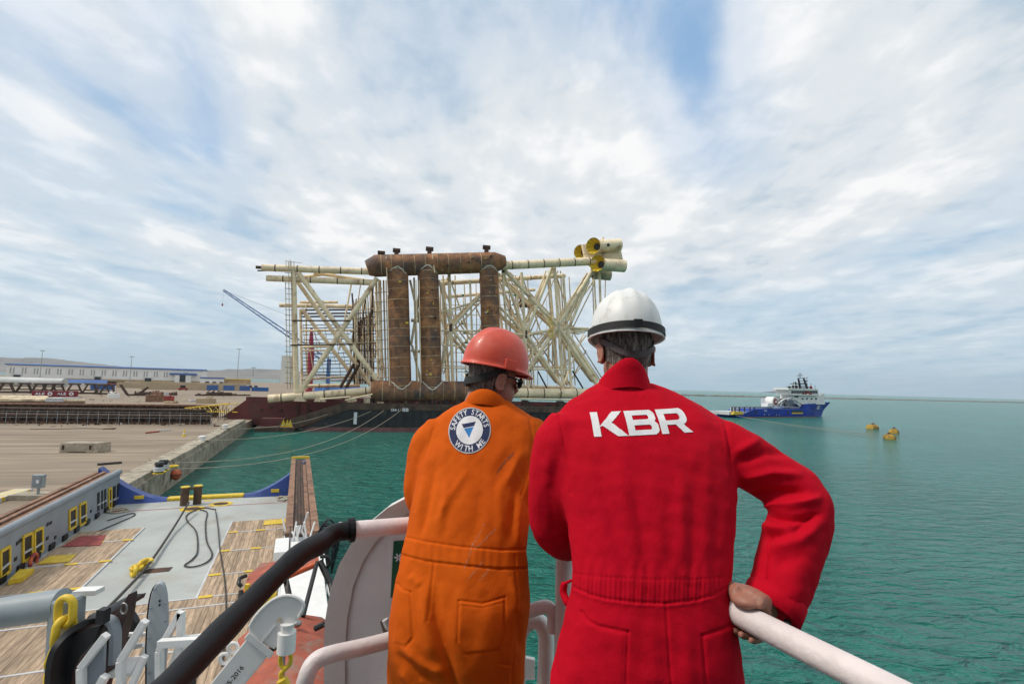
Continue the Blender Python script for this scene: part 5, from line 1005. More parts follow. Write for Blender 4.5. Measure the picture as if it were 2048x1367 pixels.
    for k, nm in ((.07, 'head_plate'), (-.06, 'head_plate')): MB().prism([B_ + sd_ * x + dv * y + nn * k for x, y in hp], nn * .018).build(nm, 'white_paint', t, bevel=.003)
    rim = [B_ + sd_ * x + dv * y - nn * .062 for x, y in hp[1:11]]; MB().path(spline(rim, 4), .009, 8).build('head_rim', 'white_paint', t, smooth=True)
    p = B_ + dv * .16 - nn * .06; MB().path([p, p - nn * .015], .009, 10).build('pin', 'tan_wall', t); MB().bar(B_ + dv * .13 - nn * .066, B_ + dv * .01 - nn * .066, .008, .008).build('stiffener', 'white_paint', t)
    for f in (.66, .80):
        c = A.lerp(B_, f) - sd_ * .082; MB().path([c + sd_ * (-.022 + math.cos(v) * .026) + dv * math.sin(v) * .026 for v in [2 * math.pi * k / 18 for k in range(18)]], .010, 8, closed=True).build('pad_eye', 'white_paint', t, smooth=True)
    text_on('SST  1785-2016', A.lerp(B_, .20) + sd_ * .015 - nn * .053, dv, -sd_, .026, .27, .01).build('lettering', 'black', t)
    pc = P(573, 1283, 2.95); MB().path([pc - Z * .05, pc + Z * .055], .048, 18).build('swivel', 'white_paint', t, smooth=True); MB().path([pc + Z * .05, pc + Z * .10], [.03, .038], 14).build('swivel_cap', 'white_paint', t); MB().tube(B_ + sd_ * .06, pc, .015, seg=8).build('swivel_pin', 'rust_dark', t)
    hk = thing('lifting_hook', 'yellow safety hook hanging from the davit head', 'hook', pc - Z * .3)
    h0 = pc - Z * .05; MB().path([h0 + Vector((math.cos(v) * .03, 0, math.sin(v) * .045 - .04)) for v in [2 * math.pi * k / 16 for k in range(16)]], .012, 8, closed=True).build('eye', 'yellow', hk, smooth=True)
    MB().path(spline([h0 - Z * .08 + Vector((.01, 0, 0)), h0 - Z * .12 - Vector((.02, 0, 0)), h0 - Z * .17, h0 - Z * .20 + Vector((.015, 0, 0))]), [.013] * 12 + [.03] * 13, 10).build('shank', 'yellow', hk, smooth=True)
    MB().ell(h0 - Z * .21, .036, .03, .045).build('body', 'yellow', hk, smooth='all')
    for sg in (-1, 1): MB().path(spline([h0 - Z * .20 + Vector((sg * .03, 0, 0)), h0 - Z * .19 + Vector((sg * .085, 0, 0)), h0 - Z * .24 + Vector((sg * .10, 0, 0)), h0 - Z * .29 + Vector((sg * .085, 0, 0)), h0 - Z * .30 + Vector((sg * .04, 0, 0))]), .006, 6).build('latch_ring', 'yellow', hk)
    MB().path([h0 - Z * .25, h0 - Z * .30, h0 - Z * .9], [.016, .02, .014], 8).build('pennant', 'metal', hk)
    pb = a + d * Lb * .42 + u * 1.5; MB().tube(h0 - Z * .9, pb, .012, seg=6).build('fall_wire', 'rope_dark', hk)
build_boat_davit()
# ------------------------------------------------------------------ the bridge wing: bulwark plate and rails
RZ = CZ - .53
def build_wing():
    wh = MB().box(VS(-9, -14, 11.0), U * 7.6, V * 14.9, Z * 5.6).build('unseen_wheelhouse', 'wall_grey', ves); MB().box(VS(-9.5, -14.5, 16.6), U * 9.0, V * 15.9, Z * .25).build('unseen_shading_roof', 'wall_grey', wh)  # unseen wheelhouse added behind the viewpoint; roof overhang sized to shade the men
    for i in range(9): MB().box(VS(-1.39, -13.2 + i * 1.55, 14.4), U * .02, V * 1.25, Z * 1.3).build('wheelhouse_window', 'glass_dark', wh)
    MB().box(VS(-22, -14, 3), U * 13, V * 15, Z * 17).build('unseen_accommodation', 'wall_grey', ves)  # unseen superstructure added to block light from behind
    MB().prism([(-.75, -2, 13.13), (.95, -2, 13.13), (.80, 1.0, 13.13), (.24, 2.12, 13.13), (-.62, 1.76, 13.13)], Z * .12).build('bridge_deck', 'deck_green', ves)
    out = [(646, 1600), (648, 1367), (647, 1300), (650, 1240), (660, 1180), (677, 1130), (702, 1087), (735, 1048), (775, 1015), (822, 990), (880, 974), (960, 965), (1010, 963), (1012, 1600)]
    inn = [(690, 1600), (690, 1367), (690, 1300), (694, 1235), (706, 1172), (726, 1122), (752, 1082), (786, 1046), (822, 1022), (880, 1003), (960, 994), (985, 992), (985, 1600)]
    t = thing('bulwark_plate', 'pinkish white round cornered bulwark plate behind the orange man', 'bulwark', P(820, 1580, 2.05))
    D0 = 2.06; MB().prism([P(x, y, D0) for x, y in out], (0, .03, 0)).build('plate', 'plate_white', t)
    o3 = [P(x, y, D0 - .045) for x, y in out]; n3 = [P(x, y, D0 - .012) for x, y in inn]; m = len(n3) - 1; vs = o3[:len(inn)] + n3; L_ = len(inn)
    fs = [(i, i + 1, L_ + i + 1, L_ + i) for i in range(L_ - 1)]; rim = MB().add(vs, fs)
    rim.add([p for p in o3[:L_]] + [p + Vector((0, .075, 0)) for p in o3[:L_]], [(i, i + 1, L_ + i + 1, L_ + i) for i in range(L_ - 1)]); rim.build('rolled_edge', 'white_paint', t, smooth=True)
    sg = MB().prism([P(x, y, D0 - .016) for x, y in ((787, 1082), (815, 1080), (812, 1195), (781, 1194))], (0, .01, 0)).build('green_sign', 'green_sign', t); 
    MB().prism([P(x, y, D0 - .010) for x, y in ((784, 1079), (818, 1077), (815, 1198), (778, 1197))], (0, .008, 0)).build('sign_border', 'rail_white', t)
    for k in range(6):
        an = k * math.pi / 3; c = P(797, 1114, D0 - .018); MB().bar(c, c + Vector((math.cos(an), 0, math.sin(an))) * .016, .005, .003, (0, 1, 0)).build('sign_symbol', 'print_white', sg)
    rope('lashing', 'grey lashing tied to the bulwark plate beside the orange man', [P(x, y, 1.95) for x, y in ((770, 1238), (776, 1252), (783, 1258), (780, 1280), (786, 1310), (781, 1345), (787, 1380))], .012, 'tarp', 6)
    MB().path([P(766, 1240, 2.02), P(772, 1262, 2.0), P(785, 1262, 2.0)], .012, 8).build('eye_bolt', 'rust_dark', t)
    t = thing('guard_rail', 'thick pinkish white guard rail the two men lean on, black wrapped on its left run', 'guard rail', Vector((.2, 2.04, 13.25)))
    zl = CZ - .50; c0 = G(690, 1060, zl); c1 = G(1054, 1024, zl); dr = (c1 - c0).normalized(); r0, r1 = G(1470, 1222, RZ), G(1800, 1390, RZ); dr2 = (r0 - r1).normalized()
    # corner where both runs meet
    den = dr.x * (-dr2.y) - dr.y * (-dr2.x); w_ = r0 - c0; k = (w_.x * (-dr2.y) - w_.y * (-dr2.x)) / den; cor = c0 + dr * k; cor.z = (zl + RZ) / 2
    MB().path(spline([c0 - dr * .02, c0.lerp(cor, .5), cor - dr * .12, cor - dr * .02 - dr2 * .03, cor - dr2 * .14, r0, r1, r1 - dr2 * .7], 6), .0285, 20).build('top_bar', 'rail_white', t, smooth=True)
    bl = spline([c0 + dr * .02, P(668, 1066, c0.y - .03), P(642, 1085, c0.y - .10), P(600, 1108, c0.y - .22), P(545, 1158, c0.y - .36), P(470, 1235, c0.y - .52), P(400, 1307, c0.y - .66), P(320, 1390, c0.y - .80), P(200, 1510, c0.y - .95)], 7)
    rw_ = [.0285 + .0008 * math.sin(i * .9) + .0012 * math.sin(i * .37) + .005 * math.exp(-((i - 15) / 6) ** 2) for i in range(len(bl))]; MB().path(bl, rw_, 24).build('wrapped_bar', 'black_wrap', t, smooth=True)
    MB().path([c0 + dr * .012, c0 + dr * .03], .040, 16).build('wrap_end', 'black_wrap', t)
    MB().path([P(1129, 1085, 1.93), P(1122, 1560, 1.93)], .031, 18).build('post', 'rail_white', t, smooth=True)
    MB().path(spline([P(790, 1276, 1.85), P(730, 1292, 1.80), P(660, 1308, 1.74), P(630, 1322, 1.72), P(614, 1350, 1.70), P(606, 1400, 1.70), P(600, 1560, 1.70)], 6), .0265, 16).build('lower_bar', 'rail_white', t, smooth=True)
    MB().path(spline([P(1010, 1232, 1.95), P(1050, 1223, 1.95), P(1085, 1213, 1.95), (P(1100, 1216, 1.95)), P(1107, 1232, 1.95), P(1106, 1262, 1.95)], 6), .024, 16).build('lower_bar', 'rail_white', t, smooth=True)
    MB().path(spline([P(1036, 1420, 2.0), P(1036, 1300, 2.0), P(1042, 1262, 2.0), P(1058, 1243, 2.0), P(1078, 1243, 2.0), P(1090, 1262, 2.0), P(1092, 1300, 2.0), P(1084, 1500, 2.0)], 6), .030, 14).build('bracket_loop', 'white_paint', t, smooth=True)
    MB().prism([P(x, y, 2.06) for x, y in ((1040, 1313), (1070, 1319), (1070, 1358), (1040, 1360))], (0, .02, 0)).build('bracket_plate', 'white_paint', t)
    return r0, dr2, cor, dr
R0, RDIR, RCOR, BDIR = build_wing()
# ------------------------------------------------------------------ the two men
RT = np.array(rt); FW = np.array(fw); UP = np.array(up)
def to_px(v):                       # photo pixel of points: used only to lay seams and folds on the cloth where the photo shows them
    q = v - np.array([0, 0, CZ]); cx = q @ np.array([rt[0], fw[0], up[0]]); cy = q @ np.array([rt[1], fw[1], up[1]]); cz = q @ np.array([rt[2], fw[2], up[2]])
    return np.stack([1024 + F * cx / -cz, 683.5 - F * cy / -cz], 1)
def ring(l, r_, y, d, th, n=36, yaw=0.0, p=2.3):
    c = P((l + r_) / 2, y, d); hw = (r_ - l) / 2 * d / F; out = []
    for k in range(n):
        a = 2 * math.pi * k / n; cx, sx = math.cos(a), math.sin(a); x = hw * math.copysign(abs(cx) ** (2 / p), cx); yy = th / 2 * math.copysign(abs(sx) ** (2 / p), sx)
        out.append(c + Vector((x * math.cos(yaw) - yy * math.sin(yaw), x * math.sin(yaw) + yy * math.cos(yaw), 0)))
    return out
def remeshed(mb, voxel, smooth_it, sub):
    me = bpy.data.meshes.new('tmp'); me.from_pydata([tuple(v) for v in mb.v], [], mb.f)
    bm = bmesh.new(); bm.from_mesh(me); bmesh.ops.recalc_face_normals(bm, faces=bm.faces); bm.to_mesh(me); bm.free()
    o = bpy.data.objects.new('tmp', me); COL.objects.link(o)
    m = o.modifiers.new('r', 'REMESH'); m.mode = 'VOXEL'; m.voxel_size = voxel
    if smooth_it: s = o.modifiers.new('s', 'SMOOTH'); s.factor = .5; s.iterations = smooth_it
    if sub: s = o.modifiers.new('u', 'SUBSURF'); s.levels = sub; s.render_levels = sub
    dg = bpy.context.evaluated_depsgraph_get(); res = bpy.data.meshes.new_from_object(o.evaluated_get(dg))
    bpy.data.objects.remove(o); bpy.data.meshes.remove(me); return res
def mesh_np(me):
    v = np.empty(len(me.vertices) * 3); me.vertices.foreach_get('co', v); n = np.empty(len(me.vertices) * 3); me.vertices.foreach_get('normal', n); return v.reshape(-1, 3), n.reshape(-1, 3)
def poly_dist(px, poly):
    best = np.full(len(px), 1e9)
    for a, b in zip(poly[:-1], poly[1:]):
        a = np.array(a, float); b = np.array(b, float); ab = b - a; t = np.clip(((px - a) @ ab) / (ab @ ab), 0, 1); best = np.minimum(best, np.hypot(*(px - a - t[:, None] * ab).T))
    return best
def smoothstep(a, b, x): t = np.clip((x - a) / (b - a), 0, 1); return t * t * (3 - 2 * t)
def waves(v, seed, n, lam, aniso=(1, 1, 1)):
    g = np.random.default_rng(seed); s = np.zeros(len(v))
    for i in range(n):
        k = g.normal(size=3) * np.array(aniso); k *= 2 * np.pi / (lam * g.uniform(.7, 1.5)) / np.linalg.norm(k)
        k2 = g.normal(size=3); k2 *= 2 * np.pi / (lam * 3) / np.linalg.norm(k2); s += np.sin(v @ k + 1.6 * np.sin(v @ k2 + g.uniform(0, 6)) + g.uniform(0, 6))
    return s / math.sqrt(n)
def place_mesh(me, name, m, parent, smooth=True):
    o = bpy.data.objects.new(name, me); COL.objects.link(o); o.parent = parent; base = parent.location.copy()
    if parent.parent: base += parent.parent.location
    me.transform(Matrix.Translation(-base)); me.materials.clear(); me.materials.append(MATS[m])
    if smooth: me.polygons.foreach_set('use_smooth', [True] * len(me.polygons))
    return o
def surface_print(body_me, base, o3, ex, ey, mask, wid, hei, step, name, mats, parent, lift=.0016):
    """print laid on cloth: a fine grid of cells dropped onto the surface along the viewing side's normal"""
    bm = bmesh.new(); bm.from_mesh(body_me); bvh = BVHTree.FromBMesh(bm); bm.free(); nrm = ex.cross(ey).normalized()
    nx, ny = int(wid / step), int(hei / step); cx = (np.arange(nx) + .5) * step; cy = (np.arange(ny) + .5) * step
    idx = mask(*np.meshgrid(cx, cy))       # -1 none, else material
    vid = {}; vs = []; fs = []; mi = []
    def vert(i, j):
        k = (i, j)
        if k not in vid:
            p = o3 + ex * (i * step) + ey * (j * step) + nrm * .4 - base; h = bvh.ray_cast(p, -nrm, 1.2)
            if h[0] is None: vid[k] = None
            else: vid[k] = len(vs); vs.append(h[0] + h[1] * lift * (1 if h[1].dot(nrm) > 0 else -1) + base)
        return vid[k]
    for j in range(ny):
        for i in range(nx):
            if idx[j, i] < 0: continue
            q = [vert(i, j), vert(i + 1, j), vert(i + 1, j + 1), vert(i, j + 1)]
            if None in q: continue
            fs.append(tuple(q)); mi.append(int(idx[j, i]))
    b = MB(); b.v = vs; b.f = fs; b.mi = mi; return b.build(name, mats, parent, smooth='all')
def tri_mask(v, t):
    def f(x, y):
        out = np.zeros(x.shape, bool)
        for a, b, c in v[t]:
            lo = np.minimum(np.minimum(a, b), c); hi = np.maximum(np.maximum(a, b), c); s = (x >= lo[0]) & (x <= hi[0]) & (y >= lo[1]) & (y <= hi[1])
            if not s.any(): continue
            xs, ys = x[s], y[s]; d1 = (xs - b[0]) * (a[1] - b[1]) - (a[0] - b[0]) * (ys - b[1]); d2 = (xs - c[0]) * (b[1] - c[1]) - (b[0] - c[0]) * (ys - c[1]); d3 = (xs - a[0]) * (c[1] - a[1]) - (c[0] - a[0]) * (ys - a[1])
            ng = (d1 < 0) | (d2 < 0) | (d3 < 0); ps = (d1 > 0) | (d2 > 0) | (d3 > 0); out[s] |= ~(ng & ps)
        return out
    return f
def mat3(yaw, pitch=0., roll=0.): return (Matrix.Rotation(yaw, 3, 'Z') @ Matrix.Rotation(pitch, 3, 'X') @ Matrix.Rotation(roll, 3, 'Y'))
def finger(b, pts, r0): b.path(spline(pts, 4), [r0 * (1 - .22 * i / (4 * (len(pts) - 1))) for i in range(4 * (len(pts) - 1) + 1)], 10)
def add_head(b, c, m3):            # skull, jaw, nose, ears, neck in one solid
    T = lambda x, y, z: c + m3 @ Vector((x, y, z))
    b.ell(T(0, -.006, .030), .077, .097, .095, m3, 28, 18); b.ell(T(0, .032, -.050), .064, .068, .074, m3, 24, 14); b.ell(T(0, .062, -.092), .030, .030, .026, m3)
    b.path([T(0, .096, .005), T(0, .113, -.028), T(0, .102, -.040)], [.009, .016, .012], 10); b.ell(T(0, .083, -.066), .026, .014, .012, m3)
    for sx in (-1, 1):
        b.ell(T(sx * .030, .078, .002), .016, .016, .010, m3); em = m3 @ Matrix.Rotation(sx * -.45, 3, 'Z') @ Matrix.Rotation(-.12, 3, 'X')
        ec = T(sx * .088, -.014, -.012); b.ell(ec, .0060, .018, .030, em); b.path([ec + em @ Vector((sx * .004, -.018 * math.cos(q), .031 * math.sin(q))) for q in np.linspace(-2.2, 2.5, 16)], .0052, 8); b.ell(T(sx * .079, -.002, -.034), .009, .012, .014, em)
    b.path([T(0, -.022, -.02), T(0, -.030, -.08), T(0, -.040, -.14), T(0, -.05, -.22)], [.066, .062, .064, .072], 24)
def helmet(c, m3, parent, m, name='hard_hat', sc=1.0):
    """shell with ridges and brim; c is ear level centre"""
    T = lambda x, y, z: c + m3 @ Vector((x * sc, y * sc, z * sc)); nu, nv = 72, 22; rings = []
    for j in range(nv + 1):
        t = j / nv; th = t * math.pi / 2; rr = []
        for k in range(nu):
            ph = 2 * math.pi * k / nu; cx, sy = math.cos(ph), math.sin(ph); s, cth = math.sin(th) ** .86, math.cos(th)
            x, y, z = .112 * s * cx, .136 * s * sy, .048 + .148 * cth ** .92
            if y > 0: y *= 1.02
            rg = max(0, math.exp(-(x / .013) ** 2) * .007 + (math.exp(-((abs(x) - .042) / .010) ** 2)) * .004) * smoothstep(.98, .62, np.array(t)).item() * (1 if j else .9); z += rg * cth; y *= 1 + rg * 1.6 * s
            x *= 1 + .004 * math.sin(ph * 3); rr.append(T(x, y, z))
        rings.append(rr)
    for e, dz in ((.002, -.004), (.006, -.008), (.0075, -.011), (.005, -.013), (-.004, -.010)):
        rr = []
        for k in range(nu):
            ph = 2 * math.pi * k / nu; cx, sy = math.cos(ph), math.sin(ph); f = max(0, sy) ** 3 * .034 * (1 if e > 0 else .6); rr.append(T((.112 + e) * cx, (.136 + e + f) * sy, .048 + dz - max(0, sy) ** 3 * .010))
        rings.append(rr)
    b = MB(); n = nu; fs = []
    for i in range(len(rings) - 1):
        for k in range(n): fs.append((i * n + k, i * n + (k + 1) % n, (i + 1) * n + (k + 1) % n, (i + 1) * n + k))
    b.add([q for r_ in rings for q in r_], fs); h = b.build(name, m, parent, smooth='all'); so = h.modifiers.new('thick', 'SOLIDIFY'); so.thickness = .003; so.offset = -1
    for sx in (-1, 1):      # accessory slots on the sides
        w = []
        for zz, oo in ((.040, .010), (.074, .007)): w += [T(sx * (.1085 - (.004 if zz > .05 else 0)), yy, zz) for yy in (-.028, .028)] + [T(sx * (.1085 + oo), yy, zz) for yy in (.024, -.024)]
        MB().hexa(w).build('slot_block', m, h, bevel=.002)
    return h, T
def hairpiece(c, m3, parent, m, zlow=-.075):
    """short back-and-sides: shell over the back of the skull, ragged at the nape"""
    T = lambda x, y, z: c + m3 @ Vector((x, y, z)); nu, nv = 80, 26; g = random.Random(3); rings = []
    for j in range(nv + 1):
        rr = []
        for k in range(nu):
            ph = math.pi * (.93 + 1.14 * k / (nu - 1)); side = abs(math.cos(ph)); lo = zlow + .040 * side ** 2 + g.uniform(-.003, .003); z = .115 + (lo - .115) * j / nv
            f = math.sqrt(max(.02, 1 - ((z - .030) / .097) ** 2)) if z > .03 else 1 - .16 * ((.03 - z) / .1) ** 1.3 * (1 - side * .5)
            e = .0035 + g.uniform(-.0008, .0012) - .003 * (j / nv) ** 4; rr.append(T((.0775 + e) * f * math.cos(ph), -.006 + (.097 + e) * f * math.sin(ph), z))
        rings.append(rr)
    b = MB(); fs = [(i * nu + k, i * nu + k + 1, (i + 1) * nu + k + 1, (i + 1) * nu + k) for i in range(nv) for k in range(nu - 1)]
    b.add([q for r_ in rings for q in r_], fs); hr = b.build('hair', m, parent, smooth='all')
    st = MB()                        # loose cut ends
    for i in range(2600):
        k = g.randrange(nu - 1); j = g.randrange(6, nv + 1); p = rings[j][k].lerp(rings[j][k + 1], g.random()); o = (p - c).normalized(); dn = (Vector((0, 0, -1)) * .75 + o * .45 + Vector((g.uniform(-.3, .3), g.uniform(-.3, .3), 0))).normalized(); sd = dn.cross(o).normalized() * .0005; ln = g.uniform(.004, .009)
        st.add([p - sd, p + sd, p + dn * ln], [(0, 1, 2)])
    st.build('hair_ends', m, hr, kind='stuff', fixn=False)
    return hr
def cloth_mesh(mb, fields, seed, voxel=.0115, gx=9.):
    me = remeshed(mb, voxel, 7, 2); v, n = mesh_np(me); px = to_px(v); cam_v = np.array([0, 0, CZ]) - v; cam_v /= np.linalg.norm(cam_v, axis=1)[:, None]; face = smoothstep(.0, .35, (n * cam_v).sum(1))
    d = np.zeros(len(v))
    for kind, poly, amp, w_ in fields:
        if kind == 'line': d += .75 * amp * np.exp(-(poly_dist(px, poly) / w_) ** 2) * face
        elif kind == 'fold':          # long soft fold, fading at both ends
            a, b = np.array(poly[0], float), np.array(poly[-1], float); ln = np.hypot(*(b - a)); t = ((px - a) @ (b - a)) / ln ** 2; d += amp * np.exp(-(poly_dist(px, poly) / w_) ** 2) * smoothstep(-.15, .3, t) * smoothstep(1.15, .75, t) * face
        elif kind == 'area': 
            x, y = px.T; ins = np.zeros(len(px), bool); q = poly + poly[:1]
            for (x0, y0), (x1, y1) in zip(q[:-1], q[1:]):
                c = (y0 > y) != (y1 > y); ins ^= c & (x < (x1 - x0) * (y - y0) / (y1 - y0 + 1e-9) + x0)
            dd = poly_dist(px, q); d += amp * np.where(ins, smoothstep(0, w_, dd), 0) * face
        elif kind == 'gather':        # (y limits as two curves, period)
            top, bot, per = poly; yt = np.interp(px[:, 0], *zip(*top)); yb = np.interp(px[:, 0], *zip(*bot)); wgt = smoothstep(top[0][0] - 2, top[0][0] + 14, px[:, 0]) * smoothstep(top[-1][0] + 6, top[-1][0] - 6, px[:, 0]) * (v[:, 0] < gx) * smoothstep(-14, 8, px[:, 1] - yt) * smoothstep(-w_, 0, yb - px[:, 1]); d += amp * np.sin(2 * np.pi * px[:, 0] / per + 1.4 * np.sin(px[:, 0] / 17) + .02 * px[:, 1]) * wgt * face
    d += waves(v, seed, 10, .11, (1.6, 1, .5)) * .0016 + waves(v, seed + 1, 10, .05, (1.4, 1, .6)) * .0006
    v2 = v + n * d[:, None]; me.vertices.foreach_set('co', v2.ravel()); me.update(); return me
def limb(b, pts, seg=20, straight=0):             # (px, py, depth, radius in photo pixels)
    if straight: b.path([P(x, y, d) for x, y, d, _ in pts], [r_ * d / F for _, _, d, r_ in pts], seg); return
    b.path(spline([P(x, y, d) for x, y, d, _ in pts], 4), list(np.interp(np.arange(4 * (len(pts) - 1) + 1) / 4, range(len(pts)), [r_ * d / F for _, _, d, r_ in pts])), seg)
def legs(b, hipL, hipR, ankL, ankR, r_hip):
    for h, a in ((hipL, ankL), (hipR, ankR)):
        kn = h.lerp(a, .52) + Vector((0, .03, 0)); b.path([h + Vector((0, 0, .14)), h, h.lerp(kn, .5), kn, kn.lerp(a, .5), a], [r_hip * .8, r_hip, r_hip * .92, r_hip * .80, r_hip * .74, r_hip * .72], 24)
def boots(par, spots):
    for a in spots:
        b = MB(); b.ell(a + Vector((0, .09, -.035)), .052, .15, .055); b.path([a + Vector((0, 0, -.06)), a + Vector((0, 0, .10))], .055, 16); me = remeshed(b, .012, 3, 0); place_mesh(me, 'boot', 'boots', par)
FLOOR = 13.25
def build_red_man():
    base = Vector((.36, 1.42, FLOOR)); per = thing('person', 'tall man in bright red coveralls and white hard hat, right hand gripping the rail', 'person', base)
    # --- coverall
    b = MB()
    rows = [(1200, 1303, 764, 1.615, .13), (1168, 1352, 782, 1.60, .165), (1135, 1405, 806, 1.575, .195), (1114, 1446, 835, 1.545, .225), (1108, 1460, 868, 1.52, .25), (1112, 1468, 910, 1.49, .268), (1122, 1469, 965, 1.455, .275), (1133, 1466, 1030, 1.42, .27), (1142, 1459, 1100, 1.385, .26), (1147, 1456, 1152, 1.36, .252), (1146, 1456, 1180, 1.352, .252), (1137, 1463, 1224, 1.34, .265), (1122, 1469, 1294, 1.325, .285), (1106, 1476, 1367, 1.315, .29), (1108, 1474, 1400, 1.315, .28)]
    b.loft([ring(l + 3, r_ - 4, y, d, th) for l, r_, y, d, th in rows])
    limb(b, [(1408, 868, 1.54, 44), (1440, 888, 1.51, 51), (1482, 912, 1.485, 54), (1545, 955, 1.455, 52), (1592, 984, 1.43, 52), (1607, 1004, 1.415, 53), (1604, 1030, 1.405, 56), (1590, 1075, 1.385, 59), (1575, 1125, 1.36, 58), (1557, 1180, 1.335, 54), (1540, 1221, 1.312, 52)], 28, 1)
    limb(b, [(1150, 850, 1.54, 54), (1128, 895, 1.53, 62), (1116, 960, 1.53, 58), (1112, 1020, 1.55, 55), (1116, 1056, 1.60, 50), (1140, 1072, 1.72, 44), (1176, 1074, 1.90, 42)], 24)
    zc = CZ - .80; legs(b, Vector((.25, 1.32, zc + .02)), Vector((.47, 1.32, zc + .02)), Vector((.20, 1.30, FLOOR + .09)), Vector((.50, 1.34, FLOOR + .09)), .096)
    lo = [(1149, 1174), (1180, 1188), (1216, 1197), (1275, 1204), (1332, 1206), (1392, 1199), (1430, 1187), (1455, 1174)]; hi = [(1145, 1146), (1190, 1152), (1300, 1158), (1400, 1158), (1456, 1152)]
    fl = [('line', lo, -.0035, 3.2), ('line', [(x, y + 5) for x, y in lo], .0018, 4), ('line', hi, -.0012, 3), ('gather', (hi, lo, 9.0), .0007, 8), ('gather', ([(x, y - 30) for x, y in hi], lo, 27), .0009, 10),
          ('line', [(1332, 1206), (1336, 1270), (1346, 1400)], -.004, 3.0), ('line', [(1163, 1222), (1176, 1240), (1198, 1251), (1256, 1263)], -.0045, 3.2), ('line', [(1256, 1263), (1251, 1400)], -.0035, 2.8), ('line', [(1248, 1266), (1243, 1400)], -.0015, 2.2), ('area', [(1165, 1230), (1198, 1255), (1254, 1266), (1249, 1400), (1120, 1400), (1130, 1270)], .0015, 8),
          ('line', [(1406, 1270), (1440, 1258), (1466, 1246)], -.004, 3), ('line', [(1406, 1270), (1413, 1400)], -.0035, 3), ('area', [(1408, 1274), (1466, 1250), (1480, 1400), (1416, 1400)], .0015, 8),
          ('line', [(1117, 826), (1126, 870), (1135, 930), (1142, 985)], -.0035, 3.4), ('line', [(1441, 815), (1452, 850), (1460, 900), (1466, 965)], -.005, 4), ('line', [(1436, 818), (1447, 855), (1454, 905)], .002, 4),
          ('line', [(1196, 786), (1150, 806), (1120, 822)], -.0012, 3), ('line', [(1306, 776), (1380, 792), (1436, 816)], -.0012, 3)]
    for q, a_, w_ in (([(1180, 945), (1200, 1050), (1228, 1150)], .0075, 11), ([(1205, 960), (1226, 1060), (1250, 1150)], -.0075, 10), ([(1238, 930), (1252, 1040), (1272, 1150)], .0085, 12), ([(1268, 960), (1282, 1060), (1293, 1150)], -.0075, 10), ([(1300, 930), (1312, 1040), (1318, 1150)], .0085, 12), ([(1333, 960), (1338, 1150)], -.0075, 10), ([(1362, 930), (1362, 1150)], .008, 11), ([(1390, 970), (1384, 1150)], -.0075, 10), ([(1417, 930), (1408, 1150)], .008, 11), ([(1440, 980), (1430, 1150)], -.006, 9),
                      ([(1155, 960), (1172, 1060), (1190, 1150)], -.006, 10), ([(1145, 870), (1200, 905)], .003, 14), ([(1430, 880), (1370, 930)], .004, 16), ([(1452, 905), (1420, 1000)], -.005, 12), ([(1130, 900), (1165, 1000)], -.005, 12), ([(1130, 960), (1150, 1060)], .005, 10),
                      ([(1474, 925), (1530, 905), (1570, 905)], -.006, 9), ([(1470, 905), (1520, 880)], .005, 9), ([(1480, 955), (1545, 945), (1600, 950)], .007, 10), ([(1500, 985), (1560, 985), (1610, 985)], -.008, 9), ([(1518, 1010), (1580, 1012), (1640, 995)], .009, 9), ([(1522, 1030), (1585, 1040), (1640, 1030)], -.009, 8), ([(1524, 1052), (1590, 1066)], .008, 9), ([(1528, 1075), (1590, 1062), (1630, 1030)], -.007, 8), ([(1530, 1100), (1600, 1080), (1645, 1045)], .006, 10), ([(1545, 1130), (1610, 1110)], -.004, 12),
                      ([(1538, 1055), (1539, 1110), (1533, 1195)], -.0035, 3), ([(1600, 1090), (1590, 1200)], .004, 16), ([(1100, 900), (1085, 990)], .005, 9), ([(1118, 910), (1100, 1000), (1108, 1060)], -.006, 8), ([(1080, 950), (1090, 1040)], -.004, 8), ([(1135, 1090), (1110, 1060)], .005, 8),
                      ([(1290, 1215), (1280, 1300), (1275, 1390)], -.005, 14), ([(1310, 1220), (1306, 1390)], .005, 12), ([(1370, 1215), (1376, 1300), (1372, 1390)], .006, 12), ([(1392, 1220), (1396, 1390)], -.004, 10), ([(1175, 1190), (1150, 1300), (1135, 1390)], .004, 16), ([(1220, 1270), (1190, 1390)], -.003, 16)):
        fl.append(('fold', q, a_ * (.36 * (.5 + abs(math.sin(q[0][0] * .37))) if q[0][0] < 1470 else 1.7), w_ * (.9 + .35 * abs(math.sin(q[0][0] * .9)))))
    me = cloth_mesh(b, fl, 5, gx=.575); co = place_mesh(me, 'coverall', 'fabric_red', per)
    cu = MB().path([P(1553, 1190, 1.33), P(1546, 1207, 1.321), P(1537, 1228, 1.309)], [.0700, .0700, .0695], 32, cap=False).build('cuff', 'fabric_red', co, smooth='all'); so = cu.modifiers.new('thick', 'SOLIDIFY'); so.thickness = .003; so.offset = 0
    # hip pocket flap edge standing off on the left
    MB().path(spline([P(1142, 1160, 1.40), P(1129, 1168, 1.42), P(1127, 1185, 1.42), P(1136, 1206, 1.40), P(1146, 1222, 1.38)], 5), [.004] * 5 + [.010] * 11 + [.004] * 5, 10).build('pocket_flap', 'fabric_red', co, smooth='all')
    # collar: standing band open at the front
    cc = P(1246, 760, 1.615); cr = MB(); vs = []; n = 40
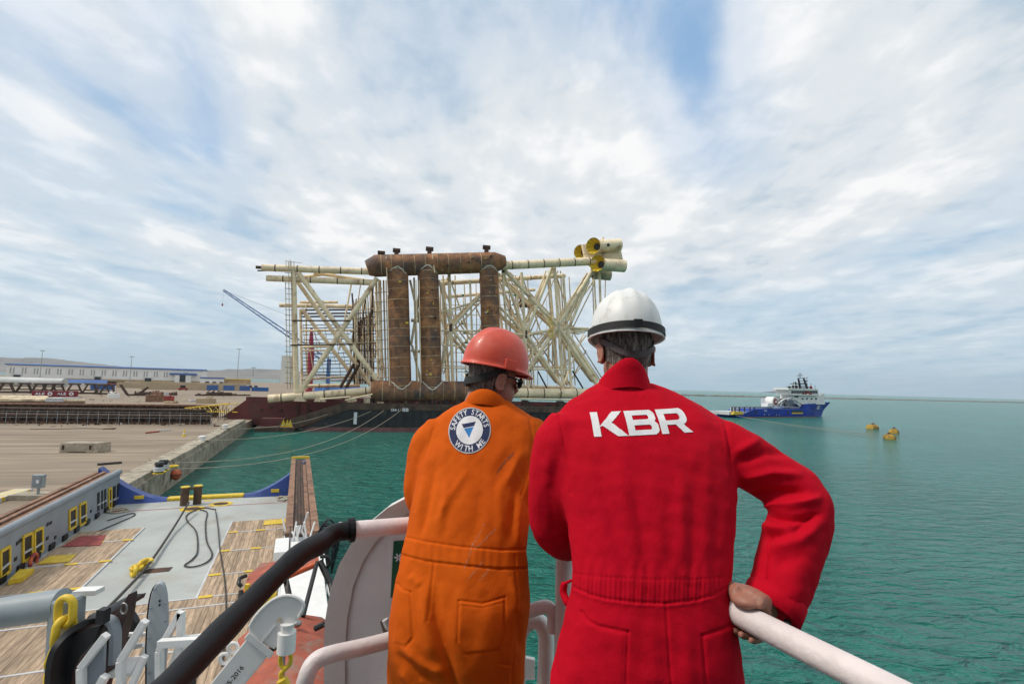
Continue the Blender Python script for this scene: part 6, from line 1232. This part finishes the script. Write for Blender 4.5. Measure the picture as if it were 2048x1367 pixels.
    for j, (dz, e) in enumerate(((-.040, .010), (-.01, .004), (.022, .0), (.045, -.002), (.047, -.006), (.02, -.006), (-.03, -.002))):
        for k in range(n):
            a = R(-232 + 284 * k / (n - 1)); back = (1 - math.sin(a)) / 2
            side = abs(math.cos(a)) ** 2.2; sh = 1 - (.10 if dz > 0 else 0) * (1 - side); vs.append(cc + Vector(((.083 + e) * sh * math.cos(a) + .002, (.078 + e) * math.sin(a) - .01, dz * (1 - .45 * side) + back * .020 - (1 - back) * .055 - side * (.030 + .014 * math.cos(a)))))
    cr.add(vs, [(j * n + k, j * n + k + 1, (j + 1) * n + k + 1, (j + 1) * n + k) for j in range(6) for k in range(n - 1)]); cr.build('collar', 'fabric_red', co, smooth='all')
    # lettering across the shoulders
    o3 = P(1188, 873, 1.42); e3 = P(1384, 864, 1.42); ex = e3 - o3; ex.y = 0; wd = ex.length; ex.normalize(); ey = Vector((-ex.z, 0, ex.x)); hh = wd / 4.26
    def inpoly(x, y, q):
        r_ = np.zeros(x.shape, bool)
        for (x0, y0), (x1, y1) in zip(q, q[1:] + q[:1]): c = (y0 > y) != (y1 > y); r_ ^= c & (x < (x1 - x0) * (y - y0) / (y1 - y0 + 1e-9) + x0)
        return r_
    def rrect(x, y, x0, y0, x1, y1, r_): cx = np.clip(x, x0, x1 - r_); cy = np.clip(y, y0 + r_, y1 - r_); return (x >= x0) & (y >= y0) & (y <= y1) & (np.hypot(np.maximum(x - (x1 - r_), 0), np.maximum(np.abs(y - (y0 + y1) / 2) - (y1 - y0) / 2 + r_, 0)) <= r_)
    def kbr(x, y):
        x, y = x / hh, y / hh
        k = (x < .31) & (x >= 0) | inpoly(x, y, [(.29, .40), (.94, 1.), (1.36, 1.), (.70, .44)]) | inpoly(x, y, [(.50, .60), (.72, .66), (1.44, 0.), (1.0, 0.), (.40, .46)])
        xb = x - 1.46; bb = (rrect(xb, y, 0, .46, 1.33, 1., .24) | rrect(xb, y, 0, 0, 1.38, .56, .26)) & ~rrect(xb, y, .31, .615, 1.03, .80, .09) & ~rrect(xb, y, .31, .20, 1.07, .40, .09)
        xr = x - 2.90; rr_ = (rrect(xr, y, 0, .35, 1.32, 1., .26) & ~rrect(xr, y, .31, .54, 1.00, .80, .12)) | ((xr >= 0) & (xr < .31)) | inpoly(xr, y, [(.66, .40), (1.02, .40), (1.40, 0.), (1.00, 0.)]); return np.where((k | bb | rr_) & (y >= 0) & (y <= 1), 0, -1)
    surface_print(me, base, o3, ex, ey, kbr, wd * 1.01, hh, .0014, 'lettering', ['print_white'], co)
    for x, y in ((1544, 1214), (1577, 1237)):     # press studs on the cuff
        q = P(x, y, 1.2); r_ = ray(x, y).normalized(); bm = bmesh.new(); bm.from_mesh(me); hit = BVHTree.FromBMesh(bm).ray_cast(CAMP - base, r_); bm.free()
        if hit[0] is not None:
            h = hit[0] + base + hit[1] * .006; MB().path([h - hit[1] * .001, h + hit[1] * .003, h + hit[1] * .0035], [.0085, .0080, .004], 16).build('press_stud', 'button', co, smooth=True); MB().path([h + hit[1] * .0032, h + hit[1] * .0042], .004, 12).build('stud_centre', 'metal', co)
    # --- body: head, neck, arms to hands as one skin
    hc = P(1251, 703, 1.70); m3 = mat3(R(4), R(-6), R(1.5)); s = MB(); add_head(s, hc, m3)
    nb = hc + m3 @ Vector((0, -.05, -.2)); s.path([nb, P(1290, 900, 1.52), P(1300, 1150, 1.37)], [.07, .10, .09], 16)
    W = P(1536, 1216, 1.315); s.path([P(1440, 880, 1.50), P(1590, 1015, 1.42), W], [.04, .042, .030], 14)
    # right hand over the rail: palm on top, fingers round the far side, tips showing below
    ra = G(1503, 1239, RZ); e_al = RDIR.normalized(); e_far = Vector((e_al.y, -e_al.x, 0)); e_far = e_far if e_far.y > 0 else -e_far
    if e_far.dot(Vector((1, 0, 0))) < 0 and abs(e_far.y) < .2: e_far = -e_far
    def on(al, phi, rad): return ra + e_al * al + (Z * math.cos(R(phi)) + e_far * math.sin(R(phi))) * rad
    kn = [on(.052, 5, .052), on(.030, 2, .053), on(.007, 0, .051), on(-.016, 0, .047)]
    wr = W + (ra - W).normalized() * .0 
    for i, k in enumerate(kn):
        al = (.056, .033, .010, -.013)[i]; s.path(spline([W, W.lerp(k, .55) + Z * .006, k], 4), [.027, .0265, .025, .0235, .0215, .020, .0185, .017, .0150], 12)
        tip = (206, 218, 222, 212)[i]; fr = (.0098, .0100, .0098, .0086)[i]
        s.path([k] + [on(al, ph, .0405) for ph in np.linspace(38, tip, 9)], [fr * 1.35] + list(np.linspace(fr * 1.12, fr * .82, 9)), 12)
    s.path([on(.03, -8, .046), on(.072, 10, .050), on(.082, 50, .044), on(.084, 95, .041)], [.020, .015, .012, .010], 12); s.ell(on(.014, -14, .041), .034, .024, .016, mat3(math.atan2(e_al.y, e_al.x)))
    # left hand resting on the far rail
    lh = RCOR - BDIR * .16 + Z * .045; s.path([P(1150, 1070, 1.72), P(1180, 1072, 1.90), lh], [.034, .030, .026], 12)
    for i in range(4): q = lh + BDIR * (.02 * i - .03); s.path([lh, q + Vector((0, .045, .008)), q + Vector((0, .085, -.012)), q + Vector((0, .092, -.042))], [.020, .013, .010, .0085], 10)
    s.path([lh, lh - BDIR * .045 + Vector((0, .02, 0)), lh - BDIR * .06 + Vector((0, .055, -.01))], [.02, .012, .009], 10)
    place_mesh(remeshed(s, .0042, 3, 0), 'body', 'skin', per)
    hr = hairpiece(hc, m3, per, 'hair_dark')
    hh, T = helmet(hc + Vector((0, 0, .002)), m3, per, 'helmet_white', sc=1.04)
    # goggle strap round the lower shell, with buckle; suspension band and nape strap
    def strap(z0, z1, grow, a0, a1, dip, nm, m, par, n=60, rx=.112, ry=.136, zc=0., th=.0022):
        vs = []
        for k in range(n):
            a = R(a0 + (a1 - a0) * k / (n - 1)); f = max(0, -math.sin(a)) ** 1.5
            for z, e in ((z0, grow), (z1, grow), (z1, grow + th), (z0, grow + th)): zz = z - dip * f; g = math.sqrt(max(0, 1 - max(0, (zz - .048) / .155) ** 2)) if par is hh else 1; vs.append(T((rx * g + e) * math.cos(a), (ry * g + e) * math.sin(a), zz))
        fs = [(k * 4 + j, k * 4 + (j + 1) % 4, k * 4 + 4 + (j + 1) % 4, k * 4 + 4 + j) for k in range(n - 1) for j in range(4)]; return MB().add(vs, fs).build(nm, m, par, smooth=True)
    strap(.043, .064, .0065, 168, 372, -.004, 'goggle_strap', 'strap_black', hh); q = T(-.006, -.1475, .058); MB().box(q - Vector((.014, .004, .013)), (.028, 0, 0), (0, .006, 0), (0, 0, .026)).build('buckle', 'strap_black', hh, bevel=.002)
    strap(.020, .040, .004, 180, 360, .058, 'nape_strap', 'strap_dark', per, rx=.080, ry=.100)
    boots(per, (Vector((.20, 1.30, FLOOR + .09)), Vector((.50, 1.34, FLOOR + .09))))
build_red_man()
def build_orange_man():
    base = Vector((-.17, 1.70, FLOOR)); per = thing('person', 'man in orange coveralls with round back badge and red hard hat, leaning on the rail', 'person', base)
    b = MB()
    rows = [(942, 1010, 797, 2.005, .12), (908, 1040, 814, 1.99, .165), (880, 1066, 832, 1.975, .205), (862, 1080, 860, 1.955, .235), (852, 1084, 895, 1.925, .26), (842, 1080, 935, 1.89, .275), (832, 1066, 985, 1.84, .28), (820, 1054, 1050, 1.785, .275), (808, 1050, 1105, 1.74, .268), (798, 1053, 1150, 1.71, .272), (790, 1057, 1200, 1.685, .29), (785, 1049, 1250, 1.67, .295), (784, 1046, 1290, 1.665, .285), (784, 1045, 1335, 1.665, .255), (792, 1038, 1385, 1.66, .19)]
    b.loft([ring(*q) for q in rows])
    limb(b, [(890, 858, 1.97, 40), (866, 890, 1.96, 44), (852, 935, 1.94, 41), (846, 985, 1.93, 38), (862, 1012, 1.99, 34), (905, 1018, 2.10, 32)], 20)
    limb(b, [(1050, 858, 1.98, 36), (1072, 884, 1.98, 39), (1082, 935, 1.97, 38), (1070, 990, 1.98, 36), (1052, 1014, 2.02, 33), (1024, 1015, 2.10, 30)], 20)
    hl, hr_ = P(850, 1290, 1.66), P(972, 1290, 1.66); aL, aR = Vector((hl.x - .01, 1.58, FLOOR + .09)), Vector((hr_.x + .01, 1.70, FLOOR + .09)); legs(b, hl, hr_, aL, aR, .115)
    hi = [(806, 1072), (850, 1082), (920, 1092), (1000, 1099), (1052, 1098)]; lo = [(799, 1108), (850, 1121), (930, 1131), (1000, 1137), (1054, 1136)]
    fl = [('line', hi, -.0035, 2.6), ('line', lo, -.0035, 2.6), ('area', hi + lo[::-1], .0022, 5), ('gather', (hi, lo, 17), .0005, 6), ('line', [(868, 1126), (862, 1180), (856, 1240)], -.0035, 2.6), ('line', [(862, 1128), (856, 1180), (850, 1240)], .0012, 3),
          ('area', [(918, 1200), (965, 1206), (1010, 1193), (1008, 1270), (1000, 1300), (930, 1306), (915, 1285)], .0022, 5), ('line', [(918, 1200), (965, 1206), (1010, 1193)], -.004, 2.4), ('line', [(918, 1202), (915, 1285), (930, 1307), (1000, 1301), (1009, 1270), (1010, 1195)], -.0025, 2.2), ('line', [(921, 1210), (965, 1215), (1006, 1204)], -.0015, 2),
          ('area', [(793, 1166), (820, 1182), (824, 1275), (812, 1290), (784, 1285)], .0022, 5), ('line', [(793, 1166), (805, 1178), (820, 1183)], -.004, 2.6), ('line', [(820, 1183), (826, 1275), (812, 1292)], -.003, 2.4), ('area', [(998, 1326), (1024, 1330), (1024, 1420), (994, 1420)], .002, 4), ('line', [(998, 1326), (1024, 1330)], -.003, 2.2),
          ('line', [(1030, 1110), (1034, 1200), (1028, 1300), (1020, 1400)], -.003, 2.6), ('line', [(866, 858), (848, 915), (838, 975), (832, 1020)], -.004, 3), ('line', [(1060, 838), (1066, 880), (1060, 940), (1044, 990)], -.003, 3)]
    for q, a_, w_ in (([(935, 940), (900, 990), (870, 1050)], .004, 9), ([(1060, 920), (1030, 990), (1018, 1080)], -.006, 10), ([(1045, 900), (1010, 970)], .006, 10), ([(1020, 900), (985, 980)], -.003, 12), ([(855, 900), (845, 980), (830, 1060)], .005, 8), ([(872, 920), (858, 1000), (842, 1070)], -.006, 8), ([(895, 960), (880, 1060)], .004, 9), ([(1000, 940), (1000, 1080)], .004, 12), ([(1040, 1000), (1034, 1090)], .005, 8), ([(960, 980), (950, 1085)], -.003, 14),
                      ([(868, 1180), (872, 1240), (892, 1310), (915, 1400)], -.014, 12), ([(845, 1170), (850, 1240), (868, 1320)], .008, 14), ([(905, 1230), (925, 1330), (950, 1400)], .006, 16), ([(820, 1150), (840, 1170)], .005, 10), ([(800, 1290), (850, 1330), (890, 1345)], .008, 10), ([(795, 1310), (840, 1352), (880, 1367)], -.009, 9), ([(800, 1340), (830, 1380)], .007, 9), ([(1020, 1160), (1044, 1230)], .004, 8), ([(1035, 1220), (1040, 1300)], -.005, 7), ([(930, 1140), (960, 1190)], .003, 16)):
        fl.append(('fold', q, a_ * 1.25, w_ * .9))
    me = cloth_mesh(b, fl, 15, .0125); co = place_mesh(me, 'coverall', 'fabric_orange', per)
    # chalky scuffs at the waist are wear, laid on the cloth
    g = np.random.default_rng(4)
    def scuff(x, y):
        s_ = np.full(x.shape, -1)
        for (x0, y0, x1, y1, w_) in ((.015, .030, .045, .115, .005), (.045, .085, .105, .135, .006), (.03, .01, .075, .055, .004), (.065, .005, .09, .03, .006), (.045, .1, .07, .15, .004)):
            ab = np.array([x1 - x0, y1 - y0]); t = np.clip(((x - x0) * ab[0] + (y - y0) * ab[1]) / (ab @ ab), 0, 1); dd = np.hypot(x - x0 - t * ab[0], y - y0 - t * ab[1]); s_ = np.where((dd < w_) & (g.random(x.shape) < .34 * (1 - dd / w_)), 0, s_)
        return s_
    ex, ey = Vector((1, 0, 0)), Vector((0, 0, 1))
    mat('scuff', (.60, .26, .12), .9); surface_print(me, base, P(917, 1160, 1.6), ex, ey, scuff, .13, .16, .0016, 'scuff_marks', ['scuff'], co, .0007)
    def smear(x, y):
        ab = np.array([.055, .062]); t = np.clip((x * ab[0] + y * ab[1]) / (ab @ ab), 0, 1); dd = np.hypot(x - t * ab[0], y - t * ab[1]); return np.where((dd < .003 + .003 * t) & (g.random(x.shape) < .4), 0, -1)
    mat('grease', (.16, .085, .045), .9); surface_print(me, base, P(992, 943, 1.8), ex, ey, smear, .062, .07, .0014, 'grease_smear', ['grease'], co, .0007)
    # round badge: navy ring, white centre, lettering round the rim, blue wedge
    c = P(937, 862, 1.80); rad = .0760; tilt = R(-14); e1 = Vector((math.cos(tilt) * 1, 0, -math.sin(tilt) * -1)).normalized(); e1 = Vector((math.cos(tilt), 0, -math.sin(tilt) * -1)); e1 = Vector((math.cos(R(12)), 0, math.sin(R(12)))); e2 = Vector((-e1.z, 0, e1.x)); W2 = rad * 2.12
    chars = []
    def arc_text(txt, r_, a0, a1, inward):
        n = len(txt)
        for i, ch in enumerate(txt):
            if ch == ' ': continue
            an = R(a0 + (a1 - a0) * i / (n - 1)); v, t, asp = text_tris(ch, .012); hgt = .0185; vv = (v - np.array([asp / 2, 0])) * hgt * np.array([.88, 1]); rot = an - math.pi / 2 if not inward else an + math.pi / 2; rr = r_ if not inward else r_ + hgt
            vv = np.stack([vv[:, 0] * math.cos(rot) - vv[:, 1] * math.sin(rot), vv[:, 0] * math.sin(rot) + vv[:, 1] * math.cos(rot)], 1) + np.array([math.cos(an), math.sin(an)]) * rr; chars.append(tri_mask(vv + W2 / 2, t))
    arc_text('SAFETY STARTS', .0515, 166, 4, False); arc_text('WITH ME', .0515, 222, 312, True)
    def badge(x, y):
        dx, dy = x - W2 / 2, y - W2 / 2; rr = np.hypot(dx, dy); out = np.where(rr < rad, 2, -1); out = np.where(rr < rad - .0035, 0, out); out = np.where(rr < .0475, 1, out)
        tx, ty = dx, dy - .004; wedge = (ty < .020) & (ty > -.032) & (tx > -.026 + (.020 - ty) * .42) & (tx < .026 - (.020 - ty) * .60); out = np.where(wedge, 0, out); out = np.where(wedge & (ty < .006) & (ty > .003), 1, out); out = np.where(wedge & (ty <= .003), 3, out)
        for m_ in chars: out = np.where(m_(x, y) & (rr < rad - .004), 1, out)
        return out
    surface_print(me, base, c - e1 * W2 / 2 - e2 * W2 / 2, e1, e2, badge, W2, W2, .0011, 'badge', ['badge_navy', 'print_white', 'reflective', 'badge_blue'], co, .0022)
    for pts in ([(1062, 866, 1.98, 41.5), (1074, 890, 1.98, 41.5)],):
        MB().path([P(x, y, d) for x, y, d, _ in pts], [r_ * d / F for _, _, d, r_ in pts], 28, cap=False).build('reflective_band', 'reflective', co, smooth='all')
    cc = P(975, 798, 2.0); cr = MB(); vs = []; n = 40
    for j, (dz, e) in enumerate(((-.034, .016), (-.02, .017), (.004, .010), (.022, .003), (.024, -.003), (.0, -.004), (-.03, .002))):
        for k in range(n):
            a = R(-215 + 250 * k / (n - 1)); back = (1 - math.sin(a)) / 2; side = abs(math.cos(a)) ** 2.2; vs.append(cc + Vector(((.074 + e) * math.cos(a), (.072 + e) * math.sin(a), dz * (1 - .3 * side) + back * .016 - (1 - back) * .03 - side * .014 - .010 * math.cos(a))))
    cr.add(vs, [(j * n + k, j * n + k + 1, (j + 1) * n + k + 1, (j + 1) * n + k) for j in range(6) for k in range(n - 1)]); cr.build('collar', 'fabric_orange', co, smooth='all')
    # body
    hc = P(986, 757, 2.03); m3 = mat3(R(-57), R(-9), R(2)); s = MB(); add_head(s, hc, m3); nb = hc + m3 @ Vector((0, -.05, -.2)); s.path([nb, P(965, 950, 1.88), P(930, 1110, 1.74)], [.07, .10, .09], 16)
    for pts, hd in (([(866, 890, 1.96), (846, 985, 1.93), (905, 1018, 2.10)], 1), ([(1074, 892, 1.98), (1070, 990, 1.98), (1030, 1015, 2.09)], -1)):
        w = P(*pts[-1]); s.path([P(*q) for q in pts], [.038, .038, .028], 12); f = Vector((hd * .6, .6, -.1)).normalized(); pr = Vector((f.y, -f.x, 0)); pm = w + f * .06; s.path([w, pm, pm + f * .03], [.026, .034, .026], 12)
        for i in range(4): q = pm + f * .03 + pr * (.020 * i - .03); s.path([pm, q, q + f * .04 - Z * .006, q + f * .062 - Z * .028], [.022, .012, .0095, .008], 10)
        s.path([pm - f * .03, pm - pr * .045, pm - pr * .052 + f * .04], [.018, .012, .009], 10)
    place_mesh(remeshed(s, .0042, 3, 0), 'body', 'skin', per)
    hairpiece(hc, m3, per, 'hair_grey', -.082); hh, T = helmet(hc + Vector((0, 0, .002)), m3, per, 'helmet_orange', sc=1.0)
    TT = lambda x, y, z: hc + m3 @ Vector((x, y, z))
    # suspension strap with ratchet knob, and dark glasses
    vs = []; n = 40
    for k in range(n):
        a = R(178 + 184 * k / (n - 1)); f = max(0, -math.sin(a)) ** 1.4
        for z, e in ((.012, .005), (.040, .005), (.040, .008), (.012, .008)): vs.append(TT((.080 + e) * math.cos(a), -.006 + (.100 + e) * math.sin(a), z - .052 * f))
    MB().add(vs, [(k * 4 + j, k * 4 + (j + 1) % 4, k * 4 + 4 + (j + 1) % 4, k * 4 + 4 + j) for k in range(n - 1) for j in range(4)]).build('nape_strap', 'strap_black', per, smooth=True)
    q = TT(-.012, -.1015, -.030); od = m3 @ Vector((-.1, -1, -.1)); od.normalize(); MB().path([q, q + od * .008, q + od * .011], [.021, .020, .014], 20).build('ratchet_knob', 'strap_black', per, smooth=True)
    gl = MB().path(spline([TT(.086, -.012, .012), TT(.086, .03, .014), TT(.082, .07, .010), TT(.066, .098, .006)], 5), .0035, 8); gl.path(spline([TT(-.086, -.012, .012), TT(-.086, .03, .014), TT(-.066, .098, .006)], 5), .0035, 8); gl = gl.build('glasses_frame', 'strap_black', per, smooth='all')
    for sx in (-1, 1): MB().ell(TT(sx * .036, .106, .002), .034, .010, .022, m3 @ Matrix.Rotation(sx * -.45, 3, 'Z')).build('lens', 'glass_dark', gl, smooth='all')
    boots(per, (aL, aR))
build_orange_man()

def build_haze():
    m = bpy.data.materials.new('haze_air'); m.use_nodes = True; t = m.node_tree; t.nodes.remove(t.nodes['Principled BSDF']); v = N(t, 'ShaderNodeVolumePrincipled'); v.inputs['Color'].default_value = (.80, .90, 1.0, 1); v.inputs['Density'].default_value = 4.2e-5; v.inputs['Anisotropy'].default_value = .2
    L(t, v.outputs[0], t.nodes['Material Output'].inputs['Volume']); MATS['haze_air'] = m
    MB().box((-14000, -3000, -3.2), (28000, 0, 0), (0, 17000, 0), (0, 0, 460)).build('haze', 'haze_air', kind='stuff')
build_haze()
